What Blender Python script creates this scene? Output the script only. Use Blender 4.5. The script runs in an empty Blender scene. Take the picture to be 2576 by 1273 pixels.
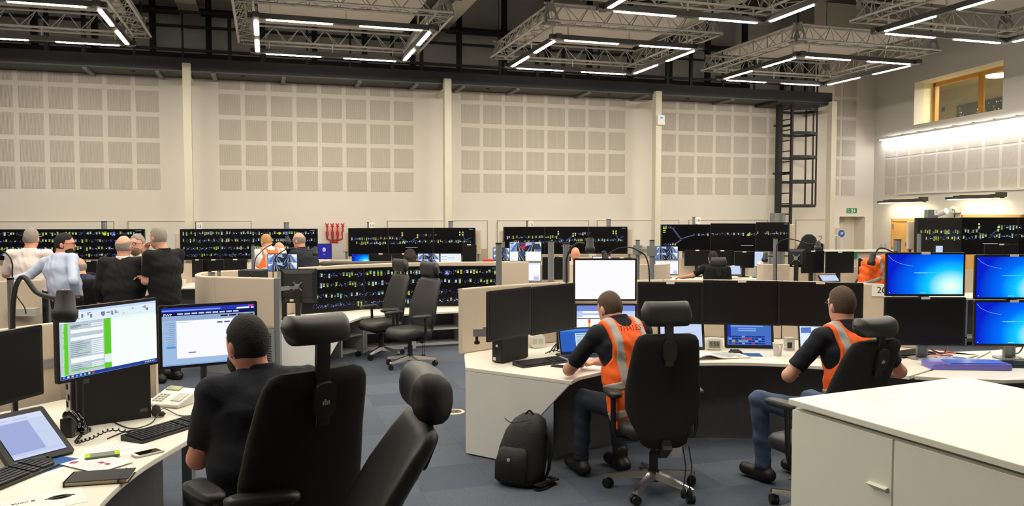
import bpy, math, random
import numpy as np
from mathutils import Vector, Matrix
random.seed(7)
S = bpy.context.scene
COL = S.collection
# ---------------------------------------------------------------- camera, world, exposure
FOC, EYE = 2000.0, 1.85
PIT = math.atan(95.5 / FOC); CP, SP = math.cos(PIT), math.sin(PIT)
_c = bpy.data.cameras.new('camera'); _c.sensor_width = 36; _c.lens = 36 * FOC / 2576; _c.clip_end = 100; _c.clip_start = .05
CAM = bpy.data.objects.new('camera', _c); COL.objects.link(CAM)
CAM.location = (0, 0, EYE); CAM.rotation_euler = (math.pi / 2 - PIT, 0, 0)
S.camera = CAM
_w = bpy.data.worlds.new('world'); S.world = _w; _w.use_nodes = True
_w.node_tree.nodes['Background'].inputs[0].default_value = (.02, .02, .022, 1)
S.view_settings.view_transform = 'Standard'; S.view_settings.look = 'None'
S.view_settings.exposure = 0.0; S.view_settings.gamma = 1.0; S.view_settings.use_curve_mapping = False
LED = 122.0          # radiance of the ceiling light tubes
S.cycles.use_denoising = True
S.cycles.max_bounces = 6; S.cycles.diffuse_bounces = 4; S.cycles.adaptive_threshold = .02; S.cycles.sample_clamp_indirect = 4.0

# ---------------------------------------------------------------- measuring helpers (pixel of the 2576x1273 frame -> place)
def ray(px, py):
    u = (px - 1288) / FOC; v = (py - 636.5) / FOC
    return Vector((u, CP - v * SP, -SP - v * CP))
def at(px, py, Y):
    d = ray(px, py); t = Y / d.y
    return Vector((d.x * t, Y, EYE + d.z * t))
def gz(px, py, z):
    d = ray(px, py); t = (z - EYE) / d.z
    return Vector((d.x * t, d.y * t, z))
TH = math.radians(17.2)
E1 = Vector((math.cos(TH), math.sin(TH), 0)); E2 = Vector((math.sin(TH), -math.cos(TH), 0))
W0 = Vector((0, 18.5, 0))
def room(a, b, z=0): return W0 + E1 * a + E2 * b + Vector((0, 0, z))
def onwall(px, py, b=0):
    d = ray(px, py); o = Vector((0, 0, EYE)); t = ((W0 - o).dot(E2) + b) / d.dot(E2)
    return o + d * t
def wa(px, b=0, py=400): return (onwall(px, py, b) - W0).dot(E1)
def wz(px, py, b=0): return onwall(px, py, b).z
RM = Matrix.Translation(W0) @ Matrix.Rotation(TH, 4, 'Z')      # room frame: x along back wall, y away from camera (b = -y)

# ---------------------------------------------------------------- materials
def lin(c):
    return tuple(((x / 255) / 12.92 if x / 255 <= .04045 else ((x / 255 + .055) / 1.055) ** 2.4) for x in c[:3]) + (1,)
MATS = {}
def mat(name, c, rough=.6, metal=0., var=.06, scale=18., bump=0., spec=.5, trans=0., alpha=1., sheen=0.):
    if name in MATS: return MATS[name]
    m = bpy.data.materials.new(name); m.use_nodes = True; nt = m.node_tree; b = nt.nodes['Principled BSDF']
    b.inputs['Roughness'].default_value = rough; b.inputs['Metallic'].default_value = metal
    b.inputs['Specular IOR Level'].default_value = spec
    b.inputs['Transmission Weight'].default_value = trans; b.inputs['Alpha'].default_value = alpha
    if sheen: b.inputs['Sheen Weight'].default_value = sheen
    L = lin(c)
    tc = nt.nodes.new('ShaderNodeTexCoord'); nz = nt.nodes.new('ShaderNodeTexNoise')
    nz.inputs['Scale'].default_value = scale; nz.inputs['Detail'].default_value = 3
    nt.links.new(tc.outputs['Object'], nz.inputs['Vector'])
    mx = nt.nodes.new('ShaderNodeMix'); mx.data_type = 'RGBA'
    mx.inputs[6].default_value = tuple(max(0, v * (1 - var)) for v in L[:3]) + (1,)
    mx.inputs[7].default_value = tuple(min(1, v * (1 + var)) for v in L[:3]) + (1,)
    nt.links.new(nz.outputs['Fac'], mx.inputs[0]); nt.links.new(mx.outputs[2], b.inputs['Base Color'])
    if bump:
        bp = nt.nodes.new('ShaderNodeBump'); bp.inputs['Strength'].default_value = bump; bp.inputs['Distance'].default_value = .01
        nt.links.new(nz.outputs['Fac'], bp.inputs['Height']); nt.links.new(bp.outputs['Normal'], b.inputs['Normal'])
    MATS[name] = m; return m
def emit(name, c, s=1.0):
    if name in MATS: return MATS[name]
    m = bpy.data.materials.new(name); m.use_nodes = True; nt = m.node_tree
    nt.nodes.remove(nt.nodes['Principled BSDF']); e = nt.nodes.new('ShaderNodeEmission')
    e.inputs[0].default_value = lin(c); e.inputs[1].default_value = s
    nt.links.new(e.outputs[0], nt.nodes['Material Output'].inputs[0]); MATS[name] = m; return m
def ink():
    if 'screen_ink' in MATS: return MATS['screen_ink']
    m = bpy.data.materials.new('screen_ink'); m.use_nodes = True; nt = m.node_tree
    nt.nodes.remove(nt.nodes['Principled BSDF']); e = nt.nodes.new('ShaderNodeEmission'); a = nt.nodes.new('ShaderNodeVertexColor')
    a.layer_name = 'Col'; nt.links.new(a.outputs[0], e.inputs[0]); e.inputs[1].default_value = 1.0
    nt.links.new(e.outputs[0], nt.nodes['Material Output'].inputs[0]); MATS['screen_ink'] = m; return m
def wallpaper():
    """deep blue desktop picture with a soft cyan-white burst low on the right"""
    if 'blue_desktop' in MATS: return MATS['blue_desktop']
    m = bpy.data.materials.new('blue_desktop'); m.use_nodes = True; nt = m.node_tree; N = nt.nodes.new; LK = nt.links.new
    nt.nodes.remove(nt.nodes['Principled BSDF']); e = N('ShaderNodeEmission'); tc = N('ShaderNodeTexCoord')
    mp = N('ShaderNodeMapping'); mp.inputs['Location'].default_value = (-.84, 0, -.14); mp.inputs['Scale'].default_value = (1, 0, .72)
    LK(tc.outputs['Generated'], mp.inputs['Vector'])
    ln = N('ShaderNodeVectorMath'); ln.operation = 'LENGTH'; LK(mp.outputs[0], ln.inputs[0])
    r = N('ShaderNodeValToRGB'); el = r.color_ramp.elements
    el[0].position = 0; el[0].color = lin((255, 255, 235)); el[1].position = .82; el[1].color = lin((10, 34, 205))
    for p, c in ((.13, (190, 255, 255)), (.3, (20, 205, 255)), (.52, (0, 112, 255))):
        k = el.new(p); k.color = lin(c)
    LK(ln.outputs['Value'], r.inputs[0]); LK(r.outputs[0], e.inputs[0]); e.inputs[1].default_value = 1.0
    LK(e.outputs[0], nt.nodes['Material Output'].inputs[0]); MATS['blue_desktop'] = m; return m

WALLP = mat('warm_white_paint', (231, 223, 211), .75, var=.02, scale=3)
CREAM = mat('cream_steel_paint', (218, 211, 190), .5, var=.03, scale=4)
BLKST = mat('black_steel', (26, 27, 28), .5, var=.15, scale=6)
BLKST2 = mat('black_walkway_steel', (38, 40, 42), .6, var=.15, scale=4)
UPPER = mat('grey_upper_cladding', (232, 230, 224), .8, var=.1, scale=2)
CEILM = mat('grey_ceiling_deck', (78, 75, 69), .9, var=.08, scale=2)
ALU = mat('brushed_aluminium', (176, 178, 178), .35, .85, .05, 30)
CHROME = mat('chrome', (225, 226, 228), .22, 1., .02, 30)
GREYP = mat('grey_post_metal', (146, 150, 152), .4, .6, .05, 20)
BLKP = mat('black_plastic', (22, 22, 23), .42, 0, .1, 60)
BLKPM = mat('matt_black_plastic', (30, 30, 31), .6, 0, .1, 60)
GLOSS = mat('glossy_black_plastic', (10, 10, 11), .12, 0, .05, 30)
SCRB = mat('dark_screen_glass', (18, 18, 20), .36, 0, .05, 10, spec=.35)
OVGL = mat('overview_glass', (6, 6, 9), .3, 0, .05, 10, spec=.25)
WTOP = mat('white_laminate', (240, 234, 220), .42, 0, .02, 5)
WPAN = mat('white_panel', (232, 231, 226), .5, 0, .02, 5)
CABW = mat('cream_white_cabinet_lacquer', (244, 242, 226), .45, 0, .015, 4)
BEIGE = mat('beige_partition_fabric', (206, 189, 168), .9, 0, .05, 160, .15, sheen=.2)
BEIGE2 = mat('beige_partition_edge', (214, 196, 170), .8, 0, .04, 60)
CHARC = mat('charcoal_modesty_panel', (84, 85, 88), .7, 0, .1, 20)
SHELFG = mat('light_grey_shelf', (180, 182, 182), .5, 0, .03, 10)
FABRIC = mat('black_chair_fabric', (40, 40, 40), .85, 0, .25, 420, .12, spec=.2)
LEATH = mat('black_leather', (42, 42, 41), .48, 0, .15, 180, .03)
GREYPAD = mat('grey_arm_pad', (70, 71, 73), .55, 0, .1, 60)
SKIN = mat('skin', (222, 165, 140), .55, 0, .05, 25)
SKIN2 = mat('skin_tanned', (205, 145, 118), .55, 0, .05, 25)
SKIN3 = mat('skin_reddish', (228, 158, 132), .55, 0, .06, 25)
SKIND = mat('skin_dark', (120, 80, 62), .55, 0, .05, 25)
NAVY = mat('navy_cotton', (24, 27, 38), .9, 0, .2, 45, .25)
BLKC = mat('black_cotton', (13, 13, 15), .92, 0, .2, 45, .2)
NAVY2 = mat('dark_blue_cotton', (42, 50, 78), .9, 0, .2, 30, .25)
WSHIRT = mat('white_shirt_cotton', (240, 226, 220), .85, 0, .03, 14, .2)
LBLUE = mat('light_blue_shirt', (192, 202, 228), .85, 0, .04, 14, .2)
PINKS = mat('pink_shirt', (232, 176, 176), .85, 0, .04, 14)
TEEW = mat('white_tshirt', (238, 234, 230), .88, 0, .03, 14, .2)
KHAKI = mat('khaki_hoodie', (128, 110, 74), .95, 0, .1, 30, .3)
DENIM = mat('blue_denim', (66, 84, 112), .9, 0, .35, 30, .25)
DENIMD = mat('dark_denim', (26, 34, 50), .9, 0, .25, 40, .2)
SUIT = mat('black_suit', (16, 16, 18), .85, 0, .15, 60)
ORANGE = mat('hi_vis_orange', (255, 100, 16), .7, 0, .03, 12, .1)
REFL = mat('reflective_strip', (172, 164, 158), .5, .1, .05, 60)
BOOT = mat('black_boot_leather', (20, 19, 18), .5, 0, .2, 50, .1)
HBRN = mat('dark_brown_hair', (82, 62, 48), .8, 0, .4, 140, .5)
HBLK = mat('black_hair', (24, 19, 17), .8, 0, .4, 140, .5)
HGRY = mat('grey_hair', (150, 140, 128), .8, 0, .3, 140, .5)
HBLD = mat('blond_hair', (182, 138, 84), .8, 0, .3, 140, .5)
PAPER = mat('white_paper', (246, 244, 238), .8, 0, .01, 5)
STICK = mat('white_sticker', (236, 226, 210), .7, 0, .02, 5)
INKD = mat('dark_print', (60, 60, 64), .8)
INKL = mat('pale_print', (196, 196, 196), .8)
REDP = mat('red_paint', (196, 42, 36), .4, 0, .08, 20)
BLUEP = mat('blue_mouse_mat', (30, 84, 150), .8, 0, .05, 60)
OAK = mat('oak_veneer', (222, 170, 92), .5, 0, .12, 9)
GREENS = mat('green_safety_sign', (20, 128, 82), .5)
WHITEP = mat('white_plastic', (236, 232, 224), .4, 0, .02, 20)
GREYW = mat('light_grey_plastic', (196, 192, 184), .5, 0, .03, 20)

# ---------------------------------------------------------------- mesh builder
class MB:
    def __init__(s): s.v = []; s.f = []; s.m = []; s.sm = []; s.mi = 0; s.T = None
    def add(s, vs, fs, smooth=False):
        o = len(s.v)
        s.v += [tuple(s.T @ Vector(v)) if s.T else tuple(v) for v in vs]
        s.f += [tuple(i + o for i in f) for f in fs]
        s.m += [s.mi] * len(fs); s.sm += [smooth] * len(fs); return s
    def box(s, a, b, M=None):
        x0, y0, z0 = a; x1, y1, z1 = b
        vs = [Vector(p) for p in ((x0,y0,z0),(x1,y0,z0),(x1,y1,z0),(x0,y1,z0),(x0,y0,z1),(x1,y0,z1),(x1,y1,z1),(x0,y1,z1))]
        if M: vs = [M @ v for v in vs]
        return s.add(vs, [(0,3,2,1),(4,5,6,7),(0,1,5,4),(1,2,6,5),(2,3,7,6),(3,0,4,7)])
    def cbox(s, c, d, M=None):
        return s.box([c[i] - d[i] / 2 for i in range(3)], [c[i] + d[i] / 2 for i in range(3)], M)
    def bar(s, p, q, w, h=None):
        p, q = Vector(p), Vector(q); h = h or w; d = q - p; L = d.length
        z = d.normalized(); x = Vector((0, 0, 1)).cross(z)
        x = x.normalized() if x.length > 1e-4 else Vector((1, 0, 0)); y = z.cross(x)
        M = Matrix((x, y, z)).transposed().to_4x4(); M.translation = p
        return s.box((-w/2, -h/2, 0), (w/2, h/2, L), M)
    def ring(s, c, ax, r, n):
        z = Vector(ax).normalized(); x = z.orthogonal().normalized(); y = z.cross(x)
        return [Vector(c) + (x * math.cos(2*math.pi*i/n) + y * math.sin(2*math.pi*i/n)) * r for i in range(n)]
    def cyl(s, p, q, r, r2=None, n=12, caps=True, smooth=True):
        p, q = Vector(p), Vector(q); d = q - p; r2 = r if r2 is None else r2
        z = d.normalized(); x = z.orthogonal().normalized(); y = z.cross(x); vs = []
        for c, rr in ((p, r), (q, r2)):
            vs += [c + (x * math.cos(2*math.pi*i/n) + y * math.sin(2*math.pi*i/n)) * rr for i in range(n)]
        s.add(vs, [(i, (i+1) % n, n + (i+1) % n, n + i) for i in range(n)], smooth)
        if caps: s.add(vs, [tuple(range(n-1, -1, -1)), tuple(range(n, 2*n))])
        return s
    def tube(s, pts, r, n=8, close=False):
        pts = [Vector(p) for p in pts]; rs = r if isinstance(r, (list, tuple)) else [r] * len(pts); vs = []
        x = None
        for i, p in enumerate(pts):
            d = (pts[min(i+1, len(pts)-1)] - pts[max(i-1, 0)]).normalized()
            if x is None: x = d.orthogonal().normalized()
            x = (x - d * x.dot(d)); x = x.normalized() if x.length > 1e-5 else d.orthogonal().normalized(); y = d.cross(x)
            vs += [p + (x * math.cos(2*math.pi*j/n) + y * math.sin(2*math.pi*j/n)) * rs[i] for j in range(n)]
        k = len(pts)
        s.add(vs, [(i*n+j, i*n+(j+1) % n, (i+1)*n+(j+1) % n, (i+1)*n+j) for i in range(k-1) for j in range(n)], True)
        return s.add(vs, [tuple(range(n-1, -1, -1)), tuple(range((k-1)*n, k*n))])
    def loft(s, rings, smooth=True, caps=True, wrap=True):
        n = len(rings[0]); vs = [p for r in rings for p in r]; k = len(rings)
        fs = [(i*n+j, i*n+(j+1) % n, (i+1)*n+(j+1) % n, (i+1)*n+j) for i in range(k-1) for j in range(n if wrap else n-1)]
        s.add(vs, fs, smooth)
        if caps: s.add(vs, [tuple(range(n-1, -1, -1)), tuple(range((k-1)*n, k*n))], False)
        return s
    def lathe(s, prof, n=20, M=None):
        rings = []
        for r, z in prof:
            rg = [Vector((r * math.cos(2*math.pi*i/n), r * math.sin(2*math.pi*i/n), z)) for i in range(n)]
            rings.append([M @ p for p in rg] if M else rg)
        return s.loft(rings)
    def prism(s, poly, z0, z1, M=None):
        n = len(poly); vs = [Vector((p[0], p[1], z0)) for p in poly] + [Vector((p[0], p[1], z1)) for p in poly]
        if M: vs = [M @ v for v in vs]
        return s.add(vs, [tuple(range(n-1, -1, -1)), tuple(range(n, 2*n))] + [(i, (i+1) % n, n+(i+1) % n, n+i) for i in range(n)])
    def ribbon(s, path, w0, w1, z0, z1):
        """upright wall / flat slab following a 2-D path between side offsets w0..w1 and heights z0..z1"""
        P = [Vector((p[0], p[1], 0)) for p in path]; k = len(P); rings = []
        for i in range(k):
            d = (P[min(i+1, k-1)] - P[max(i-1, 0)]).normalized(); nrm = Vector((d.y, -d.x, 0))
            a, b = P[i] + nrm * w0, P[i] + nrm * w1
            rings.append([Vector((a.x, a.y, z0)), Vector((b.x, b.y, z0)), Vector((b.x, b.y, z1)), Vector((a.x, a.y, z1))])
        return s.loft(rings, smooth=False)
    def build(s, name, m, parent=None, loc=None, rot=None, bevel=0):
        me = bpy.data.meshes.new(name); me.from_pydata(s.v, [], s.f)
        for x in (m if isinstance(m, (list, tuple)) else [m]): me.materials.append(x)
        me.polygons.foreach_set('material_index', s.m); me.polygons.foreach_set('use_smooth', s.sm); me.update()
        o = bpy.data.objects.new(name, me); COL.objects.link(o)
        if parent: o.parent = parent
        if loc is not None: o.location = loc
        if rot is not None: o.rotation_euler = rot if isinstance(rot, (tuple, list)) else (0, 0, rot)
        if bevel:
            b = o.modifiers.new('bevel', 'BEVEL'); b.width = bevel; b.segments = 2; b.limit_method = 'ANGLE'
        return o
def rrect(w, h, r, n=4):
    out = []
    for cx, cy, a0 in ((w/2-r, h/2-r, 0), (-w/2+r, h/2-r, 90), (-w/2+r, -h/2+r, 180), (w/2-r, -h/2+r, 270)):
        for i in range(n + 1):
            a = math.radians(a0 + 90 * i / n); out.append((cx + r * math.cos(a), cy + r * math.sin(a)))
    return out
def tag(o, label=None, cat=None, group=None, kind=None):
    if label: o['label'] = label
    if cat: o['category'] = cat
    if group: o['group'] = group
    if kind: o['kind'] = kind
    return o
def thing(name, label, cat, loc=(0, 0, 0), rz=0., group=None):
    o = bpy.data.objects.new(name, None); o.empty_display_size = .1; COL.objects.link(o)
    o.location = loc; o.rotation_euler = (0, 0, rz); return tag(o, label, cat, group)
def struct(o): return tag(o, kind='structure')
def copy_tree(o, parent=None):
    c = o.copy(); COL.objects.link(c); c.parent = parent
    for ch in list(o.children): copy_tree(ch, c)
    return c
XZ = Matrix(((1,0,0,0),(0,0,1,0),(0,1,0,0),(0,0,0,1)))      # prism drawn in x,z ; thickness along y
def text(parent, name, s, size, m, loc, rot=(math.pi/2, 0, 0), depth=.0006, align='CENTER'):
    me = None; cu = bpy.data.curves.new(name, 'FONT'); cu.body = s; cu.size = size; cu.align_x = align; cu.align_y = 'CENTER'; cu.extrude = depth; cu.resolution_u = 3
    o = bpy.data.objects.new('tmp', cu); COL.objects.link(o)
    dg = bpy.context.evaluated_depsgraph_get(); me = bpy.data.meshes.new_from_object(o.evaluated_get(dg))
    bpy.data.objects.remove(o); bpy.data.curves.remove(cu)
    me.materials.clear(); me.materials.append(m); q = bpy.data.objects.new(name, me); COL.objects.link(q)
    q.parent = parent; q.location = loc; q.rotation_euler = rot; return q
# flat picture shown on a screen: coloured emissive polygons in u,v (0..1) just proud of the glass
def gfx(parent, w, h, items, y=-.002, name='screen_picture'):
    v = []; f = []; cs = []
    for k, (poly, c) in enumerate(items):
        o = len(v); v += [((u - .5) * w, y - .00002 * k, (t - .5) * h) for u, t in poly]
        f.append(tuple(range(o, o + len(poly)))); cs.append(lin(c))
    me = bpy.data.meshes.new(name); me.from_pydata(v, [], f); ca = me.color_attributes.new('Col', 'FLOAT_COLOR', 'CORNER')
    buf = []
    for p, c in zip(me.polygons, cs): buf += list(c) * p.loop_total
    ca.data.foreach_set('color', buf); me.materials.append(ink()); me.update()
    q = bpy.data.objects.new(name, me); COL.objects.link(q); q.parent = parent; q['kind'] = 'stuff'; return q
def R_(x0, y0, x1, y1, c): return ([(x0, y0), (x1, y0), (x1, y1), (x0, y1)], c)
def L_(x0, y0, x1, y1, c, t=.004, asp=1.7):
    dx, dy = (x1 - x0) * asp, y1 - y0; n = math.hypot(dx, dy) or 1; nx, ny = -dy / n * t / asp, dx / n * t
    return ([(x0-nx, y0-ny), (x1-nx, y1-ny), (x1+nx, y1+ny), (x0+nx, y0+ny)], c)
def O_(cx, cy, r, c, asp=1.7, n=14): return ([(cx + r / asp * math.cos(2*math.pi*i/n), cy + r * math.sin(2*math.pi*i/n)) for i in range(n)], c)
# ================================================================= THE SETTING
def slot_mat():
    m = bpy.data.materials.new('slotted_plasterboard'); m.use_nodes = True; nt = m.node_tree; N = nt.nodes.new; LK = nt.links.new
    b = nt.nodes['Principled BSDF']; b.inputs['Roughness'].default_value = .8
    tc = N('ShaderNodeTexCoord'); wv = N('ShaderNodeTexWave'); wv.bands_direction = 'X'; wv.inputs['Scale'].default_value = 15
    LK(tc.outputs['Object'], wv.inputs['Vector']); r = N('ShaderNodeValToRGB')
    r.color_ramp.elements[0].position = .04; r.color_ramp.elements[0].color = lin((184, 175, 164))
    r.color_ramp.elements[1].position = .3; r.color_ramp.elements[1].color = lin((216, 207, 194))
    LK(wv.outputs['Fac'], r.inputs[0]); LK(r.outputs[0], b.inputs['Base Color'])
    bp = N('ShaderNodeBump'); bp.inputs['Strength'].default_value = .5; bp.inputs['Distance'].default_value = .01
    LK(wv.outputs['Fac'], bp.inputs['Height']); LK(bp.outputs[0], b.inputs['Normal']); return m
SLOT = slot_mat()
def carpet_mat(i, c):
    m = bpy.data.materials.new('blue_grey_carpet'); m.use_nodes = True; nt = m.node_tree; N = nt.nodes.new; LK = nt.links.new
    b = nt.nodes['Principled BSDF']; b.inputs['Roughness'].default_value = .95; b.inputs['Specular IOR Level'].default_value = .1
    tc = N('ShaderNodeTexCoord'); mp = N('ShaderNodeMapping'); mp.inputs['Scale'].default_value = (10, 120, 10) if i % 2 else (120, 10, 10)
    nz = N('ShaderNodeTexNoise'); nz.inputs['Scale'].default_value = 1.6; nz.inputs['Detail'].default_value = 4
    LK(tc.outputs['Object'], mp.inputs[0]); LK(mp.outputs[0], nz.inputs['Vector'])
    L = lin(c); mx = N('ShaderNodeMix'); mx.data_type = 'RGBA'
    mx.inputs[6].default_value = tuple(v * .68 for v in L[:3]) + (1,); mx.inputs[7].default_value = tuple(v * 1.3 for v in L[:3]) + (1,)
    LK(nz.outputs['Fac'], mx.inputs[0]); LK(mx.outputs[2], b.inputs['Base Color'])
    bp = N('ShaderNodeBump'); bp.inputs['Strength'].default_value = .4; bp.inputs['Distance'].default_value = .004
    LK(nz.outputs['Fac'], bp.inputs['Height']); LK(bp.outputs[0], b.inputs['Normal']); return m
CARP = [carpet_mat(i, c) for i, c in enumerate(((88, 93, 104), (84, 89, 101), (92, 97, 107), (85, 92, 105), (80, 85, 96)))]

ACOR = wa(2199)                      # where back wall meets the right wall
CORN = room(ACOR, 0)
RD = Vector((.129, -1, 0)).normalized(); RN = Vector((RD.y, -RD.x, 0))   # along right wall towards camera ; into the room
if RN.x > 0: RN = -RN
def onright(px, py, b=0):
    d = ray(px, py); o = Vector((0, 0, EYE)); t = ((CORN - o).dot(RN) + b) / d.dot(RN); return o + d * t
def rt(px, py=400): return (onright(px, py) - CORN).dot(RD)
RWM = Matrix((RD, -RN, Vector((0, 0, 1)))).transposed().to_4x4(); RWM.translation = CORN   # local x along wall, y into wall

ZTOP = wz(600, 203)                  # height of the walkway soffit
ZC = 7.4                             # ceiling
mb = MB(); mb.box((-30, -6, -.06), (26, 30, -.008)); FLOOR = struct(mb.build('floor', CARP[1]))
# carpet tiles laid in the room's own grid, kept to the stretch of floor that is in view
TS = .5; cells = []
for i in range(-24, 26):
    for j in range(4, 34):
        c = room((i + .5) * TS, (j + .5) * TS); q = c
        d = Vector((q.x, q.y, -EYE)); depth = d.y * CP + EYE * SP
        if depth < 2.5: continue
        px = 1288 + FOC * q.x / depth; py = 636.5 + FOC * (EYE * CP - q.y * SP) / depth
        if (330 < px < 1270 and 850 < py < 1330) or (1150 < px < 2040 and 1070 < py < 1330): cells.append((py, i, j))
cells.sort(reverse=True)
tm = []
for k in range(5):
    mb = MB(); h = TS / 2 - .0005; mb.box((-h, -h, -.008), (h, h, 0)); o = mb.build('carpet_tile', CARP[k]); tm.append(o.data); bpy.data.objects.remove(o)
for py, i, j in cells[:295]:
    o = bpy.data.objects.new('carpet_tile', tm[random.choice((0, 0, 1, 1, 2, 3, 4))]); COL.objects.link(o); o.parent = FLOOR
    o.location = room((i + .5) * TS, (j + .5) * TS, random.uniform(-.0006, .0004)); o.rotation_euler = (0, 0, TH + random.choice((0, math.pi / 2)))
# floor everywhere else is the same carpet at the same level

# ---- back wall
DA0, DA1, DZ = wa(2110, 0, 640), wa(2174, 0, 640), wz(2140, 545)
AFULL = wa(2046, 0, 200)
mb = MB(); mb.T = RM
mb.box((-17, 0, 0), (AFULL, .2, ZTOP + .02)); mb.box((AFULL, 0, DZ), (ACOR + .3, .2, ZC))
mb.box((AFULL, 0, 0), (DA0, .2, DZ)); mb.box((DA1, 0, 0), (ACOR + .3, .2, DZ))
mb.box((DA0 - .02, .2, 0), (DA0, .45, DZ)); mb.box((DA1, .2, 0), (DA1 + .02, .45, DZ)); mb.box((DA0, .2, DZ), (DA1, .45, DZ + .02))
WBACK = struct(mb.build('wall_back', WALLP))
PIT_A = (wa(992) - wa(553)) / 7; PW = PIT_A * .82
zb0 = wz(374, 477); zp = (wz(374, 477 - 65 * 3) - zb0) / 3; PH = zp * .82
def pmesh(w, h):
    mb = MB(); mb.box((-w/2, -.006, 0), (w/2, .002, h)); o = mb.build('acoustic_panel', SLOT); d = o.data; bpy.data.objects.remove(o); return d
P_FULL = pmesh(PW, PH); P_TOP = pmesh(PW, ZTOP - (zb0 + 4 * zp) - .004); P_NARROW = pmesh(PW * .42, PH)
def panel(me, loc, rz, parent):
    o = bpy.data.objects.new('acoustic_panel', me); COL.objects.link(o); o.parent = parent; o.location = loc; o.rotation_euler = (0, 0, rz)
for px0, n, skip in ((345, -6, 0), (553, 8, 0), (1161, 8, 0), (1660, 7, 0)):
    a0 = wa(px0) + PW / 2
    for i in range(abs(n)):
        for r in range(5):
            panel(P_FULL if r < 4 else P_TOP, room(a0 + (i if n > 0 else -i) * PIT_A, 0, zb0 + r * zp), TH, WBACK)
for r in range(7):
    a = wa(2118) + PW / 2
    panel(P_FULL, room(a, 0, zb0 + r * zp), TH, WBACK); panel(P_NARROW, room(a - PIT_A * .74, 0, zb0 + r * zp), TH, WBACK)
# recessed white door
mb = MB(); mb.T = RM; mb.box((DA0, .40, 0), (DA1, .45, DZ)); D1 = struct(mb.build('door_1', WALLP))
sp = DA0 + (DA1 - DA0) * .52
mb = MB(); mb.T = RM; mb.box((DA0 + .02, .36, 0), (sp, .40, DZ - .03)); mb.build('door_leaf', WPAN, D1)
mb = MB(); mb.T = RM; mb.box((DA0 + .18, .26, DZ - .14), (sp - .05, .36, DZ - .05)); mb.box((DA0 + .02, .30, DZ - .09), (DA0 + .3, .32, DZ - .07)); mb.build('door_closer', GREYP, D1)
# wall boards : pale upper field, tan lower field, thin frame
for i, (p0, p1) in enumerate(((-160, 288), (322, 633), (974, 1226), (1250, 1480), (1501, 1707), (1731, 1930), (2000, 2080))):
    a0, a1 = wa(p0, 0, 580), wa(p1, 0, 580); zt = wz(600, 555.5)
    o = thing('wall_board', ('long pale wall board at far left behind the white-shirted person', 'pale wall board behind the column left of the second overview screen',
        'pale wall board above the third overview screen', 'pale wall board above the fourth overview screen',
        'pale wall board right of the fourth overview screen', 'pale wall board above the fifth overview screen beside the ladder',
        'pale wall board right of the caged ladder near the white door')[i], 'wall board', room(0, 0), TH)
    mb = MB(); mb.box((a0, -.025, .62), (a1, -.0, zt)); mb.build('backing', BEIGE2, o)
    mb = MB(); mb.box((a0 + .02, -.03, 1.08), (a1 - .02, -.025, zt - .02)); mb.build('pale_field', WALLP, o)
    mb = MB(); mb.box((a0 + .02, -.029, .64), (a1 - .02, -.025, 1.07)); mb.build('tan_field', mat('tan_pinboard', (188, 172, 152), .9), o)
    mb = MB(); mb.box((a0, -.034, zt - .012), (a1, -.025, zt)); mb.box((a0, -.034, .62), (a0 + .014, -.025, zt)); mb.box((a1 - .014, -.034, .62), (a1, -.025, zt)); mb.build('frame', mat('board_trim', (176, 166, 150), .5), o)

# ---- right wall with a deep window high up
WT0, WT1 = rt(2300, 250), rt(2522, 250); WZ0, WZ1 = onright(2300, 314).z, onright(2300, 209).z
mb = MB(); mb.T = RWM
mb.box((-.2, 0, 0), (WT0, .25, ZC)); mb.box((WT1, 0, 0), (22, .25, ZC)); mb.box((WT0, 0, 0), (WT1, .25, WZ0)); mb.box((WT0, 0, WZ1), (WT1, .25, ZC))
WRIGHT = struct(mb.build('wall_right', mat('cool_white_paint', (226, 221, 212), .75, var=.02, scale=3)))
RZ = math.atan2(RD.y, RD.x)
for r in range(3):
    for i in range(10):
        panel(P_FULL, CORN + RD * (rt(2226) + PW * .6 + i * PIT_A) + Vector((0, 0, zb0 + .02 + r * zp * .93)), RZ, WRIGHT)
CREAMR = mat('cream_reveal_paint', (240, 232, 196), .7)
win = struct(MB().build('window_1', CREAMR))
mb = MB(); mb.T = RWM
mb.box((WT0, .25, WZ0 - .03), (WT1, .62, WZ0)); mb.box((WT0, .25, WZ1), (WT1, .62, WZ1 + .03)); mb.box((WT0 - .03, .25, WZ0), (WT0, .62, WZ1)); mb.box((WT1, .25, WZ0), (WT1 + .03, .62, WZ1))
mb.build('reveal', CREAMR, win)
for nm, bx in (('bottom', ((WT0, WZ0), (WT1, WZ0 + .09))), ('top', ((WT0, WZ1 - .09), (WT1, WZ1))), ('left', ((WT0, WZ0), (WT0 + .09, WZ1))), ('right', ((WT1 - .09, WZ0), (WT1, WZ1))), ('mid', (((WT0 + WT1) / 2 + .1, WZ0), ((WT0 + WT1) / 2 + .2, WZ1)))):
    mb = MB(); mb.T = RWM; mb.box((bx[0][0], .5, bx[0][1]), (bx[1][0], .6, bx[1][1])); mb.build('window_frame_rail', mat('oak_window_frame', (190, 140, 66), .5), win)
glass = mat('window_glass', (225, 235, 230), .03, 0, 0, 5, alpha=.1)
for x0, x1 in ((WT0 + .09, (WT0 + WT1) / 2 + .1), ((WT0 + WT1) / 2 + .2, WT1 - .09)):
    mb = MB(); mb.T = RWM; mb.box((x0, .545, WZ0 + .09), (x1, .551, WZ1 - .09)); mb.build('pane', glass, win)
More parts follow.
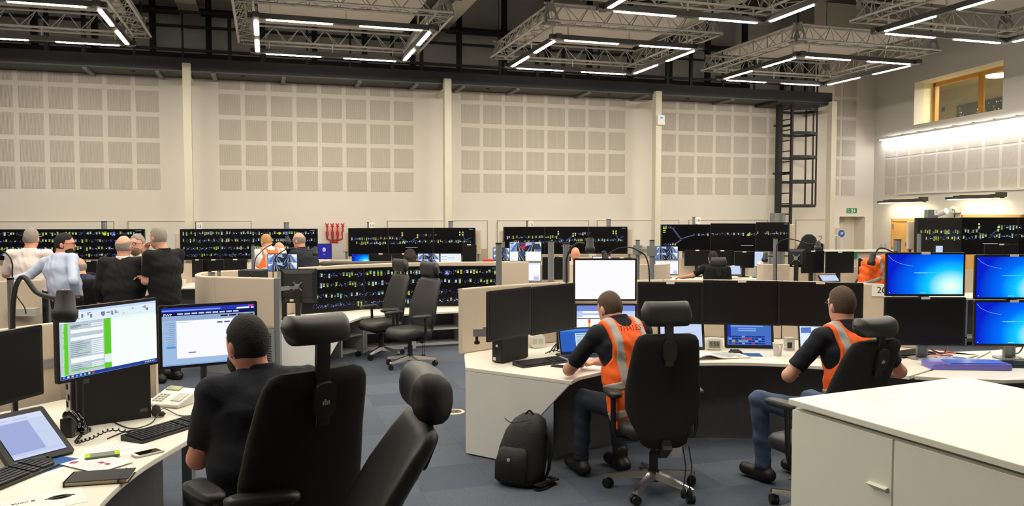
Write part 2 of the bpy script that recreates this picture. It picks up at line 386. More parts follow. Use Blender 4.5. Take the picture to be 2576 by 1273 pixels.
# the lit room behind the window
mb = MB(); mb.T = RWM
mb.box((WT0 - 5.2, .62, WZ0 - 1.2), (WT0 - 5.1, 4.2, WZ1 + .62)); mb.box((WT0 - 5.2, 4.2, WZ0 - 1.2), (WT1 + 1, 4.3, WZ1 + .62)); mb.box((WT1 + 1, .62, WZ0 - 1.2), (WT1 + 1.1, 4.3, WZ1 + .62))
mb.box((WT0 - 5.2, .62, WZ0 - 1.2), (WT1 + 1, 4.3, WZ0 - 1.1)); mb.box((WT0 - 5.2, .62, WZ1 + .62), (WT1 + 1, 4.3, WZ1 + .7))
struct(mb.build('wall_gallery', mat('gallery_cream_paint', (236, 224, 190), .8)))
o = thing('gallery_screen', 'dark video wall strip in the lit room behind the high window', 'screen', RWM @ Vector((WT0 - 3.75, 4.15, WZ0 + .46)), RZ)
mb = MB(); mb.box((-.2, -.1, 0), (3.4, .04, .62)); mb.build('screen_body', SCRB, o)
gfx_items = [R_(random.random(), .15 + .7 * random.random(), 0, 0, (0, 0, 0)) for _ in range(0)]
for _ in range(60):
    u, v = random.random() * .96, random.choice((.25, .45, .6, .8)); gfx_items.append(R_(u, v, u + .012, v + .06, random.choice(((190, 200, 190), (120, 140, 120), (90, 110, 150)))))
gp = gfx(o, 3.4, .6, gfx_items, -.104); gp.location = (1.6, 0, .31)
o = thing('gallery_ceiling_light', 'round lit hanging lamp in the room behind the high window', 'lamp', RWM @ Vector((WT1 - 1.85, 1.4, WZ1 + .03)), RZ)
mb = MB(); mb.cyl((0, 0, 0), (0, 0, .12), .34, n=24); mb.cyl((0, 0, .12), (0, 0, .59), .02, n=8); mb.build('lamp_housing', WHITEP, o)
mb = MB(); mb.cyl((0, 0, -.02), (0, 0, 0), .32, n=24); mb.build('diffuser', emit('gallery_lamp', (255, 244, 214), 110), o)
o = thing('gallery_door', 'cream door with a small notice in the room behind the high window', 'door', RWM @ Vector((WT0 - 4.0, 4.19, WZ0 - .72)), RZ)
mb = MB(); mb.box((-.9, -.05, 0), (.1, 0, 2.0)); mb.build('door_leaf', WALLP, o)
mb = MB(); mb.box((-.75, -.06, 1.72), (-.6, -.05, 1.86)); mb.build('notice', INKD, o)

# ---- other walls and ceiling (out of frame, they close the room)
mb = MB(); mb.T = RM; mb.box((-17.2, -24, 0), (-17, .2, ZC)); struct(mb.build('wall_left', WALLP))
mb = MB(); mb.T = RM; mb.box((-17.2, -24.2, 0), (18, -24, ZC)); struct(mb.build('wall_front', WALLP))
mb = MB(); mb.T = RM; mb.box((-18, -25, ZC), (20, 2.2, ZC + .2)); CEIL = struct(mb.build('ceiling', CEILM))
mb = MB(); mb.T = RM; mb.box((-17, 1.4, ZTOP - .3), (AFULL + .1, 1.6, ZC)); WUP = struct(mb.build('wall_upper', UPPER))
mb = MB(); mb.T = RM; mb.box((AFULL, .2, ZTOP), (AFULL + .15, 1.6, ZC)); struct(mb.build('wall_upper_return', UPPER))
# cream roof beams across the hall, one above each column
COLPX = (472, 1125, 1653, 2093); COLA = [wa(p, 1.0, 300) for p in COLPX]
for i, a in enumerate([COLA[0] - (COLA[1] - COLA[0])] + COLA[:3]):
    mb = MB(); mb.T = RM; mb.box((a - .19, -22, 5.95), (a + .19, 1.4, 5.98)); mb.box((a - .19, -22, 6.47), (a + .19, 1.4, 6.5)); mb.box((a - .03, -22, 5.98), (a + .03, 1.4, 6.47))
    tag(mb.build('roof_beam', CREAM), ('cream steel roof beam at far left above the hall', 'cream steel roof beam above the leftmost column', 'cream steel roof beam rising to the right above the second column', 'cream steel roof beam seen between the right light frames')[i], 'beam', 'cream roof beams')
# ---- columns
for i, p in enumerate(COLPX):
    a = COLA[i]; zt = wz(p, (160, 199, 230, 256)[i], 1.0)
    o = thing('column', ('cream steel column at the left between the first two panel bays', 'cream steel column in the middle of the back wall', 'cream steel column with a blue-lit sensor', 'cream steel column below the right end of the walkway')[i], 'column', room(a, 1.0), TH, 'cream columns along the back wall')
    mb = MB(); mb.box((-.075, -.09, 0), (.075, .09, zt)); mb.build('shaft', CREAM, o, bevel=.006)
    mb = MB(); mb.box((-.14, -.15, 0), (.14, .15, .02)); mb.build('base_plate', CREAM, o)
    mb = MB(); mb.bar((0, .09, zt - .22), (0, 1.0, zt - .22), .09, .09); mb.build('wall_tie', CREAM, o)
    if i == 2:
        mb = MB(); mb.box((-.06, -.15, 3.92), (.12, -.09, 4.14)); mb.build('sensor_box', WHITEP, o)
        mb = MB(); mb.box((.0, -.156, 4.06), (.07, -.15, 4.10)); tag(mb.build('sensor_lamp', emit('blue_led', (60, 110, 255), 3), o), 'glowing blue sensor lamp')
# ---- walkway
AEND = wa(2090, .9, 258)
wk = thing('walkway', 'black steel maintenance walkway running high along the back wall', 'walkway', room(0, 0), TH)
ZW = ZTOP
mb = MB(); mb.box((-17, -.9, ZW), (AEND, 1.4, ZW + .03)); mb.build('deck', BLKST, wk)
mb = MB(); mb.box((-17, -.95, ZW), (AEND, -.87, ZW + .24)); mb.build('front_channel', BLKST2, wk)
mb = MB(); mb.box((-17, -.96, ZW - .012), (AEND, -.86, ZW)); mb.build('channel_flange', mat('worn_grey_flange', (92, 92, 92), .5), wk)
for k, px in enumerate((225, 402, 540, 713, 900, 1040, 1155, 1290, 1465, 1610, 1820)):
    a = wa(px, .45, 210); mb = MB(); mb.box((a - .04, -.87, ZW - .05), (a + .04, 0, ZW)); mb.build('cross_joist', mat('grey_joist', (120, 120, 118), .5), wk)
a = -12.5; k = 0
while a < AEND - .1:
    big = k % 4 in (0, 1)
    mb = MB(); w = .07 if big else .035; mb.box((a - w/2, -.90 - w/2, ZW + .0), (a + w/2, -.90 + w/2, ZW + 1.16)); mb.build('railing_post', BLKST, wk)
    a += .62 if k % 4 == 0 else .86; k += 1
for z in (1.13, .85, .4):
    mb = MB(); mb.bar((-17, -.9, ZW + z), (AEND - 1.2, -.9, ZW + z), .05); mb.build('handrail', BLKST, wk)
mb = MB(); mb.box((-17, .8, ZW + .42), (AEND - 1.2, 1.0, ZW + .66)); mb.build('rear_beam', BLKST, wk)
mb = MB(); mb.box((-17, .8, ZW + 1.5), (AEND - 1.2, 1.0, ZW + 1.62)); mb.build('rear_rail', BLKST, wk)
a = -12.2
while a < AEND - 1.2:
    mb = MB(); mb.box((a - .06, .98, ZW), (a + .06, 1.1, ZC)); mb.build('hanger_post', BLKST, wk); a += 1.12
for ca in [COLA[0] - (COLA[1] - COLA[0])] + COLA[:3]:
    for s in (-1, 1):
        mb = MB(); mb.bar((ca + s * 1.95, .6, ZW + .46), (ca + s * 1.0, -.6, ZW + .03), .09); mb.build('brace', BLKST, wk)
# end platform bracket
mb = MB(); mb.box((AEND - 1.6, -.95, ZW - .06), (AEND, -.02, ZW)); mb.build('end_platform', BLKST2, wk)
# ---- caged ladder
LA = wa(1990, .8, 450); lz0 = 1.4
ld = thing('caged_ladder', 'black caged ladder climbing to the walkway at the right', 'ladder', room(LA, 0), TH)
for b in (.35, .8):
    mb = MB(); mb.bar((0, -b, 0), (0, -b, ZW + 1.2), .05, .07); mb.build('stile', BLKST, ld)
z = .3
while z < ZW:
    mb = MB(); mb.cyl((0, -.35, z), (0, -.8, z), .014, n=8); mb.build('rung', BLKST, ld); z += .262
for px, py in ((2035, 278), (2035, 337), (2035, 396), (2035, 457), (2035, 518)):
    z = wz(1990, py, .6); pts = [(0, -.35, z), (.1, -.22, z)] + [(.42 + .38 * math.sin(t), -.575 + .38 * math.cos(t), z) for t in [math.pi * i / 10 for i in range(11)]] + [(.1, -.93, z), (0, -.8, z)]
    mb = MB(); 
    for p, q in zip(pts[:-1], pts[1:]): mb.bar(p, q, .02, .07)
    mb.build('cage_hoop', BLKST, ld)
for t in (math.pi * .32, math.pi * .5, math.pi * .68):
    p = (.42 + .385 * math.sin(t), -.575 + .385 * math.cos(t)); mb = MB(); mb.bar((p[0], p[1], wz(1990, 518, .6)), (p[0], p[1], ZW + 1.2), .04, .02); mb.build('cage_upright', BLKST, ld)
for py in (316, 437):
    z = wz(1975, py, .6); mb = MB(); mb.bar((-.3, -.5, z), (0, -.5, z), .05); mb.bar((0, -.35, z), (0, -.8, z), .05); mb.build('ladder_bracket', BLKST, ld)
o = thing('cable_pipe', 'black vertical pipe beside the caged ladder', 'pipe', room(wa(1958, .5, 450), .5), TH)
mb = MB(); mb.box((-.06, -.06, 1.9), (.06, .06, ZW)); mb.build('pipe', BLKST, o)
mb = MB(); mb.box((-.16, -.1, 0), (.16, .1, 1.9)); mb.build('floor_trunking', GREYP, o)
# ---- black air duct under the roof at the right
o = thing('air_duct', 'black ribbed air duct under the roof at the right', 'duct', room(3.0, 4.5, 6.86), TH)
mb = MB(); mb.lathe([(.32 + .015 * (i % 2), i * .12) for i in range(46)], 20, Matrix.Rotation(math.pi / 2, 4, 'Y')); mb.build('duct_body', BLKST, o)

# ---- square lattice light frames
LZ = 4.75
ANOD = mat('truss_aluminium', (196, 192, 184), .45, .25, .06, 30)
RAILG = mat('grey_lamp_rail', (64, 62, 60), .5)
LEDM = emit('led_tube', (255, 246, 228), LED)
def make_frame():
    root = thing('light_frame', 'square light frame', 'light frame')
    side = MB(); X0, X1 = -1.62, 1.62
    for y, z in ((-1.62, .2), (-1.34, .2), (-1.48, .5)): side.cyl((X0 + .04, y, z), (X1 - .04, y, z), .021, n=8)
    n = 13; st = (X1 - X0 - .3) / n
    for i in range(n):
        x = X0 + .15 + i * st
        for (ya, za), (yb, zb) in (((-1.62, .2), (-1.48, .5)), ((-1.34, .2), (-1.48, .5)), ((-1.62, .2), (-1.34, .2))):
            a, b = ((x, ya, za), (x + st, yb, zb)) if i % 2 == 0 else ((x, yb, zb), (x + st, ya, za))
            side.cyl(a, b, .0085, n=5, caps=False)
    so = side.build('lattice_side', ANOD, root); sides = [so]
    for k in (1, 2, 3):
        c = so.copy(); COL.objects.link(c); c.parent = root; c.rotation_euler = (0, 0, k * math.pi / 2)
    tri = [(-1.64, .17), (-1.32, .17), (-1.46, .53), (-1.50, .53)]; per = []
    for i in range(4):
        p, q = tri[i], tri[(i + 1) % 4]; m = (8, 7, 2, 7)[i]
        per += [(p[0] + (q[0] - p[0]) * j / m, p[1] + (q[1] - p[1]) * j / m) for j in range(m)]
    cy, cz, hr = -1.48, .29, .072; pl = MB(); n = len(per); vs = []
    for x in (-1.545, -1.535):
        vs += [(x, y, z) for y, z in per]
        vs += [(x, cy + hr * math.cos(math.atan2(z - cz, y - cy)), cz + hr * math.sin(math.atan2(z - cz, y - cy))) for y, z in per]
    fs = []
    for i in range(n):
        j = (i + 1) % n; fs += [(i, j, n + j, n + i), (2*n + i, 3*n + i, 3*n + j, 2*n + j), (i, 2*n + i, 2*n + j, j), (n + i, n + j, 3*n + j, 3*n + i)]
    pl.add(vs, fs); po = pl.build('corner_plate', mat('truss_plate', (150, 147, 140), .5, .2), root)
    for k in range(4):
        for fl in (0, 1):
            if k == 0 and fl == 0: continue
            c = po.copy(); COL.objects.link(c); c.parent = root; c.rotation_euler = (0, 0, k * math.pi / 2); c.location = (0, 0, 0)
            if fl:
                off = Matrix.Rotation(k * math.pi / 2, 3, 'Z') @ Vector((3.08, 0, 0)); c.location = off
    rl = MB(); rl.box((-1.42, -1.345, -.03), (1.42, -1.255, .05)); ro = rl.build('lamp_rail', RAILG, root)
    hg = MB()
    for x in (-1.1, 0, 1.1): hg.box((x - .01, -1.31, .05), (x + .01, -1.29, .2))
    ho = hg.build('rail_hanger', ANOD, root)
    tb = MB(); tb.box((-.475, -.026, -.0075), (.475, .026, 0)); tb.m = [1, 0, 1, 1, 1, 1]; to = tb.build('led_tube', [RAILG, LEDM], root); first = True
    for k in range(4):
        if k:
            for s in (ro, ho):
                c = s.copy(); COL.objects.link(c); c.parent = root; c.rotation_euler = (0, 0, k * math.pi / 2)
        for x in (-.68, .68):
            t = to if first else to.copy()
            if not first: COL.objects.link(t); t.parent = root
            first = False; p = Matrix.Rotation(k * math.pi / 2, 3, 'Z') @ Vector((x, -1.3, -.032)); t.location = p; t.rotation_euler = (0, 0, k * math.pi / 2)
    pn = MB(); pn.box((-1.28, -1.28, .5), (1.28, 1.28, .56)); pn.build('sound_panel', mat('white_sound_panel', (232, 222, 208), .9), root)
    for x, y in ((-1.48, -1.48), (1.48, -1.48), (1.48, 1.48), (-1.48, 1.48)):
        w = MB(); w.cyl((x, y, .5), (x, y, ZC - LZ), .006, n=5); w.cyl((x, y, .52), (x, y, .75), .018, n=6); w.build('suspension_wire', BLKST, root)
    return root
FRM = {}
proto = None
for j in range(3):
    for i in range(-1, 3):
        if j == 2 and i not in (-1, 0, 1): continue
        # measured grid: 4.69 m apart both ways
        c = Vector((1.59, 14.8, LZ)) + E1 * (4.69 * (i - 1)) + E2 * (4.55 * j)
        if proto is None: proto = make_frame(); o = proto
        else: o = copy_tree(proto)
        o.location = c; o.rotation_euler = (0, 0, TH); FRM[(i, j)] = o
        lab = {(-1, 0): 'square lattice light frame cut off at the upper left corner', (0, 0): 'square lattice light frame left of the cream roof beam, farther row',
               (1, 0): 'square lattice light frame in the middle of the ceiling, farther row', (2, 0): 'square lattice light frame in front of the ladder, farther row',
               (1, 1): 'nearer square lattice light frame cut off by the top edge above the middle', (2, 1): 'nearer square lattice light frame at the upper right corner'}
        o['label'] = lab.get((i, j), 'square lattice light frame overhead out of the picture, ' + {(-1, 1): 'left of the middle row', (0, 1): 'inner left of the middle row', (-1, 2): 'left of the rear row', (0, 2): 'centre of the rear row', (1, 2): 'right of the rear row'}.get((i, j), 'rear')); o['category'] = 'light frame'; o['group'] = 'square light frames under the ceiling'

# ---- things on the right wall
def rw(px, py, b=0): return onright(px, py, b)
tl0, tl1 = rt(2225, 352), rt(2572, 297); zl = onright(2400, 325).z
o = thing('wall_washer_light', 'long white linear wall light glowing below the high window', 'wall light', CORN + Vector((0, 0, zl)), RZ)
mb = MB(); mb.box((tl0, -.16, -.0), (tl1 + 1.5, -.10, .05)); mb.build('channel', WHITEP, o)
mb = MB(); mb.box((tl0 + .02, -.15, -.02), (tl1 + 1.45, -.11, 0)); mb.build('led_strip', emit('washer_led', (255, 252, 250), 60), o)
n = 8
for i in range(n):
    x = tl0 + .3 + (tl1 - tl0 - .3) * i / (n - 1); mb = MB(); mb.box((x - .012, -.15, .05), (x + .012, 0, .07)); mb.build('bracket', GREYP, o)
for k, (p0, q0, p1, q1) in enumerate(((2237, 511, 2352, 503), (2412, 502, 2552, 493))):
    t0, t1 = rt(p0, q0), rt(p1, q1); zz = onright(p0, q0).z
    o = thing('wall_light', ('dark linear wall light above the oak door', 'dark linear wall light further right above the overview screen')[k], 'wall light', CORN + Vector((0, 0, zz)), RZ)
    mb = MB(); mb.box((t0, -.34, 0), (t1, -.22, .05)); mb.box((t0 + .2, -.3, .05), (t1 - .3, -.24, .08)); mb.build('housing', mat('bronze_grey_housing', (70, 62, 54), .5), o)
    mb = MB(); mb.box((t0 + .06, -.325, -.012), (t1 - .12, -.235, 0)); mb.build('led_strip', emit('door_lamp', (255, 240, 205), 30), o)
    mb = MB(); mb.box((t1 - .4, -.25, .03), (t1 - .34, 0, .09)); mb.box((t0 + .35, -.25, .03), (t0 + .41, 0, .09)); mb.build('arm', BLKST, o)
    mb = MB(); mb.box((t1 - .1, -.36, .02), (t1 + .04, -.2, .12)); mb.build('end_box', mat('bronze_grey_housing', (70, 62, 54)), o)
t0, t1 = rt(2262, 491), rt(2576, 470); zz = onright(2262, 490).z
o = tag(MB().box((t0, -.05, 0), (t1 + 3, 0, .045)).build('cable_conduit', WHITEP, None, CORN + Vector((0, 0, zz)), RZ), 'white conduit running along the right wall above the dark lamps', 'conduit')
for k, (p0, p1, pt) in enumerate(((2244, 2330, 550), (2420, 2576, 540))):
    t0, t1 = rt(p0, 600), rt(p1, 600); zz = onright(p0, pt).z
    o = struct(MB().build('door_%d' % (k + 2), OAK)); o['label'] = ('oak door below the dark wall light', 'oak double door behind the right overview screen')[k]
    mb = MB(); mb.T = RWM; mb.box((t0, -.04, 0), (t0 + .07, 0, zz)); mb.box((t1 - .07, -.04, 0), (t1, 0, zz)); mb.box((t0, -.04, zz - .07), (t1, 0, zz)); mb.build('door_frame', OAK, o)
    mb = MB(); mb.T = RWM; mb.box((t0 + .07, -.025, 0), (t1 - .07, -.002, zz - .07)); mb.build('door_leaf', mat('oak_door_leaf', (226, 176, 98), .5, var=.1, scale=5), o)
    if k == 0:
        mb = MB(); mb.T = RWM; mb.cyl((t0 + .75, -.03, 1.52), (t0 + .75, -.026, 1.52), .05, n=14); mb.build('door_sign', GREYP, o)
        mb = MB(); mb.T = RWM; mb.box((t0 + .6, -.03, 1.06), (t0 + .98, -.026, 1.16)); mb.build('door_label', mat('blue_label', (90, 110, 190)), o)
        for z in (1.5, .9): mb = MB(); mb.T = RWM; mb.box((t0 + .06, -.05, z), (t0 + .1, -.025, z + .12)); mb.build('hinge', GREYP, o)
for i, px in enumerate((2218, 2229)):
    p = onright(px, 620); o = tag(MB().box((-.06, -.02, -.07), (.06, 0, .07)).build('wall_switch', GREYW, None, p, RZ), ('small grey wall switch nearest the corner by the oak door', 'small grey wall switch nearer the oak door')[i], 'switch')
# exit sign above the white door
p = onwall(2142, 530); o = thing('exit_sign', 'green fire exit sign with running figure and down arrow', 'sign', p, TH)
EW, EH = .33, .125
mb = MB(); mb.box((-EW/2 - .01, -.012, -EH/2 - .01), (EW/2 + .01, 0, EH/2 + .01)); mb.build('backing', mat('pale_green_edge', (190, 225, 205), .5), o)
mb = MB(); mb.box((-EW/2, -.014, -EH/2), (EW/2, -.011, EH/2)); mb.build('green_face', GREENS, o)
text(o, 'sign_word', 'Fire', .06, WHITEP, (-.098, -.0145, .025)); text(o, 'sign_word', 'exit', .06, WHITEP, (-.098, -.0145, -.028))
mb = MB(); mb.box((-.02, -.0155, -.05), (.035, -.014, .05)); mb.build('doorway_mark', WHITEP, o)
mb = MB()
for poly in ([(-.004, .028), (.010, .028), (.010, .042), (-.004, .042)], [(-.012, -.005), (.012, .0), (.016, .024), (-.004, .024)], [(-.018, -.045), (-.006, -.045), (.004, -.005), (-.010, -.005)], [(.004, -.03), (.03, -.03), (.03, -.022), (.012, -.005), (.002, -.005)]):
    mb.prism(poly, -.0165, -.0155, XZ)
mb.build('running_figure', GREENS, o)
mb = MB(); mb.prism([(.085, -.045), (.125, 0), (.105, 0), (.105, 0), (.095, -.012), (.095, .045), (.075, .045), (.075, -.012), (.065, 0), (.045, 0)], -.0155, -.014, XZ); mb.build('down_arrow', WHITEP, o)
# door sign (blue disc) and notice near white door
o = thing('door_notice', 'white notice and round blue sign on the wall beside the white door', 'sign', onwall(2106, 583), TH)
mb = MB(); mb.box((-.08, -.012, -.06), (.1, 0, .1)); mb.build('notice_sheet', GREYW, o)
mb = MB(); mb.cyl((.13, -.02, -.05), (.13, -.008, -.05), .1, n=18); mb.build('blue_disc', mat('blue_sign', (36, 92, 170)), o)
mb = MB(); mb.box((.08, -.024, -.07), (.16, -.02, -.055)); mb.box((.1, -.024, -.045), (.18, -.02, -.02)); mb.build('disc_mark', WHITEP, o)
o = tag(MB().box((-.05, -.05, -.25), (.05, 0, .2)).build('call_point', GREYW, None, onwall(2106, 612), TH), 'slim grey access reader beside the white door', 'access reader')
# red dry-riser inlets
o = thing('riser_manifold', 'red manifold of four valve pipes on the back wall', 'valve manifold', onwall(836, 612, .0), TH)
bx = MB().box((-.1, -.2, -.6), (.35, 0, .0)); bx.build('grey_box', GREYW, o)
for i in range(4):
    x = -.115 + .11 * i; xb = -.04 + .045 * i
    mb = MB(); mb.tube([(xb, -.12, -.02), (xb, -.12, .06), (x, -.12, .10), (x, -.12, .17)], .024, 8); mb.build('pipe', mat('dark_red_paint', (150, 40, 34), .4), o)
    mb = MB(); mb.cyl((x, -.12, .17), (x, -.12, .26), .034, n=10); mb.build('valve_body', REDP, o)
    mb = MB(); mb.cyl((x, -.12, .26), (x, -.12, .38), .018, n=8); mb.bar((x - .04, -.13, .43), (x + .03, -.13, .36), .025); mb.bar((x - .03, -.13, .36), (x + .03, -.13, .43), .025); mb.build('valve_handle', REDP, o)
# round floor outlet
o = thing('floor_outlet', 'round cream floor outlet with a slotted grey lid in the carpet', 'floor outlet', gz(1141, 1037, .0))
mb = MB(); mb.lathe([(.105, .001), (.105, .006), (.078, .008), (.078, .003)], 28); mb.build('rim', mat('cream_metal', (226, 214, 186), .5), o)
mb = MB(); mb.cyl((0, 0, .001), (0, 0, .006), .078, n=24); mb.build('lid', mat('grey_lid', (120, 116, 108), .6), o)
for i in range(8):
    a = i * math.pi / 4; mb = MB(); mb.bar((.015 * math.cos(a), .015 * math.sin(a), .007), (.07 * math.cos(a), .07 * math.sin(a), .007), .006, .003); mb.build('lid_slot', BLKP, o)
# ================================================================= BUILDERS
def superring(cx, cy, z, hw, hd, n=20, p=3.2, M=None):
    out = []
    for i in range(n):
        t = 2 * math.pi * i / n; c, s = math.cos(t), math.sin(t)
        v = Vector((cx + hw * math.copysign(abs(c) ** (2 / p), c), cy + hd * math.copysign(abs(s) ** (2 / p), s), z))
        out.append(M @ v if M else v)
    return out
# ---- monitors
def monitor(label, c, rz, w, h, content='off', base=None, tilt=0., name='monitor', cat='monitor', sticker=True, group=None, bezel=.016, neck=True, arm=False, thick=.045, chin=.0, backdetail=False, frame=None):
    c = Vector(c); base = c.z - h / 2 - .12 if base is None else base
    o = thing(name, label, cat, (c.x, c.y, base), rz, group); zc = c.z - base
    T = Matrix.Translation((0, 0, zc)) @ Matrix.Rotation(tilt, 4, 'X')
    hs = MB(); hs.T = T
    hs.prism(rrect(w, h, .008, 2), 0, .02, XZ)
    hs.loft([[Vector((x * k, y, z * k)) for x, z in rrect(w, h, .01, 2)] for y, k in ((.02, .97), (thick, .72))])
    hs.build('housing', frame or BLKP, o)
    sw, sh = w - 2 * bezel, h - 2 * bezel - chin
    pan = MB(); pan.box((-sw/2, -.0012, -sh/2), (sw/2, .004, sh/2))
    scr_m = {'off': SCRB, 'blue': wallpaper()}.get(content, SCRB)
    p = pan.build('screen', scr_m, o); p.matrix_local = T @ Matrix.Translation((0, 0, chin / 2))
    items = content if isinstance(content, list) else PICS[content]() if content in PICS else None
    if items:
        q = gfx(o, sw, sh, items); q.matrix_local = T @ Matrix.Translation((0, 0, chin / 2))
    if sticker:
        st = MB(); st.T = T; st.box((-.035, -.004, h/2 - .016), (.035, 0, h/2 + .004)); st.build('asset_sticker', STICK, o)
    if backdetail:
        bk = MB(); bk.T = T; bk.box((-w * .4, thick, -h * .32), (w * .4, thick + .012, h * .34)); bk.build('back_cover', BLKPM, o)
        x = MB(); x.T = T
        for a in (math.pi / 4, -math.pi / 4):
            x.bar((-.075 * math.cos(a), thick + .02, -.075 * math.sin(a)), (.075 * math.cos(a), thick + .02, .075 * math.sin(a)), .022, .01)
        x.cyl((0, thick + .01, 0), (0, thick + .07, 0), .03, n=14); x.build('mounting_cross', ALU, o)
        s = MB(); s.T = T; s.box((w * .12, thick + .001, -h * .44), (w * .22, thick + .014, -h * .38)); s.build('rating_label', STICK, o)
    if neck == 'rear':
        nk = MB(); nk.bar((0, thick, zc), (0, thick + .2, zc), .05, .06); nk.box((-.06, thick - .005, zc - .06), (.06, thick + .02, zc + .06)); nk.build('mount_arm', BLKPM, o)
        nk = MB(); nk.cyl((0, thick + .2, 0), (0, thick + .2, zc + .05), .02, n=12); nk.cyl((0, thick + .2, 0), (0, thick + .2, .015), .05, n=14); nk.build('mount_pole', BLKPM, o)
    elif neck == 'arm':
        nk = MB(); nk.bar((0, thick, zc), (0, thick + .1, zc), .05, .06); nk.build('mount_arm', BLKPM, o)
    elif neck:
        nk = MB(); zb = zc - h * .1
        nk.box((-.03, thick - .01, 0), (.03, thick + .025, zb)); nk.box((-.05, thick - .03, zb - .06), (.05, thick + .02, zb + .04)); nk.build('stand_neck', GREYP if arm else BLKP, o)
        ft = MB(); ft.prism(rrect(.2, .16, .04), 0, .012); f = ft.build('stand_foot', GREYP if arm else BLKP, o); f.location = (0, thick * .5 + .02, 0)
    return o
def mon_e(label, pl, yl, pr, yr, t, b, content='off', base=None, **k):
    """monitor whose left edge stands at pixel pl / depth yl (top t, bottom b there) and right edge at pr / yr"""
    A = at(pl, t, yl); B = at(pl, b, yl); m = (t + b) / 2; Cc = at(pr, m, yr); L = at(pl, m, yl)
    d = Vector((Cc.x - L.x, Cc.y - L.y)); ctr = Vector(((Cc.x + L.x) / 2, (Cc.y + L.y) / 2, (A.z + B.z) / 2))
    return monitor(label, ctr, math.atan2(d.y, d.x), d.length, A.z - B.z, content, base, **k)
def mon_r(label, x0, y0, x1, y1, Y, content='off', base=None, yaw=0., **k):
    c = at((x0 + x1) / 2, (y0 + y1) / 2, Y); w = at(x1, y0, Y).x - at(x0, y0, Y).x; h = at(x0, y0, Y).z - at(x0, y1, Y).z
    return monitor(label, c, math.radians(yaw), w / max(.3, abs(math.cos(math.radians(yaw)))), h, content, base, **k)
# ---- pictures on the screens
def pic_white(): return [R_(0, 0, 1, 1, (253, 253, 255))]
def pic_doc(): return [R_(0, 0, 1, 1, (250, 251, 255)), R_(0, .92, 1, 1, (215, 226, 246)), R_(.78, .05, .97, .2, (186, 200, 236)), R_(.78, .3, .97, .33, (210, 214, 226)), R_(.05, .96, .3, .975, (130, 150, 190)), R_(.8, .22, .96, .24, (120, 140, 190)), R_(0, 0, 1, .03, (190, 205, 240))]
def pic_list(): return [R_(0, 0, 1, 1, (236, 244, 248)), R_(.03, .7, .3, .8, (190, 214, 230)), R_(.35, .6, .7, .66, (170, 200, 200)), R_(.03, .45, .3, .48, (120, 150, 190)), R_(0, .9, 1, 1, (225, 235, 245)), R_(.03, .1, .5, .13, (180, 200, 220))]
def pic_cctv(v=0):
    g = [R_(0, 0, 1, 1, (28, 36, 60))]
    cols = ((150, 178, 226), (196, 214, 240), (120, 150, 210), (205, 222, 245))
    for i, (x, y) in enumerate(((0, .5), (.5, .5), (0, 0), (.5, 0))):
        w = .497; s = 1 if i % 2 == 0 else -1
        def q(u, t): return (x + w * (u if s > 0 else 1 - u), y + w * t)
        g.append(R_(x, y, x + w, y + w, cols[(i + v) % 4]))
        g.append(([q(.35, 0), q(1, 0), q(1, .55), q(.52, .95), q(.45, .95)], (44, 48, 60)))
        g.append(([q(0, 0), q(.3, 0), q(.46, .95), q(.4, .95)], (90, 120, 190)))
        g.append(([q(.38, 0), q(.43, 0), q(.485, .9), q(.475, .9)], (222, 206, 110)))
        g.append(([q(.62, 0), q(.7, 0), q(.52, .9), q(.51, .9)], (150, 170, 205)))
        g.append(([q(.86, 0), q(.93, 0), q(.54, .9), q(.53, .9)], (140, 160, 200)))
        g.append(([q(0, .55), q(.36, .8), q(.4, 1), q(0, 1)], (236, 243, 252)))
        g.append(R_(x + .01, y + w - .06, x + .14, y + w - .02, (30, 60, 220)))
        g.append(([q(.6, .75), q(1, .62), q(1, 1), q(.6, 1)], (58, 74, 112) if (i + v) % 2 else (176, 190, 214)))
    return g
def pic_cctv2():
    g = pic_cctv(1)
    g += [R_(.5, 0, 1, .5, (252, 252, 252)), ([(.74, .62), (.78, .93), (.95, .93), (.99, .62)], (60, 70, 74)), ([(.36, .64), (.38, .95), (.47, .97), (.49, .64)], (205, 48, 60)), R_(.39, .8, .46, .9, (90, 60, 66)), R_(.02, .88, .12, .93, (110, 150, 230)), R_(.02, .78, .12, .83, (110, 150, 230)), R_(.02, .68, .12, .73, (110, 150, 230)), R_(0, 0, .26, .5, (246, 248, 246)), ([(.27, .48), (.46, .02), (.5, .02), (.5, .1), (.3, .48)], (120, 92, 80)), ([(.36, .3), (.49, .0), (.5, .0), (.5, .06)], (40, 36, 38))]
    return g
def pic_tablet(): return [R_(0, 0, 1, 1, (196, 208, 240)), R_(0, .86, 1, 1, (214, 222, 246)), R_(0, .12, .66, .84, (164, 174, 220)), R_(.68, .12, 1, .84, (202, 214, 240)), R_(0, 0, 1, .06, (206, 216, 244)), R_(.05, .9, .3, .92, (170, 185, 220)), R_(.4, .9, .7, .92, (180, 192, 225)), R_(.7, .5, .95, .505, (180, 192, 222))]
def pic_tablet2(): return [R_(0, 0, 1, 1, (200, 216, 246)), R_(.3, .8, .7, .82, (176, 192, 225)), O_(.12, .72, .05, (150, 168, 205), 1.3), R_(.55, .3, .58, .33, (140, 155, 190)), R_(.66, .3, .69, .33, (140, 155, 190)), R_(.6, .45, .85, .46, (150, 165, 200)), R_(.6, .55, .85, .56, (150, 165, 200)), R_(.4, .2, .8, .21, (160, 175, 210))]
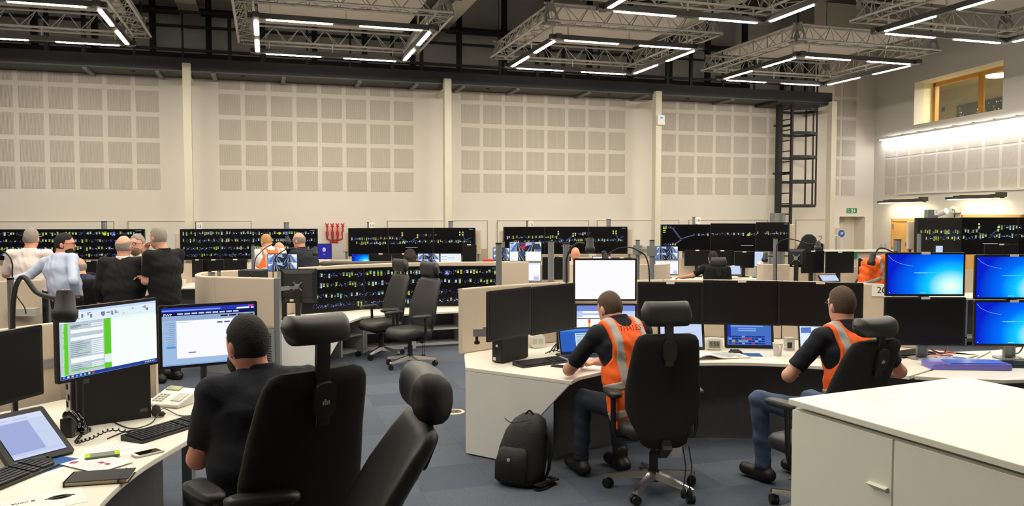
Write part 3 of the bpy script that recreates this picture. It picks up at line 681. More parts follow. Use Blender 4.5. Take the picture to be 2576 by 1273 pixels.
def pic_schedule():
    g = [R_(0, 0, 1, 1, (70, 112, 196)), R_(0, .94, 1, 1, (40, 70, 205)), R_(0, .33, .08, .84, (36, 52, 160))]
    for y, x0, x1 in ((.8, .08, .82), (.72, .08, .82), (.62, .25, .66), (.54, .25, .66)): g += [R_(x0, y, x1, y + .06, (128, 164, 236)), R_(x0, y, x1, y + .008, (70, 100, 180))]
    for r in range(4):
        for i in range(11):
            x = .03 + i * .075; y = .03 + r * .09
            c = random.choice(((24, 42, 120), (120, 160, 230), (30, 60, 150), (44, 60, 130)))
            if (r, i) in ((2, 4), (2, 5), (2, 6)): c = (190, 50, 70)
            if (r, i) in ((1, 1), (1, 3)): c = (176, 200, 50)
            if (r, i) in ((0, 1), (0, 7)): c = (180, 54, 76)
            g.append(R_(x, y, x + .068, y + .06, c))
    return g
def pic_laptop_blue():
    g = [R_(0, 0, 1, 1, (48, 96, 190)), R_(0, .9, 1, 1, (84, 132, 214)), ([(.42, .2), (.98, .2), (.98, .82), (.42, .82)], (196, 220, 228)), R_(.45, .74, .95, .78, (110, 150, 190))]
    for i in range(7): g.append(R_(.46, .3 + i * .06, .5 + .4 * random.random(), .32 + i * .06, (130, 160, 180)))
    return g + [R_(0, 0, 1, .05, (22, 44, 110))]
def pic_laptop_doc(): return [R_(0, 0, 1, 1, (226, 238, 252)), R_(.03, .62, .3, .84, (92, 122, 205)), R_(.45, .5, .7, .54, (92, 112, 215)), R_(.28, .16, .44, .32, (168, 214, 236)), R_(0, .93, 1, 1, (206, 226, 250)), R_(.03, .01, .6, .05, (40, 70, 140)), R_(.75, .7, .95, .8, (150, 180, 230))]
def pic_word():
    g = [R_(0, 0, 1, 1, (236, 250, 250)), R_(0, .965, 1, 1, (196, 216, 250)), R_(0, .82, 1, .965, (226, 240, 252))]
    for i in range(26):
        x = .05 + random.random() * .9; g.append(R_(x, random.choice((.86, .9, .93)), x + .02, random.choice((.87, .91, .94)) + .006, random.choice(((150, 165, 190), (120, 130, 150), (200, 190, 90)))))
    g += [R_(0, .06, .43, .82, (188, 204, 212)), R_(.03, .06, .075, .82, (98, 206, 44)), R_(.43, .05, .5, .82, (96, 204, 40)), R_(.43, .14, .5, .27, (226, 242, 236)), R_(.1, .1, .43, .115, (104, 208, 52))]
    for y, hgt in ((.66, .05), (.55, .05), (.22, .07)): g.append(R_(.1, y, .42, y + hgt, (246, 250, 252)))
    for i in range(24):
        y = .12 + i * .028
        if .2 < y < .3 or .53 < y < .72: continue
        g.append(R_(.1, y, .16 + .12 * random.random(), y + .009, (128, 138, 146))); g.append(R_(.3, y - .003, .42, y + .013, (238, 244, 248)))
    for y in (.77, .75): g.append(R_(.1, y, .2, y + .008, (120, 130, 140)))
    g += [R_(.5, .06, 1, .78, (247, 254, 252)), R_(0, 0, 1, .055, (44, 66, 150)), R_(0, 0, 1, .004, (120, 170, 240))]
    for i, c in enumerate(((80, 150, 220), (220, 220, 230), (230, 200, 90), (90, 170, 230), (150, 200, 230), (120, 200, 150), (190, 220, 160), (220, 60, 60))): g.append(R_(.02 + i * .04, .015, .04 + i * .04, .045, c))
    for i in range(6): g.append(R_(.86 + i * .02, .02, .87 + i * .02, .04, (210, 220, 240)))
    return g
def pic_web():
    g = [R_(0, 0, 1, 1, (160, 188, 226)), R_(0, .92, 1, 1, (44, 58, 190)), R_(0, .94, .62, .965, (120, 160, 240)), R_(.8, .93, .94, .96, (240, 245, 252)), R_(0, .86, 1, .925, (24, 26, 84)), R_(.0, .78, 1, .86, (150, 172, 206))]
    for i in range(9): g.append(R_(.16 + i * .075, .878, .22 + i * .075, .905, (190, 206, 236)))
    for i in range(4): g.append(R_(.62 + i * .095, .81, .70 + i * .095, .838, (30, 34, 60)))
    g += [R_(.15, .12, .9, .77, (250, 250, 255))]
    for i, c in enumerate(((90, 92, 150), (90, 92, 150), (100, 110, 190), (110, 170, 235))): g.append(R_(.58 + i * .08, .70, .64 + i * .08, .725, c))
    for i in range(14): g.append(R_(.02 + .06 * random.random(), .3 + i * .033, .13, .308 + i * .033, (112, 136, 180)))
    g += [R_(.04, .3, .14, .34, (86, 150, 220)), R_(.17, .735, .28, .742, (150, 155, 175)), R_(.27, .205, .35, .222, (90, 92, 150)), R_(0, 0, 1, .02, (120, 160, 215)), R_(.93, .965, .985, .99, (210, 80, 90)), R_(.96, .93, .99, .955, (230, 235, 250))]
    return g
def pic_control():
    g = [R_(0, 0, 1, 1, (250, 252, 255)), R_(0, .86, 1, 1, (120, 140, 214)), R_(0, .7, .1, .86, (190, 206, 240)), R_(.62, .72, 1, .86, (200, 214, 244)), R_(.1, .76, .6, .8, (170, 190, 232)), R_(0, .66, 1, .68, (40, 44, 60)), R_(.20, .56, .235, .65, (230, 60, 60)), R_(.2, .34, .235, .56, (245, 180, 40))]
    for i in range(8): g.append(R_(.2, .06 + i * .034, .235, .084 + i * .034, (30, 36, 70)))
    return g + [R_(.8, .2, .95, .24, (200, 210, 230))]
def pic_desk_blue():      # marks over the blue desktop
    pts = [(.0, .97), (.06, .86), (.15, .78), (.25, .73), (.33, .71)]
    g = [L_(a[0], a[1], b[0], b[1], (130, 180, 255), .004) for a, b in zip(pts[:-1], pts[1:])]
    return g + [R_(.35, .53, .52, .545, (130, 220, 255)), R_(.52, .535, .66, .542, (120, 225, 255)), R_(.43, .03, .51, .042, (190, 235, 255)), R_(.02, .03, .035, .05, (160, 190, 255)), R_(.47, .33, .53, .336, (20, 150, 235))]
def pic_purple(): return [R_(0, 0, 1, 1, (52, 48, 150)), O_(.5, .62, .15, (216, 216, 226), 1.25, 20), O_(.5, .6, .1, (178, 180, 196), 1.25, 16), R_(.46, .28, .54, .33, (180, 180, 225))]
def overview(seed, rows):
    rnd = random.Random(seed); g = []
    YG = ((206, 218, 60), (196, 212, 84), (224, 230, 178), (186, 206, 56), (176, 220, 190), (214, 222, 232))
    for (y, ua, ub, dens) in rows:
        x = ua
        for dy in (-.016, .0, .016): g.append(L_(ua, y + dy, ub, y + dy, (44, 50, 92), .0018, 5))
        while x < ub:
            if rnd.random() < .42 * dens:
                c = rnd.choice(YG); k = rnd.choice((2, 2, 3)); y0 = y + .035 + rnd.uniform(-.012, .012)
                for j in range(k): g.append(R_(x, y0 - .034 * j - .022, x + .0092, y0 - .034 * j, c))
                g.append(R_(x - .002, y0 + .016, x + .011, y0 + .027, rnd.choice(((96, 150, 120), (130, 140, 165), (70, 96, 190), (150, 190, 160)))))
                x += .0135
            else:
                for _ in range(5):
                    xx = x + rnd.random() * .014; yy = y + rnd.uniform(-.045, .045)
                    g.append(L_(xx, yy, xx + rnd.uniform(-.006, .009), yy + rnd.uniform(-.03, .03), rnd.choice(((84, 92, 165), (150, 158, 200), (66, 86, 205), (108, 112, 150), (210, 216, 235))), .0028, 5))
                if rnd.random() < .35: g.append(R_(x, y - .012, x + .006, y + .008, rnd.choice(((80, 110, 240), (225, 228, 240), (150, 175, 235)))))
                x += .0125
            x += rnd.uniform(.0, .006)
    return g
PICS = {'white': pic_white, 'doc': pic_doc, 'list': pic_list, 'cctv': pic_cctv, 'cctv2': pic_cctv2, 'tablet': pic_tablet, 'tablet2': pic_tablet2, 'schedule': pic_schedule, 'laptop_blue': pic_laptop_blue,
        'laptop_doc': pic_laptop_doc, 'word': pic_word, 'web': pic_web, 'control': pic_control, 'blue': pic_desk_blue, 'purple': pic_purple}
def video_wall(label, segs, items, base=0., ncut=None):
    """row of big display panels; segs = [(pl,yl,pr,yr)], one per panel, shared top/bottom z; picture items run 0..1 over all panels"""
    o = None; n = len(segs)
    for i, (pl, yl, pr, yr, zt, zb) in enumerate(segs):
        L = at(pl, 620, yl); R = at(pr, 620, yr); d = Vector((R.x - L.x, R.y - L.y)); c = Vector(((L.x + R.x) / 2, (L.y + R.y) / 2, 0)); rz = math.atan2(d.y, d.x); w, h = d.length, zt - zb
        if o is None: o = thing('overview_screen', label, 'overview screen', (c.x, c.y, base), 0)
        M = Matrix.Translation(Vector((c.x - o.location.x, c.y - o.location.y, (zt + zb) / 2 - base))) @ Matrix.Rotation(rz, 4, 'Z')
        b = MB(); b.prism(rrect(w, h, .006, 2), 0, .06, XZ); q = b.build('display_panel', BLKP, o); q.matrix_local = M
        s = MB(); s.box((-w/2 + .008, -.0012, -h/2 + .008), (w/2 - .008, .004, h/2 - .008)); s.build('screen', OVGL, q)
        its = []
        for poly, col in items:
            us = [u * n - i for u, _ in poly]
            if min(us) >= 0 and max(us) <= 1: its.append(([(u, v) for u, (_, v) in zip(us, poly)], col))
        if its: gfx(q, w - .016, h - .016, its)
        p = MB(); p.box((-.04, .07, -(zt + zb) / 2 + base), (.04, .13, h/2 - .02)); p.build('support_post', GREYP, q)
    return o
# ---- chairs
BACKP = [(0, .11, .02), (.03, .15, .035), (.12, .178, .042), (.22, .215, .045), (.33, .25, .045), (.48, .253, .045), (.68, .236, .043), (.86, .22, .04), (.94, .207, .037), (.98, .188, .03), (1.0, .15, .012)]
def chair(label, loc, rz, seat=.48, back=.72, rec=.16, head=.10, headw=.16, arms=True, headr=(.052, .078), group=None, star=0., fab=None, pumps=False, headtilt=0., cat='office chair', armz=.2, logo=False):
    fab = fab or FABRIC
    o = thing('office_chair', label, cat, loc, rz, group)
    for i in range(5):
        a = star + i * 2 * math.pi / 5; c, s = math.cos(a), math.sin(a); lg = MB()
        x = Vector((c, s, 0)); y = Vector((-s, c, 0)); rings = []
        for r, w, z0, z1 in ((.03, .032, .09, .14), (.15, .026, .085, .125), (.31, .02, .072, .098), (.325, .012, .074, .092)):
            rings.append([x * r + y * w + Vector((0, 0, z0)), x * r - y * w + Vector((0, 0, z0)), x * r - y * w * .6 + Vector((0, 0, z1)), x * r + y * w * .6 + Vector((0, 0, z1))])
        lg.loft(rings, smooth=False); l = lg.build('base_leg', CHROME, o)
        cs = MB(); ctr = x * .305; cs.cyl(ctr + Vector((0, 0, .05)), ctr + Vector((0, 0, .08)), .012, n=8)
        q = Vector((math.cos(a + .9), math.sin(a + .9), 0))
        for k in (-1, 1): cs.cyl(ctr + q * (.006 * k) + Vector((0, 0, .031)), ctr + q * (.026 * k) + Vector((0, 0, .031)), .031, n=14)
        cs.build('castor', BLKP, o)
    g = MB(); g.cyl((0, 0, .1), (0, 0, .26), .03, n=14); g.cyl((0, 0, .26), (0, 0, seat - .08), .022, n=12); g.cyl((0, 0, .075), (0, 0, .15), .05, .04, n=14); g.build('gas_column', BLKP, o)
    m = MB(); m.box((-.09, -.16, seat - .12), (.09, .12, seat - .05)); m.bar((-.2, .02, seat - .1), (.2, .02, seat - .1), .02); m.build('mechanism', BLKPM, o, bevel=.01)
    st = MB(); rings = []
    for z, k in ((-.06, .86), (-.045, .97), (-.01, 1.0), (.02, .985), (.04, .9), (.045, .7)):
        rg = superring(0, .02, seat + z, .25 * k, .245 * k, 24, 3.4)
        rings.append([Vector((v.x, v.y, v.z - .5 * max(0, v.y - .12) ** 2 * 3)) for v in rg])
    st.loft(rings); st.build('seat', LEATH, o)
    TB = Matrix.Translation((0, -.21, seat - .1)) @ Matrix.Rotation(rec, 4, 'X')
    bk = MB(); rings = []
    for t, hw, hd in BACKP:
        bow = .035 * math.sin(math.pi * min(1, t * 1.15)) - .02 * max(0, t - .6)
        rg = []
        for i in range(24):
            a = 2 * math.pi * i / 24; cx, sy = math.cos(a), math.sin(a)
            x = hw * math.copysign(abs(cx) ** .62, cx); y = hd * math.copysign(abs(sy) ** .62, sy)
            rg.append(TB @ Vector((x, y + bow + .9 * x * x * (.5 if t < .9 else .2), t * back)))
        rings.append(rg)
    bk.loft(rings); bk.build('backrest', fab, o)
    pk = MB(); pk.T = TB; pk.bar((0, -.05, .0), (0, -.04, back * .08), .05, .03); pk.bar((0, .04, -.06), (0, -.06, .03), .06, .05); pk.build('back_bracket', BLKPM, o)
    if head:
        ps = MB(); ps.T = TB
        ps.bar((0, -.05, back - .2), (0, -.02, back + head), .055, .022); ps.build('headrest_post', BLKP, o, bevel=.004)
        pc = MB(); pc.T = TB; pc.loft([[Vector((x, -.058 + dy, back - .10 + z)) for x, z in rrect(.085, .13, .03, 4)] for dy in (.012, -.012)]); pcv = pc.build('post_cover', BLKPM, o)
        if logo:
            lm = MB(); lm.T = TB
            for x, hgt in ((-.012, .014), (-.004, .022), (.004, .014), (.012, .014)): lm.box((x - .0025, -.0725, back - .115), (x + .0025, -.069, back - .115 + hgt))
            lm.box((-.014, -.0725, back - .104), (.014, -.069, back - .1)); lm.build('maker_mark', GREYW, pcv)
        TH_ = TB @ Matrix.Translation((0, .01, back + head)) @ Matrix.Rotation(headtilt, 4, 'X')
        hd_ = MB(); rings = []; K = 12
        for i in range(K + 1):
            u = -1 + 2 * i / K; e = min(1, (1 - abs(u)) * 7 + .55) if abs(u) < 1 else .4
            e = 1.0 if abs(u) < .8 else math.sqrt(max(.06, 1 - ((abs(u) - .8) / .205) ** 2))
            yy = .022 * u * u
            rings.append([TH_ @ Vector((u * headw, yy + headr[0] * e * math.copysign(abs(math.cos(a)) ** .8, math.cos(a)) + .012 * math.sin(a), headr[1] * e * math.copysign(abs(math.sin(a)) ** .85, math.sin(a)))) for a in [2 * math.pi * j / 18 for j in range(18)]])
        hd_.loft(rings); hd_.build('headrest', LEATH, o)
    if arms:
        for s in (-1, 1):
            ap = MB(); ap.tube([(s * .12, -.02, seat - .09), (s * .27, -.02, seat - .08), (s * .285, -.02, seat - .02), (s * .285, -.01, seat + armz - .02)], .018, 8); arm = ap.build('armrest', BLKP, o)
            pd = MB(); pd.loft([superring(s * .28, .03, seat + armz + z, .048 * k, .13 * k, 16, 3) for z, k in ((-.022, .85), (-.01, 1), (.008, 1), (.018, .8))]); pd.build('arm_pad', GREYPAD if s > 0 and False else LEATH, arm)
    lv = MB(); lv.bar((.1, .0, seat - .09), (.27, .03, seat - .1), .016); lv.cyl((.27, .03, seat - .1), (.3, .032, seat - .1), .016, n=8); lv.build('lever', BLKP, o)
    if pumps:
        for x in (.10, .14):
            pm = MB(); pm.tube([(x, -.28, seat - .08), (x + .01, -.31, seat - .2), (x, -.3, seat - .34)], .004, 5); bulb = pm.build('pump_tube', BLKP, o)
            b2 = MB(); b2.lathe([(.001, 0), (.016, .01), (.02, .035), (.012, .065), (.003, .075)], 10, Matrix.Translation((x, -.3, seat - .41))); b2.build('pump_bulb', BLKP, bulb)
    return o
# ---- small things
def keyboard(label, c, rz, w=.45, d=.16, wedge=.02, white=False):
    o = thing('keyboard', label, 'keyboard', c, rz)
    b = MB(); b.add([(-w/2, -d/2, 0), (w/2, -d/2, 0), (w/2, d/2, 0), (-w/2, d/2, 0), (-w/2, -d/2, .012), (w/2, -d/2, .012), (w/2, d/2, .012 + wedge), (-w/2, d/2, .012 + wedge)], [(0,3,2,1),(4,5,6,7),(0,1,5,4),(1,2,6,5),(2,3,7,6),(3,0,4,7)])
    b.build('case', BLKP, o, bevel=.003)
    k = MB(); rows = 6; py = (d - .03) / rows
    for r in range(rows):
        y = -d/2 + .015 + (r + .5) * py; z = .012 + wedge * (y + d/2) / d; x = -w/2 + .012
        blocks = ((0, .66), (.685, .80), (.825, 1.0))
        for a, e in blocks:
            n = max(2, int(round((e - a) * w / .0215))); pw = (e - a) * (w - .024) / n
            for i in range(n):
                if r == 0 and a == 0 and 4 <= i <= 9: continue
                cx = -w/2 + .012 + a * (w - .024) + (i + .5) * pw; k.box((cx - pw * .42, y - py * .42, z), (cx + pw * .42, y + py * .42, z + .007))
        if r == 0:
            a0 = -w/2 + .012 + 4 * .66 * (w - .024) / max(2, int(round(.66 * w / .0215))); k.box((a0, y - py * .42, z), (a0 + .125, y + py * .42, z + .007))
    q = k.build('keys', mat('key_black', (34, 34, 36), .5), o); q['kind'] = 'stuff'
    return o
def mouse(label, c, rz):
    o = thing('mouse', label, 'mouse', c, rz); b = MB(); rings = []
    for t, w, h in ((-.058, .012, .008), (-.05, .024, .02), (-.02, .032, .036), (.02, .03, .034), (.05, .024, .022), (.06, .012, .008)):
        rings.append([Vector((w * math.cos(a), t, max(0, h * math.sin(a)) if math.sin(a) > 0 else 0)) for a in [math.pi * 2 * i / 16 for i in range(16)]])
    b.loft(rings); b.build('body', BLKPM, o); wl = MB(); wl.cyl((-.004, .035, .028), (.004, .035, .028), .008, n=10); wl.build('wheel', BLKP, o); return o
def cable(label, pts, r=.004, m=None, name='cable', cat='cable'):
    P = [Vector(p) for p in pts]; out = []
    for i in range(len(P) - 1):
        p0, p1, p2, p3 = P[max(0, i-1)], P[i], P[i+1], P[min(len(P)-1, i+2)]
        for j in range(6):
            t = j / 6; out.append(.5 * ((2*p1) + (p2-p0)*t + (2*p0-5*p1+4*p2-p3)*t*t + (3*p1-p0-3*p2+p3)*t*t*t))
    out.append(P[-1]); mb = MB(); o0 = out[0].copy(); mb.tube([p - o0 for p in out], r, 6)
    return tag(mb.build(name, m or BLKP, None, o0), label, cat)
def spline(pts, n=8):
    P = [Vector(p) for p in pts]; out = []
    for i in range(len(P) - 1):
        p0, p1, p2, p3 = P[max(0, i-1)], P[i], P[i+1], P[min(len(P)-1, i+2)]
        for j in range(n):
            t = j / n; out.append(.5 * ((2*p1) + (p2-p0)*t + (2*p0-5*p1+4*p2-p3)*t*t + (3*p1-p0-3*p2+p3)*t*t*t))
    return out + [P[-1]]
def post(label, p, z0, z1, r=.04, capm=None, name='equipment_post', sign=None):
    o = thing(name, label, 'post', (p[0], p[1], z0)); b = MB()
    n = 20; pts = [((r if i % 2 else r * .9) * math.cos(2*math.pi*i/n), (r if i % 2 else r * .9) * math.sin(2*math.pi*i/n)) for i in range(n)]
    b.prism(pts, 0, z1 - z0); b.build('extrusion', GREYP, o); c = MB(); c.cyl((0, 0, z1 - z0), (0, 0, z1 - z0 + .012), r * 1.08, n=16); c.build('end_cap', BLKP, o)
    return o
def gooseneck(label, base, pts, head_p, head_d, r=.008, L=.11, R=.034):
    """microphone on a bent neck: base on the desk, head pointing along head_d"""
    o = thing('microphone', label, 'microphone', base); B = Vector(base); b = MB(); b.tube([p - B for p in spline(pts)], r, 8); b.build('gooseneck', BLKPM, o)
    h = MB(); d = Vector(head_d).normalized(); q = Vector(head_p) - B; M = Matrix.Translation(q) @ d.to_track_quat('Z', 'Y').to_matrix().to_4x4()
    h.lathe([(R * .72, 0), (R * .8, .004), (R, L * .6), (R * 1.18, L * .62), (R * 1.2, L * .85), (R * .95, L)], 18, M); hd_ = h.build('microphone_head', BLKPM, o)
    c = MB(); 
    for i in range(12):
        a = i * math.pi / 6; c.bar(M @ Vector((R * .2 * math.cos(a), R * .2 * math.sin(a), -.001)), M @ Vector((R * .62 * math.cos(a), R * .62 * math.sin(a), -.001)), .004, .003)
    c.build('grille_slots', GREYP, hd_)
    ft = MB(); ft.cyl((0, 0, 0), (0, 0, .03), r * 2.2, n=12); ft.build('neck_mount', BLKP, o); return o
def paper(label, c, rz, w=.21, d=.297, z=.0012, lines=True, m=None, name='paper_sheet'):
    o = thing(name, label, 'paper', c, rz); b = MB(); b.box((-w/2, -d/2, 0), (w/2, d/2, z)); b.build('sheet', m or PAPER, o)
    if lines:
        l = MB()
        for i in range(9):
            y = d/2 - .04 - i * (d - .07) / 9; l.box((-w/2 + .025, y, z), (w/2 - .03 - random.random() * w * .4, y + .004, z + .0004))
        q = l.build('print', INKL, o); q['kind'] = 'stuff'
    return o
def cup(label, c, white=True):
    o = thing('cup', label, 'cup', c); b = MB(); b.lathe([(.026, 0), (.03, .004), (.042, .105), (.044, .108), (.04, .106), (.028, .008), (.001, .008)], 22); b.build('body', WHITEP, o)
    h = MB(); h.tube([(0, -.036, .09), (0, -.058, .085), (0, -.06, .05), (0, -.034, .03)], .006, 6); h.build('handle', WHITEP, o); return o
# ================================================================= PEOPLE (smooth solid built from joints, meshed with surface nets)
class Solid:
    def __init__(s): s.p = []; s.cut = []; s.sub = []
    def cap(s, a, b, ra, rb=None, k=.025, lat=None, sc=1., cuts=()):
        s.p.append(('c', np.array(a, float), np.array(b, float), ra, ra if rb is None else rb, k, None if lat is None else np.array(lat, float), sc, cuts)); return s
    def ell(s, c, r, R=None, k=.02):
        s.p.append(('e', np.array(c, float), np.array(r, float), np.eye(3) if R is None else np.array(R, float), k)); return s
    def plane(s, p, n): s.cut.append((np.array(p, float), np.array(n, float))); return s     # keep side where (x-p).n < 0
    def bounds(s):
        lo = np.full(3, 9.); hi = -lo
        for q in s.p:
            if q[0] == 'c':
                r = max(q[3], q[4]) * max(1, q[7]); lo = np.minimum(lo, np.minimum(q[1], q[2]) - r); hi = np.maximum(hi, np.maximum(q[1], q[2]) + r)
            else: r = q[2].max(); lo = np.minimum(lo, q[1] - r); hi = np.maximum(hi, q[1] + r)
        return lo, hi
    def mesh(s, vox, grow=0., fold=0., fseed=0, funcs=()):
        lo, hi = s.bounds(); lo -= 3 * vox + grow; hi += 3 * vox + grow
        n = np.ceil((hi - lo) / vox).astype(int) + 1; V = np.full(n, .5, np.float32)
        ax = [(lo[i] + vox * np.arange(n[i])).astype(np.float32) for i in range(3)]
        for q in s.p:
            if q[0] == 'c': r = max(q[3], q[4]) * max(1, q[7]); a = np.minimum(q[1], q[2]) - r; b = np.maximum(q[1], q[2]) + r; k = q[5]
            else: r = q[2].max(); a, b = q[1] - r, q[1] + r; k = q[4]
            mg = max(k, 2 * vox) + grow + .01
            i0 = np.maximum(0, np.floor((a - mg - lo) / vox).astype(int)); i1 = np.minimum(n, np.ceil((b + mg - lo) / vox).astype(int) + 1)
            sl = tuple(slice(i0[i], i1[i]) for i in range(3))
            P = np.stack(np.meshgrid(*[ax[i][sl[i]] for i in range(3)], indexing='ij'), -1)
            if q[0] == 'c':
                A, B = q[1], q[2]; X = P - A; ba = B - A
                if q[6] is not None:
                    l = q[6]; X = X - (X @ l)[..., None] * l * (1 - 1 / q[7]); ba = ba - ba.dot(l) * l * (1 - 1 / q[7])
                L2 = max(ba.dot(ba), 1e-9); h = np.clip((X @ ba) / L2, 0, 1)
                d = np.linalg.norm(X - h[..., None] * ba, axis=-1) - (q[3] + (q[4] - q[3]) * h)
                for cp_, cn_ in q[8]: d = np.maximum(d, (P - np.array(cp_, float)) @ np.array(cn_, float) - grow)
            else:
                X = (P - q[1]) @ q[3].T; kk = np.linalg.norm(X / q[2], axis=-1); k2 = np.linalg.norm(X / q[2] ** 2, axis=-1); d = kk * (kk - 1) / np.maximum(k2, 1e-6)
            d = d - grow; v = V[sl]; hh = np.maximum(k - np.abs(v - d), 0) / k; V[sl] = np.minimum(v, d) - hh * hh * k * .25
        need = bool(s.cut) or fold or funcs or s.sub
        if need:
            m = V < .12; I = np.nonzero(m); P = np.stack([ax[i][I[i]] for i in range(3)], -1); d = V[m]
            if fold:
                f = np.sin(P[:, 2] * 38 + 9 * np.sin(P[:, 0] * 11 + fseed) + 5 * P[:, 1]) * np.sin(P[:, 0] * 17 + P[:, 1] * 13 + fseed) + .5 * np.sin(P[:, 2] * 71 + P[:, 0] * 40 + fseed * 2)
                d = d + fold * f
            for sb in s.sub:
                c, r = sb; d = np.maximum(d, -(np.linalg.norm(P - np.array(c), axis=-1) - r))
            for p, nn in s.cut: d = np.maximum(d, (P - p) @ (nn / np.linalg.norm(nn)))
            for fn in funcs: d = np.maximum(d, fn(P))
            V[m] = d
        return nets(V, lo, vox)
def nets(V, lo, vox):
    Sg = V < 0; n = V.shape
    c = np.zeros((n[0]-1, n[1]-1, n[2]-1), np.int8)
    for i in (0, 1):
        for j in (0, 1):
            for k in (0, 1): c += Sg[i:n[0]-1+i, j:n[1]-1+j, k:n[2]-1+k]
    I = np.nonzero((c > 0) & (c < 8)); N = len(I[0]); idx = np.full(c.shape, -1, np.int64); idx[I] = np.arange(N)
    B = np.stack(I, -1); pos = np.zeros((N, 3)); cnt = np.zeros(N)
    cor = {(i, j, k): V[I[0]+i, I[1]+j, I[2]+k].astype(float) for i in (0, 1) for j in (0, 1) for k in (0, 1)}
    for a in cor:
        for x in range(3):
            if a[x] == 0:
                b = list(a); b[x] = 1; b = tuple(b); va, vb = cor[a], cor[b]; cr = (va < 0) != (vb < 0)
                t = np.where(cr, va / np.where(cr, va - vb, 1), 0); p = np.tile(np.array(a, float), (N, 1)); p[:, x] += t; pos += p * cr[:, None]; cnt += cr
    verts = lo + (B + pos / np.maximum(cnt, 1)[:, None]) * vox; F = []
    for x in range(3):
        y, z = (x + 1) % 3, (x + 2) % 3
        sa = [slice(None)] * 3; sb = [slice(None)] * 3; sa[x] = slice(0, n[x]-1); sb[x] = slice(1, n[x])
        A, Bq = Sg[tuple(sa)], Sg[tuple(sb)]; E = np.stack(np.nonzero(A != Bq), -1)
        E = E[(E[:, y] > 0) & (E[:, z] > 0) & (E[:, y] < n[y]-1) & (E[:, z] < n[z]-1)]
        if not len(E): continue
        ins = A[tuple(E.T)]; dy = np.zeros(3, int); dy[y] = 1; dz = np.zeros(3, int); dz[z] = 1
        q = np.stack([idx[tuple((E - dy - dz).T)], idx[tuple((E - dz).T)], idx[tuple(E.T)], idx[tuple((E - dy).T)]], -1)
        q[~ins] = q[~ins][:, ::-1]; F.append(q)
    return verts, np.concatenate(F) if F else np.zeros((0, 4), int)
def net_obj(name, vf, m, parent):
    v, f = vf; me = bpy.data.meshes.new(name); me.vertices.add(len(v)); me.vertices.foreach_set('co', v.astype(np.float32).ravel())
    me.loops.add(len(f) * 4); me.loops.foreach_set('vertex_index', f.astype(np.int32).ravel()); me.polygons.add(len(f))
    me.polygons.foreach_set('loop_start', np.arange(0, len(f) * 4, 4, dtype=np.int32)); me.polygons.foreach_set('loop_total', np.full(len(f), 4, np.int32))
    me.polygons.foreach_set('use_smooth', np.ones(len(f), bool)); me.update(calc_edges=True); me.validate(); me.materials.append(m)
    o = bpy.data.objects.new(name, me); COL.objects.link(o); o.parent = parent; return o
def nrm(v): v = np.array(v, float); return v / np.linalg.norm(v)
def STAND(**k):
    J = dict(pel=(0, 0, .95), wai=(0, 0, 1.1), che=(0, .01, 1.3), neck=(0, -.015, 1.47), head=(0, .02, 1.62), shL=(-.185, -.01, 1.42), shR=(.185, -.01, 1.42), elL=(-.245, -.04, 1.13), elR=(.245, -.04, 1.13),
             wrL=(-.25, .06, .88), wrR=(.25, .06, .88), hiL=(-.09, 0, .9), hiR=(.09, 0, .9), knL=(-.1, .03, .49), knR=(.1, .03, .49), anL=(-.11, -.02, .09), anR=(.11, -.02, .09), hf=(0, 1, 0), hu=(0, 0, 1), ft=(0, 1, 0))
    J.update(k); return J
def SIT(**k):
    J = dict(pel=(0, 0, .56), wai=(0, .0, .72), che=(0, .02, .93), neck=(0, .02, 1.11), head=(0, .07, 1.26), shL=(-.185, .02, 1.05), shR=(.185, .02, 1.05), elL=(-.26, .1, .8), elR=(.26, .1, .8), wrL=(-.18, .36, .76), wrR=(.18, .36, .76),
             hiL=(-.09, .02, .54), hiR=(.09, .02, .54), knL=(-.13, .44, .54), knR=(.13, .44, .54), anL=(-.13, .42, .1), anR=(.13, .42, .1), hf=(0, 1, 0), hu=(0, 0, 1), ft=(0, 1, 0))
    J.update(k); return J
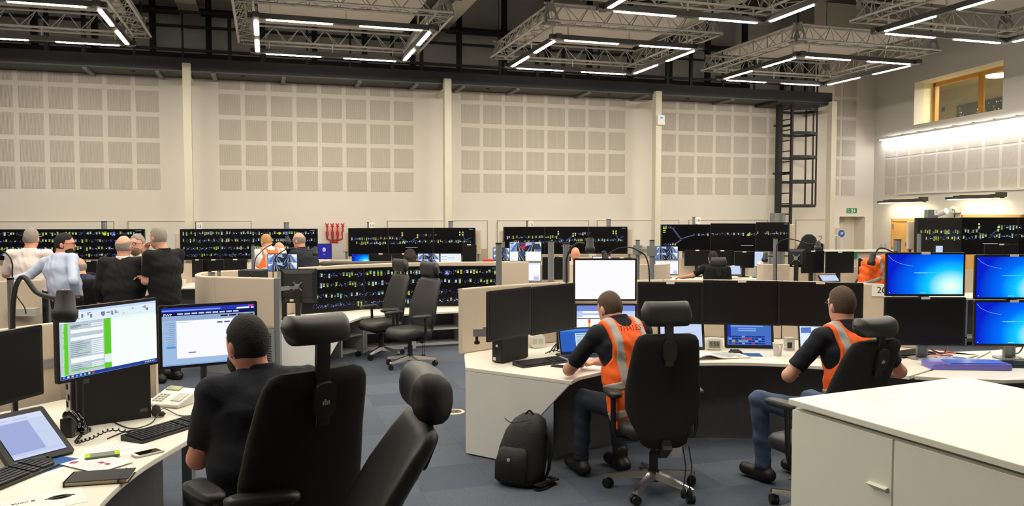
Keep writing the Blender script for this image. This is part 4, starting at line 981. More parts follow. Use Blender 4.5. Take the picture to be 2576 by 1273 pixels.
def person(label, loc, rz, J, skin=None, shirt=None, sleeve='short', trousers=None, shoes=None, hair=None, hairstyle='short', vest=False, beard=None, glasses=False, vox=.012, fat=0., collar=None, coat=False, hands=True, lanyard=False, face=True, tucked=True, vcut=None):
    J = {k: np.array(v, float) for k, v in J.items()}; skin = skin or SKIN; trousers = trousers or BLKC; shoes = shoes or BOOT
    o = thing('person', label, 'person', loc, rz)
    lat = nrm(J['shR'] - J['shL']); up = nrm(J['neck'] - J['pel']); dep = nrm(np.cross(up, lat)); hf, hu = nrm(J['hf']), nrm(J['hu']); hu = nrm(hu - hf * hf.dot(hu)); hl = nrm(np.cross(hf, hu))
    RH = np.stack([hl, hf, hu]); C = J['head']; Q = lambda x, y, z: C + hl * x + hf * y + hu * z
    def torso(S_, g=0.):
        S_.cap(J['pel'], J['wai'], .118 + g + fat, .112 + g + fat * 1.4, .05, lat, 1.38); S_.cap(J['wai'], J['che'], .112 + g + fat * 1.3, .122 + g + fat * .5, .05, lat, 1.42)
        S_.cap(J['che'], J['neck'] - up * .07, .122 + g + fat * .4, .075 + g, .05, lat, 1.55)
        for s in ('L', 'R'): S_.cap(J['neck'] - up * .045, J['sh' + s], .05 + g, .055 + g, .05)
    # body
    b = Solid(); torso(b, -.012)
    b.ell(Q(0, 0, .012), (.076, .095, .108), RH).ell(Q(0, .028, -.062), (.056, .066, .062), RH, .03).cap(J['neck'] - up * .05, Q(0, -.022, -.06), .062, .055, .03)
    if face:
        b.cap(Q(0, .088, .012), Q(0, .106, -.022), .011, .015, .012).ell(Q(0, .084, .03), (.05, .016, .014), RH, .015).ell(Q(0, .082, -.058), (.026, .016, .014), RH, .012).ell(Q(0, .074, -.098), (.026, .024, .02), RH, .02)
    for s in (-1, 1): b.ell(Q(.077 * s, -.012, -.01), (.012, .02, .032), RH, .008)
    for s in ('L', 'R'):
        sh, el, wr = J['sh' + s], J['el' + s], J['wr' + s]; b.cap(sh, el, .05, .041, .025).cap(el, wr, .043, .028, .02)
        d = nrm(wr - el) if 'hd' + s not in J else nrm(J['hd' + s]); sd = -1 if s == 'L' else 1
        pn = J.get('pn' + s, None); pn = nrm(pn if pn is not None else (0, 0, -1)); pn = nrm(pn - d * d.dot(pn)) if abs(d.dot(pn)) < .95 else nrm(np.cross(d, lat)); hx = nrm(np.cross(d, pn))
        if hands:
            b.cap(wr, wr + d * .03, .026, .026, .015).cap(wr + d * .02, wr + d * .078, .019, .018, .012, hx, 2.0)
            cu = float(J.get('cu' + s, .45))
            for i, (off, ln) in enumerate(((-.031, .072), (-.0105, .082), (.0105, .077), (.031, .06))):
                p0 = wr + d * .085 + hx * off; d1 = nrm(d * math.cos(cu) + pn * math.sin(cu)); p1 = p0 + d1 * ln * .5; d2 = nrm(d * math.cos(2 * cu) + pn * math.sin(2 * cu)); p2 = p1 + d2 * ln * .5
                b.cap(p0, p1, .0095, .009, .004).cap(p1, p2, .009, .008, .004)
            ts = float(J.get('th' + s, -1 if s == 'L' else 1)); q0 = wr + d * .025 + hx * .028 * ts; q1 = q0 + nrm(d * .75 + hx * ts * .8 + pn * .25) * .045; q2 = q1 + nrm(d + hx * ts * .15 + pn * .4) * .032
            b.cap(q0, q1, .014, .011, .01).cap(q1, q2, .011, .009, .006)
        hi, kn, an = J['hi' + s], J['kn' + s], J['an' + s]; b.cap(hi, kn, .075, .05, .03).cap(kn, an, .048, .034, .02)
    net_obj('body', b.mesh(vox), skin, o)
    # shirt
    hem = J['pel'] - up * (.02 if tucked else .13)
    t = Solid(); torso(t, .004)
    for s in ('L', 'R'):
        sh, el, wr = J['sh' + s], J['el' + s], J['wr' + s]
        if sleeve == 'short':
            e = sh + (el - sh) * .78; t.cap(sh, e + (el - sh) * .1, .06, .058, .03, cuts=((e, nrm(el - sh)),))
        elif sleeve == 'elbow':
            e = sh + (el - sh) * .97; t.cap(sh, el, .06, .055, .03, cuts=((e, nrm(el - sh)),))
        else:
            t.cap(sh, el, .06, .05, .03); e = wr - (wr - el) * .02; t.cap(el, wr, .052, .04, .02, cuts=((e, nrm(wr - el)),))
    t.cap(J['neck'] - up * .06, J['neck'] + up * .015 - dep * .0, .075, .066, .03, cuts=((J['neck'] + up * .012, up),))
    t.plane(hem, -up); shirt_o = net_obj('jacket' if coat else 'shirt', t.mesh(vox, fold=.0022, fseed=len(label)), shirt, o)
    if collar:
        cb = Solid(); cb.cap(J['neck'] - up * .02, J['neck'] + up * .04, .078, .07, .01, cuts=((J['neck'] + up * .03, up), (J['neck'] - up * .012, -up))); net_obj('collar', cb.mesh(min(vox, .008)), collar, o)
    if coat:
        sk = Solid(); sk.cap(J['pel'] + up * .1, J['pel'] - up * .16, .135 + fat, .14 + fat, .03, lat, 1.3, cuts=((J['pel'] - up * .13, -up),)); net_obj('jacket_skirt', sk.mesh(vox, fold=.0015), shirt, o)
    # trousers, shoes
    l = Solid(); l.cap(J['pel'] + up * .04, J['pel'] - up * .02, .122 + fat, .122 + fat, .04, lat, 1.33, cuts=((J['pel'] + up * .045, up),))
    for s in ('L', 'R'):
        hi, kn, an = J['hi' + s], J['kn' + s], J['an' + s]; l.cap(hi, kn, .088, .066, .04).cap(kn, an, .064, .054, .03, cuts=((an + (kn - an) * .02, nrm(an - kn)),))
    net_obj('trousers', l.mesh(vox, fold=.004, fseed=3), trousers, o)
    ft = nrm(J['ft'])
    for s in ('L', 'R'):
        an = J['an' + s].copy(); z0 = an[2] - .09; f = Solid(); h = np.array((an[0], an[1], z0 + .045))
        f.cap(h - ft * .05, h + ft * .16, .046, .042, .03).cap(h, an + np.array((0, 0, .05)), .045, .05, .03).plane((0, 0, z0 + .002), (0, 0, -1)); net_obj('shoe', f.mesh(vox), shoes, o)
    # hair
    if hair and hairstyle != 'none':
        g = Solid(); vx = min(vox, .009)
        g.ell(Q(0, -.004, .016), (.083, .102, .114), RH)
        def reg(P, hs=hairstyle):
            X = (P - C) @ RH.T; x, y, z = X[:, 0], X[:, 1], X[:, 2]
            top = np.maximum(y - .082 + .3 * np.maximum(0, .1 - z), .052 - z); back = np.maximum(y - .012 - .25 * np.maximum(z, 0), -.068 - z)
            d = np.minimum(top, back)
            if hs == 'fringe': d = np.maximum(np.maximum(y - .03, -.065 - z), z - .062 + .25 * np.abs(y))
            return d
        net_obj('hair', g.mesh(vx, fold=.0012, funcs=(reg,)), hair, o)
    if beard:
        bd = Solid(); bd.ell(Q(0, .036, -.072), (.064, .074, .066), RH)
        def rb(P):
            X = (P - C) @ RH.T; return np.maximum(np.maximum(X[:, 2] + .04 - .5 * np.maximum(0, .05 - X[:, 1]), .0 - X[:, 1]), -(np.linalg.norm((X - np.array((0, .105, -.055))) / np.array((.03, .03, .011)), axis=-1) - 1) * .01)
        net_obj('beard', bd.mesh(.008, funcs=(rb,)), beard, o)
    if face:
        for s in (-1, 1):
            e = MB(); M = Matrix.Translation(Vector(Q(.03 * s, .082, .01))); e.lathe([(.0005, -.008), (.007, -.005), (.0085, 0), (.007, .005), (.0005, .008)], 10, M); e.build('eye', mat('eye_dark', (58, 46, 42), .3), o)
        m_ = MB(); m_.tube([Q(-.022, .094, -.058), Q(0, .1, -.06), Q(.022, .094, -.058)], .004, 6); m_.build('mouth', mat('lip', (176, 106, 96), .5), o)
    if glasses:
        gl = MB()
        for s in (-1, 1):
            c0 = Q(.031 * s, .104, .008); pts = [Vector(c0 + hl * .022 * math.cos(a) + hu * .017 * math.sin(a)) for a in [2 * math.pi * i / 14 for i in range(15)]]; gl.tube(pts, .0022, 5)
            gl.tube([Vector(Q(.054 * s, .102, .012)), Vector(Q(.078 * s, .04, .012)), Vector(Q(.082 * s, -.015, .008))], .0022, 5)
        gl.tube([Vector(Q(-.009, .106, .01)), Vector(Q(.009, .106, .01))], .002, 5); gl.build('glasses', BLKP, o)
    # hi-vis vest
    if vest:
        L = float(np.linalg.norm(J['neck'] - J['pel']))
        def co(P): X = P - J['pel']; return X @ lat, X @ dep, X @ up
        def vreg(P):
            x, y, z = co(P); hw = np.interp(z, [.12, .24, .33, .45, .55], [.27, .2, .15, .145, .155])
            d = np.maximum(np.abs(x) - hw, np.maximum(-.14 - z, -(np.hypot(x, z - (L + .0)) - .068)))
            return np.maximum(d, np.where(y > 0, .012 - np.abs(x), -1) - .004 * 0)
        vs = Solid(); torso(vs, .017); vs.cap(J['pel'], J['pel'] - up * .14, .135, .135, .04, lat, 1.3); v = net_obj('safety_vest', vs.mesh(vox, fold=.003, funcs=(vreg,)), ORANGE, o)
        def strips(P):
            x, y, z = co(P); a = np.maximum(np.abs(np.abs(x) - .108) - .026, .12 - z); c1 = np.abs(z - .135) - .027; c2 = np.abs(z + .05) - .027
            return np.maximum(np.minimum(a, np.minimum(c1, c2)), vreg(P))
        ss = Solid(); torso(ss, .0215); ss.cap(J['pel'], J['pel'] - up * .14, .1395, .1395, .04, lat, 1.3); net_obj('reflective_strips', ss.mesh(min(vox, .009), fold=.003, funcs=(strips,)), REFL, v)
        if vest is not True:
            text(v, 'vest_lettering', vest, .052, mat('vest_print', (196, 44, 40), .7), Vector(J['pel'] + up * (L - .085) - dep * .132), (math.pi / 2 - math.atan2(up[1], up[2]), 0, 0), .001)
    if lanyard:
        ly = MB(); ly.tube([Vector(J['neck'] + lat * .07 + dep * .05), Vector(J['che'] + lat * .05 + dep * .16), Vector(J['che'] + dep * .165 - up * .08), Vector(J['che'] - lat * .05 + dep * .16), Vector(J['neck'] - lat * .07 + dep * .05)], .005, 6); ly.build('lanyard', BLKC, o)
    return o
# ================================================================= FOREGROUND CABINETS (right)
def rzd(p, q): return math.atan2(q[1] - p[1], q[0] - p[0])
K0 = gz(1992, 1003, 1.0); KD = Vector((.418, -.909, 0)).normalized(); KB = Vector((-KD.y, KD.x, 0))     # along the doors, towards the back
if KB.x < 0: KB = -KB
krz = math.atan2(KD.y, KD.x)
KM = Matrix((KD, KB, Vector((0, 0, 1)))).transposed().to_4x4(); KM.translation = Vector((K0.x, K0.y, 0))
def kpt(a, b, z): return KM @ Vector((a, b, z))
tp = MB(); tp.T = KM; tp.box((-.01, -.012, .972), (2.24, 1.19, 1.0)); tag(tp.build('cabinet_top', CABW, bevel=.003), 'cream white worktop slab over the storage cabinets in the right foreground', 'worktop')
for i in range(2):
    for j in range(2):
        lab = (('white storage cabinet with two doors at the right front corner', 'white storage cabinet behind the front one, below the same top'), ('white storage cabinet continuing right out of the picture', 'white storage cabinet behind, continuing out of the picture'))[i][j]
        o = thing('storage_cabinet', lab, 'cabinet', kpt(1.115 * i, .6 * j, 0), krz); o.rotation_euler = (0, 0, 0); o.matrix_world = KM @ Matrix.Translation((1.115 * i, .6 * j, 0))
        b = MB(); b.box((0, .022 if j == 0 else .002, .0), (1.108, .585, .955)); b.build('body', CABW, o)
        if j == 0:
            for k in range(2):
                d = MB(); d.box((.004 + k * .553, 0, .05), (.549 + k * .553, .02, .95)); dr = d.build('door', CABW, o, bevel=.002)
                hx = .49 if k == 0 else 1.04
                h = MB(); h.add([(hx - .05, 0, .75), (hx + .045, 0, .75), (hx + .045, -.022, .745), (hx - .05, -.022, .745), (hx - .02, 0, .72), (hx + .03, 0, .725)], [(0, 1, 2, 3), (3, 2, 5, 4), (0, 3, 4), (1, 5, 2)]); h.build('handle', CABW, dr)
            pl = MB(); pl.box((0, .03, 0), (1.108, .04, .05)); pl.build('plinth', CHARC, o)

# ================================================================= CONSOLE C (middle right)
CC = Vector((1.7, 4.7, 0)); DZc = .68
def arc(c, r, a0, a1, n=24): return [Vector((c.x + r * math.cos(math.radians(a0 + (a1 - a0) * i / n)), c.y + r * math.sin(math.radians(a0 + (a1 - a0) * i / n)), 0)) for i in range(n + 1)]
cons = thing('curved_console_desk', 'curved white console desk of the two people in orange vests', 'desk', (CC.x, CC.y, 0))
P0, P1, P2 = Vector((-.358, 6.07, 0)), Vector((.42, 5.56, 0)), Vector((-.40, 6.62, 0))
poly = [P1] + arc(CC, 1.575, 145, 41)[1:] + arc(CC, 2.92, 41, 136) + [P2, P0]
poly = [(p.x - CC.x, p.y - CC.y) for p in poly]
mb = MB(); mb.prism(poly, DZc - .028, DZc); mb.build('worktop', WTOP, cons, bevel=.004)
d = (P1 - P0).normalized(); L = (P1 - P0).length
M = Matrix((Vector((d.x, d.y, 0)), Vector((0, 0, 1)), Vector((d.y, -d.x, 0)))).transposed().to_4x4(); M.translation = P0 - CC
mb = MB(); mb.prism([(.0, .012), (L * .33, .012), (L * .98, DZc - .029), (0, DZc - .029)], -.03, 0, M); mb.build('end_panel', WPAN, cons)
mb = MB(); mb.T = Matrix.Translation(-CC); mb.ribbon(arc(CC, 1.84, 139, 42, 16), 0, .03, .03, DZc - .03); mb.build('modesty_panel', CHARC, cons)
mb = MB(); mb.T = Matrix.Translation(-CC); mb.ribbon([P0 + Vector((.02, .02, 0)), P2 + Vector((.05, 0, 0)), Vector((.2, 7.0, 0))], 0, .03, .03, DZc - .03); mb.build('side_panel', WPAN, cons)
for a in (140, 100, 60):
    p = CC + Vector((2.5 * math.cos(math.radians(a)), 2.5 * math.sin(math.radians(a)), 0)) - CC; mb = MB(); mb.box((p.x - .03, p.y - .03, 0), (p.x + .03, p.y + .03, DZc - .03)); mb.build('leg', GREYP, cons)
mb = MB()
p0 = P0 - CC; mb.cyl((p0.x + .06, p0.y + .0, 0), (p0.x + .06, p0.y, .014), .02, n=10); mb.build('foot', BLKP, cons)
part = thing('curved_partition', 'curved beige fabric partition behind the orange vests desk', 'partition', (CC.x, CC.y, DZc))
aa = [137.5, 116, 95, 73, 50]
for i in range(4):
    mb = MB(); mb.T = Matrix.Translation((-CC.x, -CC.y, -DZc)); mb.ribbon(arc(CC, 2.9, aa[i] - .12, aa[i + 1] + .12, 8), -.025, .025, DZc + .001, 1.232); mb.build('partition_panel', BEIGE, part, bevel=.012)
# number plate 20 on the partition
sp_ = CC + Vector((2.868 * math.cos(math.radians(56)), 2.868 * math.sin(math.radians(56)), at(2219, 731, 7.07).z)); o = thing('number_sign', 'white number sign reading 20 on the beige partition', 'sign', sp_, math.radians(-34))
mb = MB(); mb.box((-.085, -.004, -.055), (.085, .002, .055)); mb.build('card', PAPER, o)
mb = MB()
for a, b in (((-.085, -.055), (.085, -.052)), ((-.085, .052), (.085, .055)), ((-.085, -.055), (-.082, .055)), ((.082, -.055), (.085, .055))): mb.box((a[0], -.0045, a[1]), (b[0], -.004, b[1]))
mb.build('border', INKL, o); text(o, 'sign_number', '20', .082, BLKP, (0, -.0045, 0))
# clamp on the partition end
o = thing('desk_clamp', 'grey metal arm clamp gripping the left edge of the beige partition', 'clamp', at(1200, 835, 6.45))
mb = MB(); mb.box((-.03, -.06, -.03), (.1, .0, .03)); mb.box((.05, -.08, -.02), (.13, -.02, .05)); mb.build('bracket', ALU, o); mb = MB(); mb.cyl((-.0, -.03, -.08), (0, -.03, -.03), .012, n=10); mb.lathe([(.02, -.1), (.026, -.085), (.02, -.075)], 12); mb.build('screw_knob', BLKP, o)
# monitors
mon_e('black monitor, left one of the angled pair beside the beige partition end', 1228, 5.72, 1336, 6.12, 733, 862, base=DZc, sticker=False, neck='arm')
mon_e('black monitor, right one of the angled pair left of the big white screen', 1338, 6.13, 1447, 6.5, 722, 845, base=DZc, sticker=False, neck='arm')
mon_r('large monitor showing a blank white page, upper one of two stacked', 1442, 650, 1602, 757, 7.0, 'white', base=DZc, sticker=False, neck='rear')
mon_r('monitor with a control page, below the blank white one', 1446, 764, 1602, 872, 6.98, 'control', base=DZc, sticker=False, neck=False)
mon_r('black monitor between the white screen and the middle black monitor', 1604, 710, 1768, 815, 6.85, base=DZc, yaw=-4, neck='rear')
mon_r('black monitor in the middle of the row behind the white cup', 1771, 706, 1961, 818, 6.8, base=DZc, yaw=-8, neck='rear')
mon_r('black monitor directly behind the head of the person in jeans', 1965, 710, 2161, 822, 6.65, base=DZc, yaw=-14, neck='rear')
# tower PC, socket box, keyboard, phone
def box_pc(label, c, rz, w, d, h, logo=True):
    o = thing('computer', label, 'computer', c, rz); b = MB(); b.box((-w/2, -d/2, .006), (w/2, d/2, h)); b.build('case', BLKPM, o, bevel=.004)
    f = MB(); f.box((-w/2 + .004, -d/2 - .008, .01), (w/2 - .004, -d/2, h - .004)); fr = f.build('front_panel', BLKP, o)
    if logo:
        l = MB(); l.cyl((0, -d/2 - .0095, h * .46), (0, -d/2 - .008, h * .46), .011, n=16); l.build('badge', GREYW, fr)
        s = MB(); s.box((-w * .36, -d/2 - .0095, .02), (-w * .1, -d/2 - .008, .045)); s.build('sticker', STICK, fr)
    v = MB()
    for i in range(6): v.box((-w * .3, -d/2 - .009, h * .6 + i * .014), (w * .3, -d/2 - .0075, h * .6 + i * .014 + .006))
    v.build('vent_slots', BLKP, fr); ft = MB()
    for x in (-w/2 + .015, w/2 - .015): ft.box((x - .01, -d/2 + .02, 0), (x + .01, d/2 - .02, .006))
    ft.build('feet', BLKP, o); return o
fp = gz(1275, 915, DZc); box_pc('small black tower computer under the angled monitors', (fp.x + .03, fp.y + .16, DZc), math.radians(-38), .10, .34, .30)
o = thing('socket_box', 'white desktop socket box behind the laptop', 'socket box', gz(1350, 880, DZc) + Vector((0, .12, 0)), math.radians(20))
mb = MB(); mb.loft([[Vector((x, y, z)) for x, z in [(a, b + .06) for a, b in rrect(.13, .11, .03)]] for y in (-.05, .05)]); mb.build('box', WHITEP, o)
for k in (-1, 1): mb = MB(); mb.box((-.025 + .028 * k, -.053, .04), (.018 + .028 * k, -.05, .085)); mb.build('outlet', GREYW, o)
a, b = gz(1300, 920, DZc + .01), gz(1418, 905, DZc + .01); keyboard('black keyboard in front of the small tower computer', ((a.x + b.x) / 2, (a.y + b.y) / 2, DZc), rzd(a, b), .44, .15)
def phone(label, c, rz, body, glass, w=.07, d=.145, name='smartphone', extra=None):
    o = thing(name, label, 'phone', c, rz); b = MB(); b.prism(rrect(w, d, .012), 0, .009); b.build('body', body, o)
    g = MB(); g.box((-w/2 + .005, -d/2 + .016, .009), (w/2 - .005, d/2 - .016, .0098)); g.build('screen', glass, o)
    if extra:
        for s in (-1, 1): e = MB(); e.box((-w/2 + .002, s * (d/2 - .012) - .011, .007), (w/2 - .002, s * (d/2 - .012) + .011, .0115)); e.build('bumper', extra, o)
    return o
phone('black smartphone lying by the elbow of the person in the lettered vest', gz(1410, 923, DZc), math.radians(60), GLOSS, SCRB)
def laptop(label, c, rz, pic, w=.34, d=.23, open_=1.9, m=None):
    o = thing('laptop', label, 'laptop', c, rz); m = m or ALU; b = MB(); b.prism(rrect(w, d, .012), 0, .016); b.build('base', m, o)
    k = MB(); k.box((-w/2 + .02, -.01, .016), (w/2 - .02, d/2 - .02, .018)); k.build('keyboard_deck', BLKP, o); tpd = MB(); tpd.box((-.05, -d/2 + .015, .016), (.05, -.03, .0168)); tpd.build('touchpad', GREYW, o)
    T = Matrix.Translation((0, d/2, .016)) @ Matrix.Rotation(-(open_ - math.pi / 2), 4, 'X')
    l = MB(); l.T = T; l.prism(rrect(w, d, .012), -.006, 0, Matrix.Translation((0, 0, d/2)) @ XZ); l.prism(rrect(w - .014, d - .014, .01), -.0065, -.006, Matrix.Translation((0, 0, d/2)) @ XZ); ld_ = l.build('lid', m, o)
    s = MB(); s.T = T; s.box((-w/2 + .006, -.0075, .006), (w/2 - .006, -.0065, d - .006)); s.build('bezel', BLKP, ld_)
    g = gfx(ld_, w - .03, d - .035, PICS[pic](), -.0085); g.matrix_local = T @ Matrix.Translation((0, 0, d/2 + .004)); return o
lp = gz(1462, 905, DZc); laptop('open silver laptop used by the person in the lettered vest', (lp.x + .03, lp.y + .02, DZc), math.radians(16), 'laptop_blue')
o = thing('desk_speaker', 'black desktop stand on a round foot behind the silver laptop', 'stand', gz(1415, 893, DZc)); mb = MB(); mb.lathe([(.06, 0), (.06, .008), (.02, .014), (.015, .2)], 18); mb.build('foot', BLKP, o); mb = MB(); mb.box((-.05, -.02, .05), (.03, .02, .24)); mb.build('body', BLKP, o)
# clock, papers, mouse, cup, second tablet, schedule screen, second laptop
def tiltscreen(label, c, rz, w, h, pic, tilt, bez=.022, sticker=True, name='touch_screen'):
    """flat screen leaning back by tilt from upright, standing on its lower edge, with a wedge foot"""
    o = thing(name, label, 'touch screen', c, rz); T = Matrix.Rotation(-tilt, 4, 'X')
    b = MB(); b.T = T; b.prism(rrect(w, h, .014), 0, .03, Matrix.Translation((0, 0, h/2 + .004)) @ XZ); b.build('housing', BLKPM, o)
    s = MB(); s.T = T; s.box((-w/2 + bez, -.002, bez + .008), (w/2 - bez, 0, h - bez)); s.build('screen', SCRB, o)
    g = gfx(o, w - 2 * bez, h - 2 * bez - .008, PICS[pic]()); g.matrix_local = T @ Matrix.Translation((0, -.001, h/2 + .004))
    f = MB(); dy = math.sin(tilt) * h * .75 + .03; f.prism([(.03, 0), (dy + .1, 0), (dy + .1, .015), (dy, h * .66 * math.cos(tilt)), (.04, .02)], -.07, .07, Matrix(((0, 0, 1, 0), (1, 0, 0, 0), (0, 1, 0, 0), (0, 0, 0, 1)))); f.build('wedge_foot', BLKP, o)
    if sticker: k = MB(); k.T = T; k.box((-.03, -.003, h - .013), (.03, 0, h)); k.build('asset_sticker', STICK, o)
    return o
c = gz(1715, 880, DZc); tiltscreen('tilted touch screen with a pale page beside the white clock', (c.x, c.y, DZc), math.radians(-6), .40, .28, 'tablet2', .45, sticker=False)
c = gz(1888, 878, DZc); tiltscreen('tilted touch screen with a blue schedule behind the white cup', (c.x, c.y + .03, DZc), math.radians(-6), .42, .27, 'schedule', .22)
c = gz(2078, 892, DZc); laptop('open laptop with a pale page used by the person in jeans', (c.x - .02, c.y - .05, DZc), math.radians(4), 'laptop_doc', .36, .25, 1.72)
o = thing('desk_clock', 'white digital desk clock showing 9:56', 'clock', gz(1796, 880, DZc), math.radians(-8))
mb = MB(); mb.loft([[Vector((x * k, y, z * k + .055)) for x, z in rrect(.14, .105, .035)] for y, k in ((-.03, .93), (-.024, 1), (.02, 1), (.026, .9))]); mb.build('case', WHITEP, o, bevel=.003)
mb = MB(); mb.box((-.048, -.034, .022), (.048, -.03, .082)); mb.build('display', mat('lcd_grey', (128, 132, 116), .4), o)
text(o, 'clock_digits', '9:56', .046, mat('lcd_ink', (44, 48, 42), .6), (0, -.0345, .054))
pp = thing('paper_stack', 'open ring of white printed pages curving on the desk behind the chair', 'paper', gz(1795, 897, DZc), math.radians(14)); mb = MB()
rings = [[Vector((x, -.14 + .28 * j / 1, .004 + .035 * math.exp(-((x + .12) / .09) ** 2) + z)) for j, z in ((0, 0), (1, 0), (1, .006), (0, .006))] for x in [-.26 + .04 * i for i in range(14)]]
mb.loft(rings, smooth=False); mb.build('pages', PAPER, pp); mb = MB()
for i in range(8): mb.box((-.02 + .03 * i, -.12 + .02 * (i % 3), .0125), (.005 + .03 * i, .1, .0132))
q = mb.build('print', INKL, pp); q['kind'] = 'stuff'
paper('white printed sheets with a photo edge next to the cup', gz(1908, 905, DZc), math.radians(-3), .30, .18)
c = gz(1872, 893, DZc); o = tag(MB().box((-.11, -.07, 0), (.11, .07, .004)).build('mouse_mat', BLUEP, None, (c.x + .03, c.y, DZc), math.radians(-6)), 'blue mouse mat below the schedule touch screen', 'mouse mat')
mouse('black mouse on the blue mat below the schedule touch screen', (gz(1850, 890, DZc).x, gz(1850, 890, DZc).y, DZc + .004), math.radians(80))
cup('white cup with a handle on the console desk', gz(1956, 895, DZc))
o = thing('cable_tidy', 'small white plug box behind the white cup', 'plug box', gz(1985, 880, DZc), .1); mb = MB(); mb.box((-.04, -.03, .0), (.04, .03, .11)); mb.build('box', WHITEP, o, bevel=.008); mb = MB(); mb.box((-.03, -.034, .02), (.01, -.03, .07)); mb.build('socket', INKD, o)
g0 = gz(1395, 885, DZc)
for i in range(4):
    a = gz(1372 + 10 * i, 889 - 2 * i, DZc + .006); e = at(1400 + 14 * i, 838 - 6 * i, 6.75)
    cable(('thin black cable curling behind the laptop, lowest', 'black cable loop behind the laptop, second from below', 'black cable loop rising to the monitor post', 'black cable rising highest to the monitor post')[i], [a, a + Vector((.07, .05, .02 + .05 * i)), (a + e) / 2 + Vector((.08, 0, -.06)), e], .005)
# posts and microphones on console C
p = at(1255, 700, 7.0); post('grey equipment post standing at the left end of the beige partition', p, DZc, at(1255, 614, 7.0).z, .028)
p = at(1424, 700, 7.35); post('grey equipment post left of the blank white screen', p, DZc, at(1424, 614, 7.35).z, .032)
B = at(1428, 730, 7.25); gooseneck('black gooseneck microphone arching left of the white screen', (B.x, B.y, DZc), [Vector((B.x, B.y, DZc)), Vector((B.x - .01, B.y, 1.25)), at(1427, 645, 7.25), at(1448, 614, 7.2), at(1470, 612, 7.15)], at(1484, 599, 7.1), (0, -.15, -1), .009, .13, .038)
B = at(1632, 700, 7.2); gooseneck('black gooseneck microphone drooping above the white screen', (B.x, B.y, DZc), [Vector((B.x, B.y, DZc)), at(1632, 672, 7.2), at(1600, 628, 7.15), at(1560, 624, 7.1), at(1524, 642, 7.1)], at(1518, 632, 7.1), (.25, 0, -1), .006, .09, .026)
# ---- right blue monitors, desk D
DD = Vector((3.9, 6.2, 0)); desk2 = thing('right_console_desk', 'white console desk with the blue screens at the right edge', 'desk', (DD.x, DD.y, 0))
fr = [Vector((2.93, 5.74, 0)), Vector((3.15, 5.66, 0)), Vector((3.5, 5.6, 0)), Vector((4.0, 5.66, 0)), Vector((4.6, 5.95, 0)), Vector((5.2, 6.5, 0)), Vector((4.9, 7.2, 0)), Vector((4.2, 6.85, 0)), Vector((3.6, 6.72, 0)), Vector((3.93, 6.56, 0))]
mb = MB(); mb.prism([(p.x - DD.x, p.y - DD.y) for p in fr[:9]] + [(3.9 - DD.x, 6.58 - DD.y)], DZc - .028, DZc); mb.build('worktop', WTOP, desk2, bevel=.004)
mb = MB(); mb.T = Matrix.Translation(-DD); mb.ribbon([Vector((3.0, 6.0, 0)), Vector((3.5, 5.9, 0)), Vector((4.0, 5.95, 0)), Vector((4.8, 6.3, 0))], 0, .03, .03, DZc - .03); mb.build('modesty_panel', CHARC, desk2)
for x, y in ((3.6, 6.5), (4.6, 6.7)): mb = MB(); mb.box((x - DD.x - .03, y - DD.y - .03, 0), (x - DD.x + .03, y - DD.y + .03, DZc - .03)); mb.build('leg', GREYP, desk2)
mon_r('monitor with a blue desktop, upper left of the four right screens', 2228, 635, 2428, 745, 6.4, 'blue', base=DZc, arm=True)
mon_r('black switched-off monitor below the left blue screen', 2225, 748, 2429, 869, 6.36, base=DZc, neck=False)
mon_r('monitor with a blue desktop, upper right at the picture edge', 2452, 641, 2648, 753, 6.4, 'blue', base=DZc, arm=True)
mon_r('monitor with a blue desktop, lower right at the picture edge', 2450, 756, 2650, 870, 6.36, 'blue', base=DZc, neck=False)
post('grey post holding the left blue monitor pair', at(2328, 700, 6.52), DZc, 1.42, .03); post('grey post holding the right blue monitor pair', at(2550, 700, 6.52), DZc, 1.42, .03)
a, b = gz(2262, 905, DZc), gz(2370, 892, DZc); keyboard('black keyboard below the left blue monitors behind the folder', ((a.x + b.x) / 2 - .03, (a.y + b.y) / 2 + .1, DZc), rzd(a, b), .42, .15)
a, b = gz(2495, 925, DZc), gz(2600, 925, DZc); keyboard('black keyboard cut by the right picture edge', ((a.x + b.x) / 2 + .08, (a.y + b.y) / 2 + .05, DZc), math.radians(-8), .44, .16)
for i in range(3):
    a = gz(2268 + 6 * i, 895 - 6 * i, DZc + .006); b = gz(2360 + 8 * i, 893 - 5 * i, DZc + .006); m_ = (a + b) / 2 + Vector((0, .12 - .08 * i, .01 * i))
    cable(('red network cable looping below the left blue screens, nearest', 'red network cable below the left blue screens, middle loop', 'red network cable below the left blue screens, farthest')[i], [a, m_, b, b + Vector((.02, -.12, 0)), a + Vector((.1, -.05 + .03 * i, .004))], .004, mat('red_cable', (214, 92, 92), .5))
cable('black power cable hanging below the switched-off right monitor', [at(2330, 868, 6.36), gz(2352, 884, DZc + .02), gz(2375, 888, DZc + .02), at(2383, 868, 6.36)], .007)
cable('black cables hanging below the lower right blue screen', [at(2510, 868, 6.36), gz(2530, 884, DZc + .02), gz(2560, 889, DZc + .02), at(2576, 868, 6.36)], .006)
cable('thin white cable across the right desk', [gz(2430, 912, DZc + .005), gz(2455, 902, DZc + .005), gz(2492, 884, DZc + .005)], .004, WHITEP)
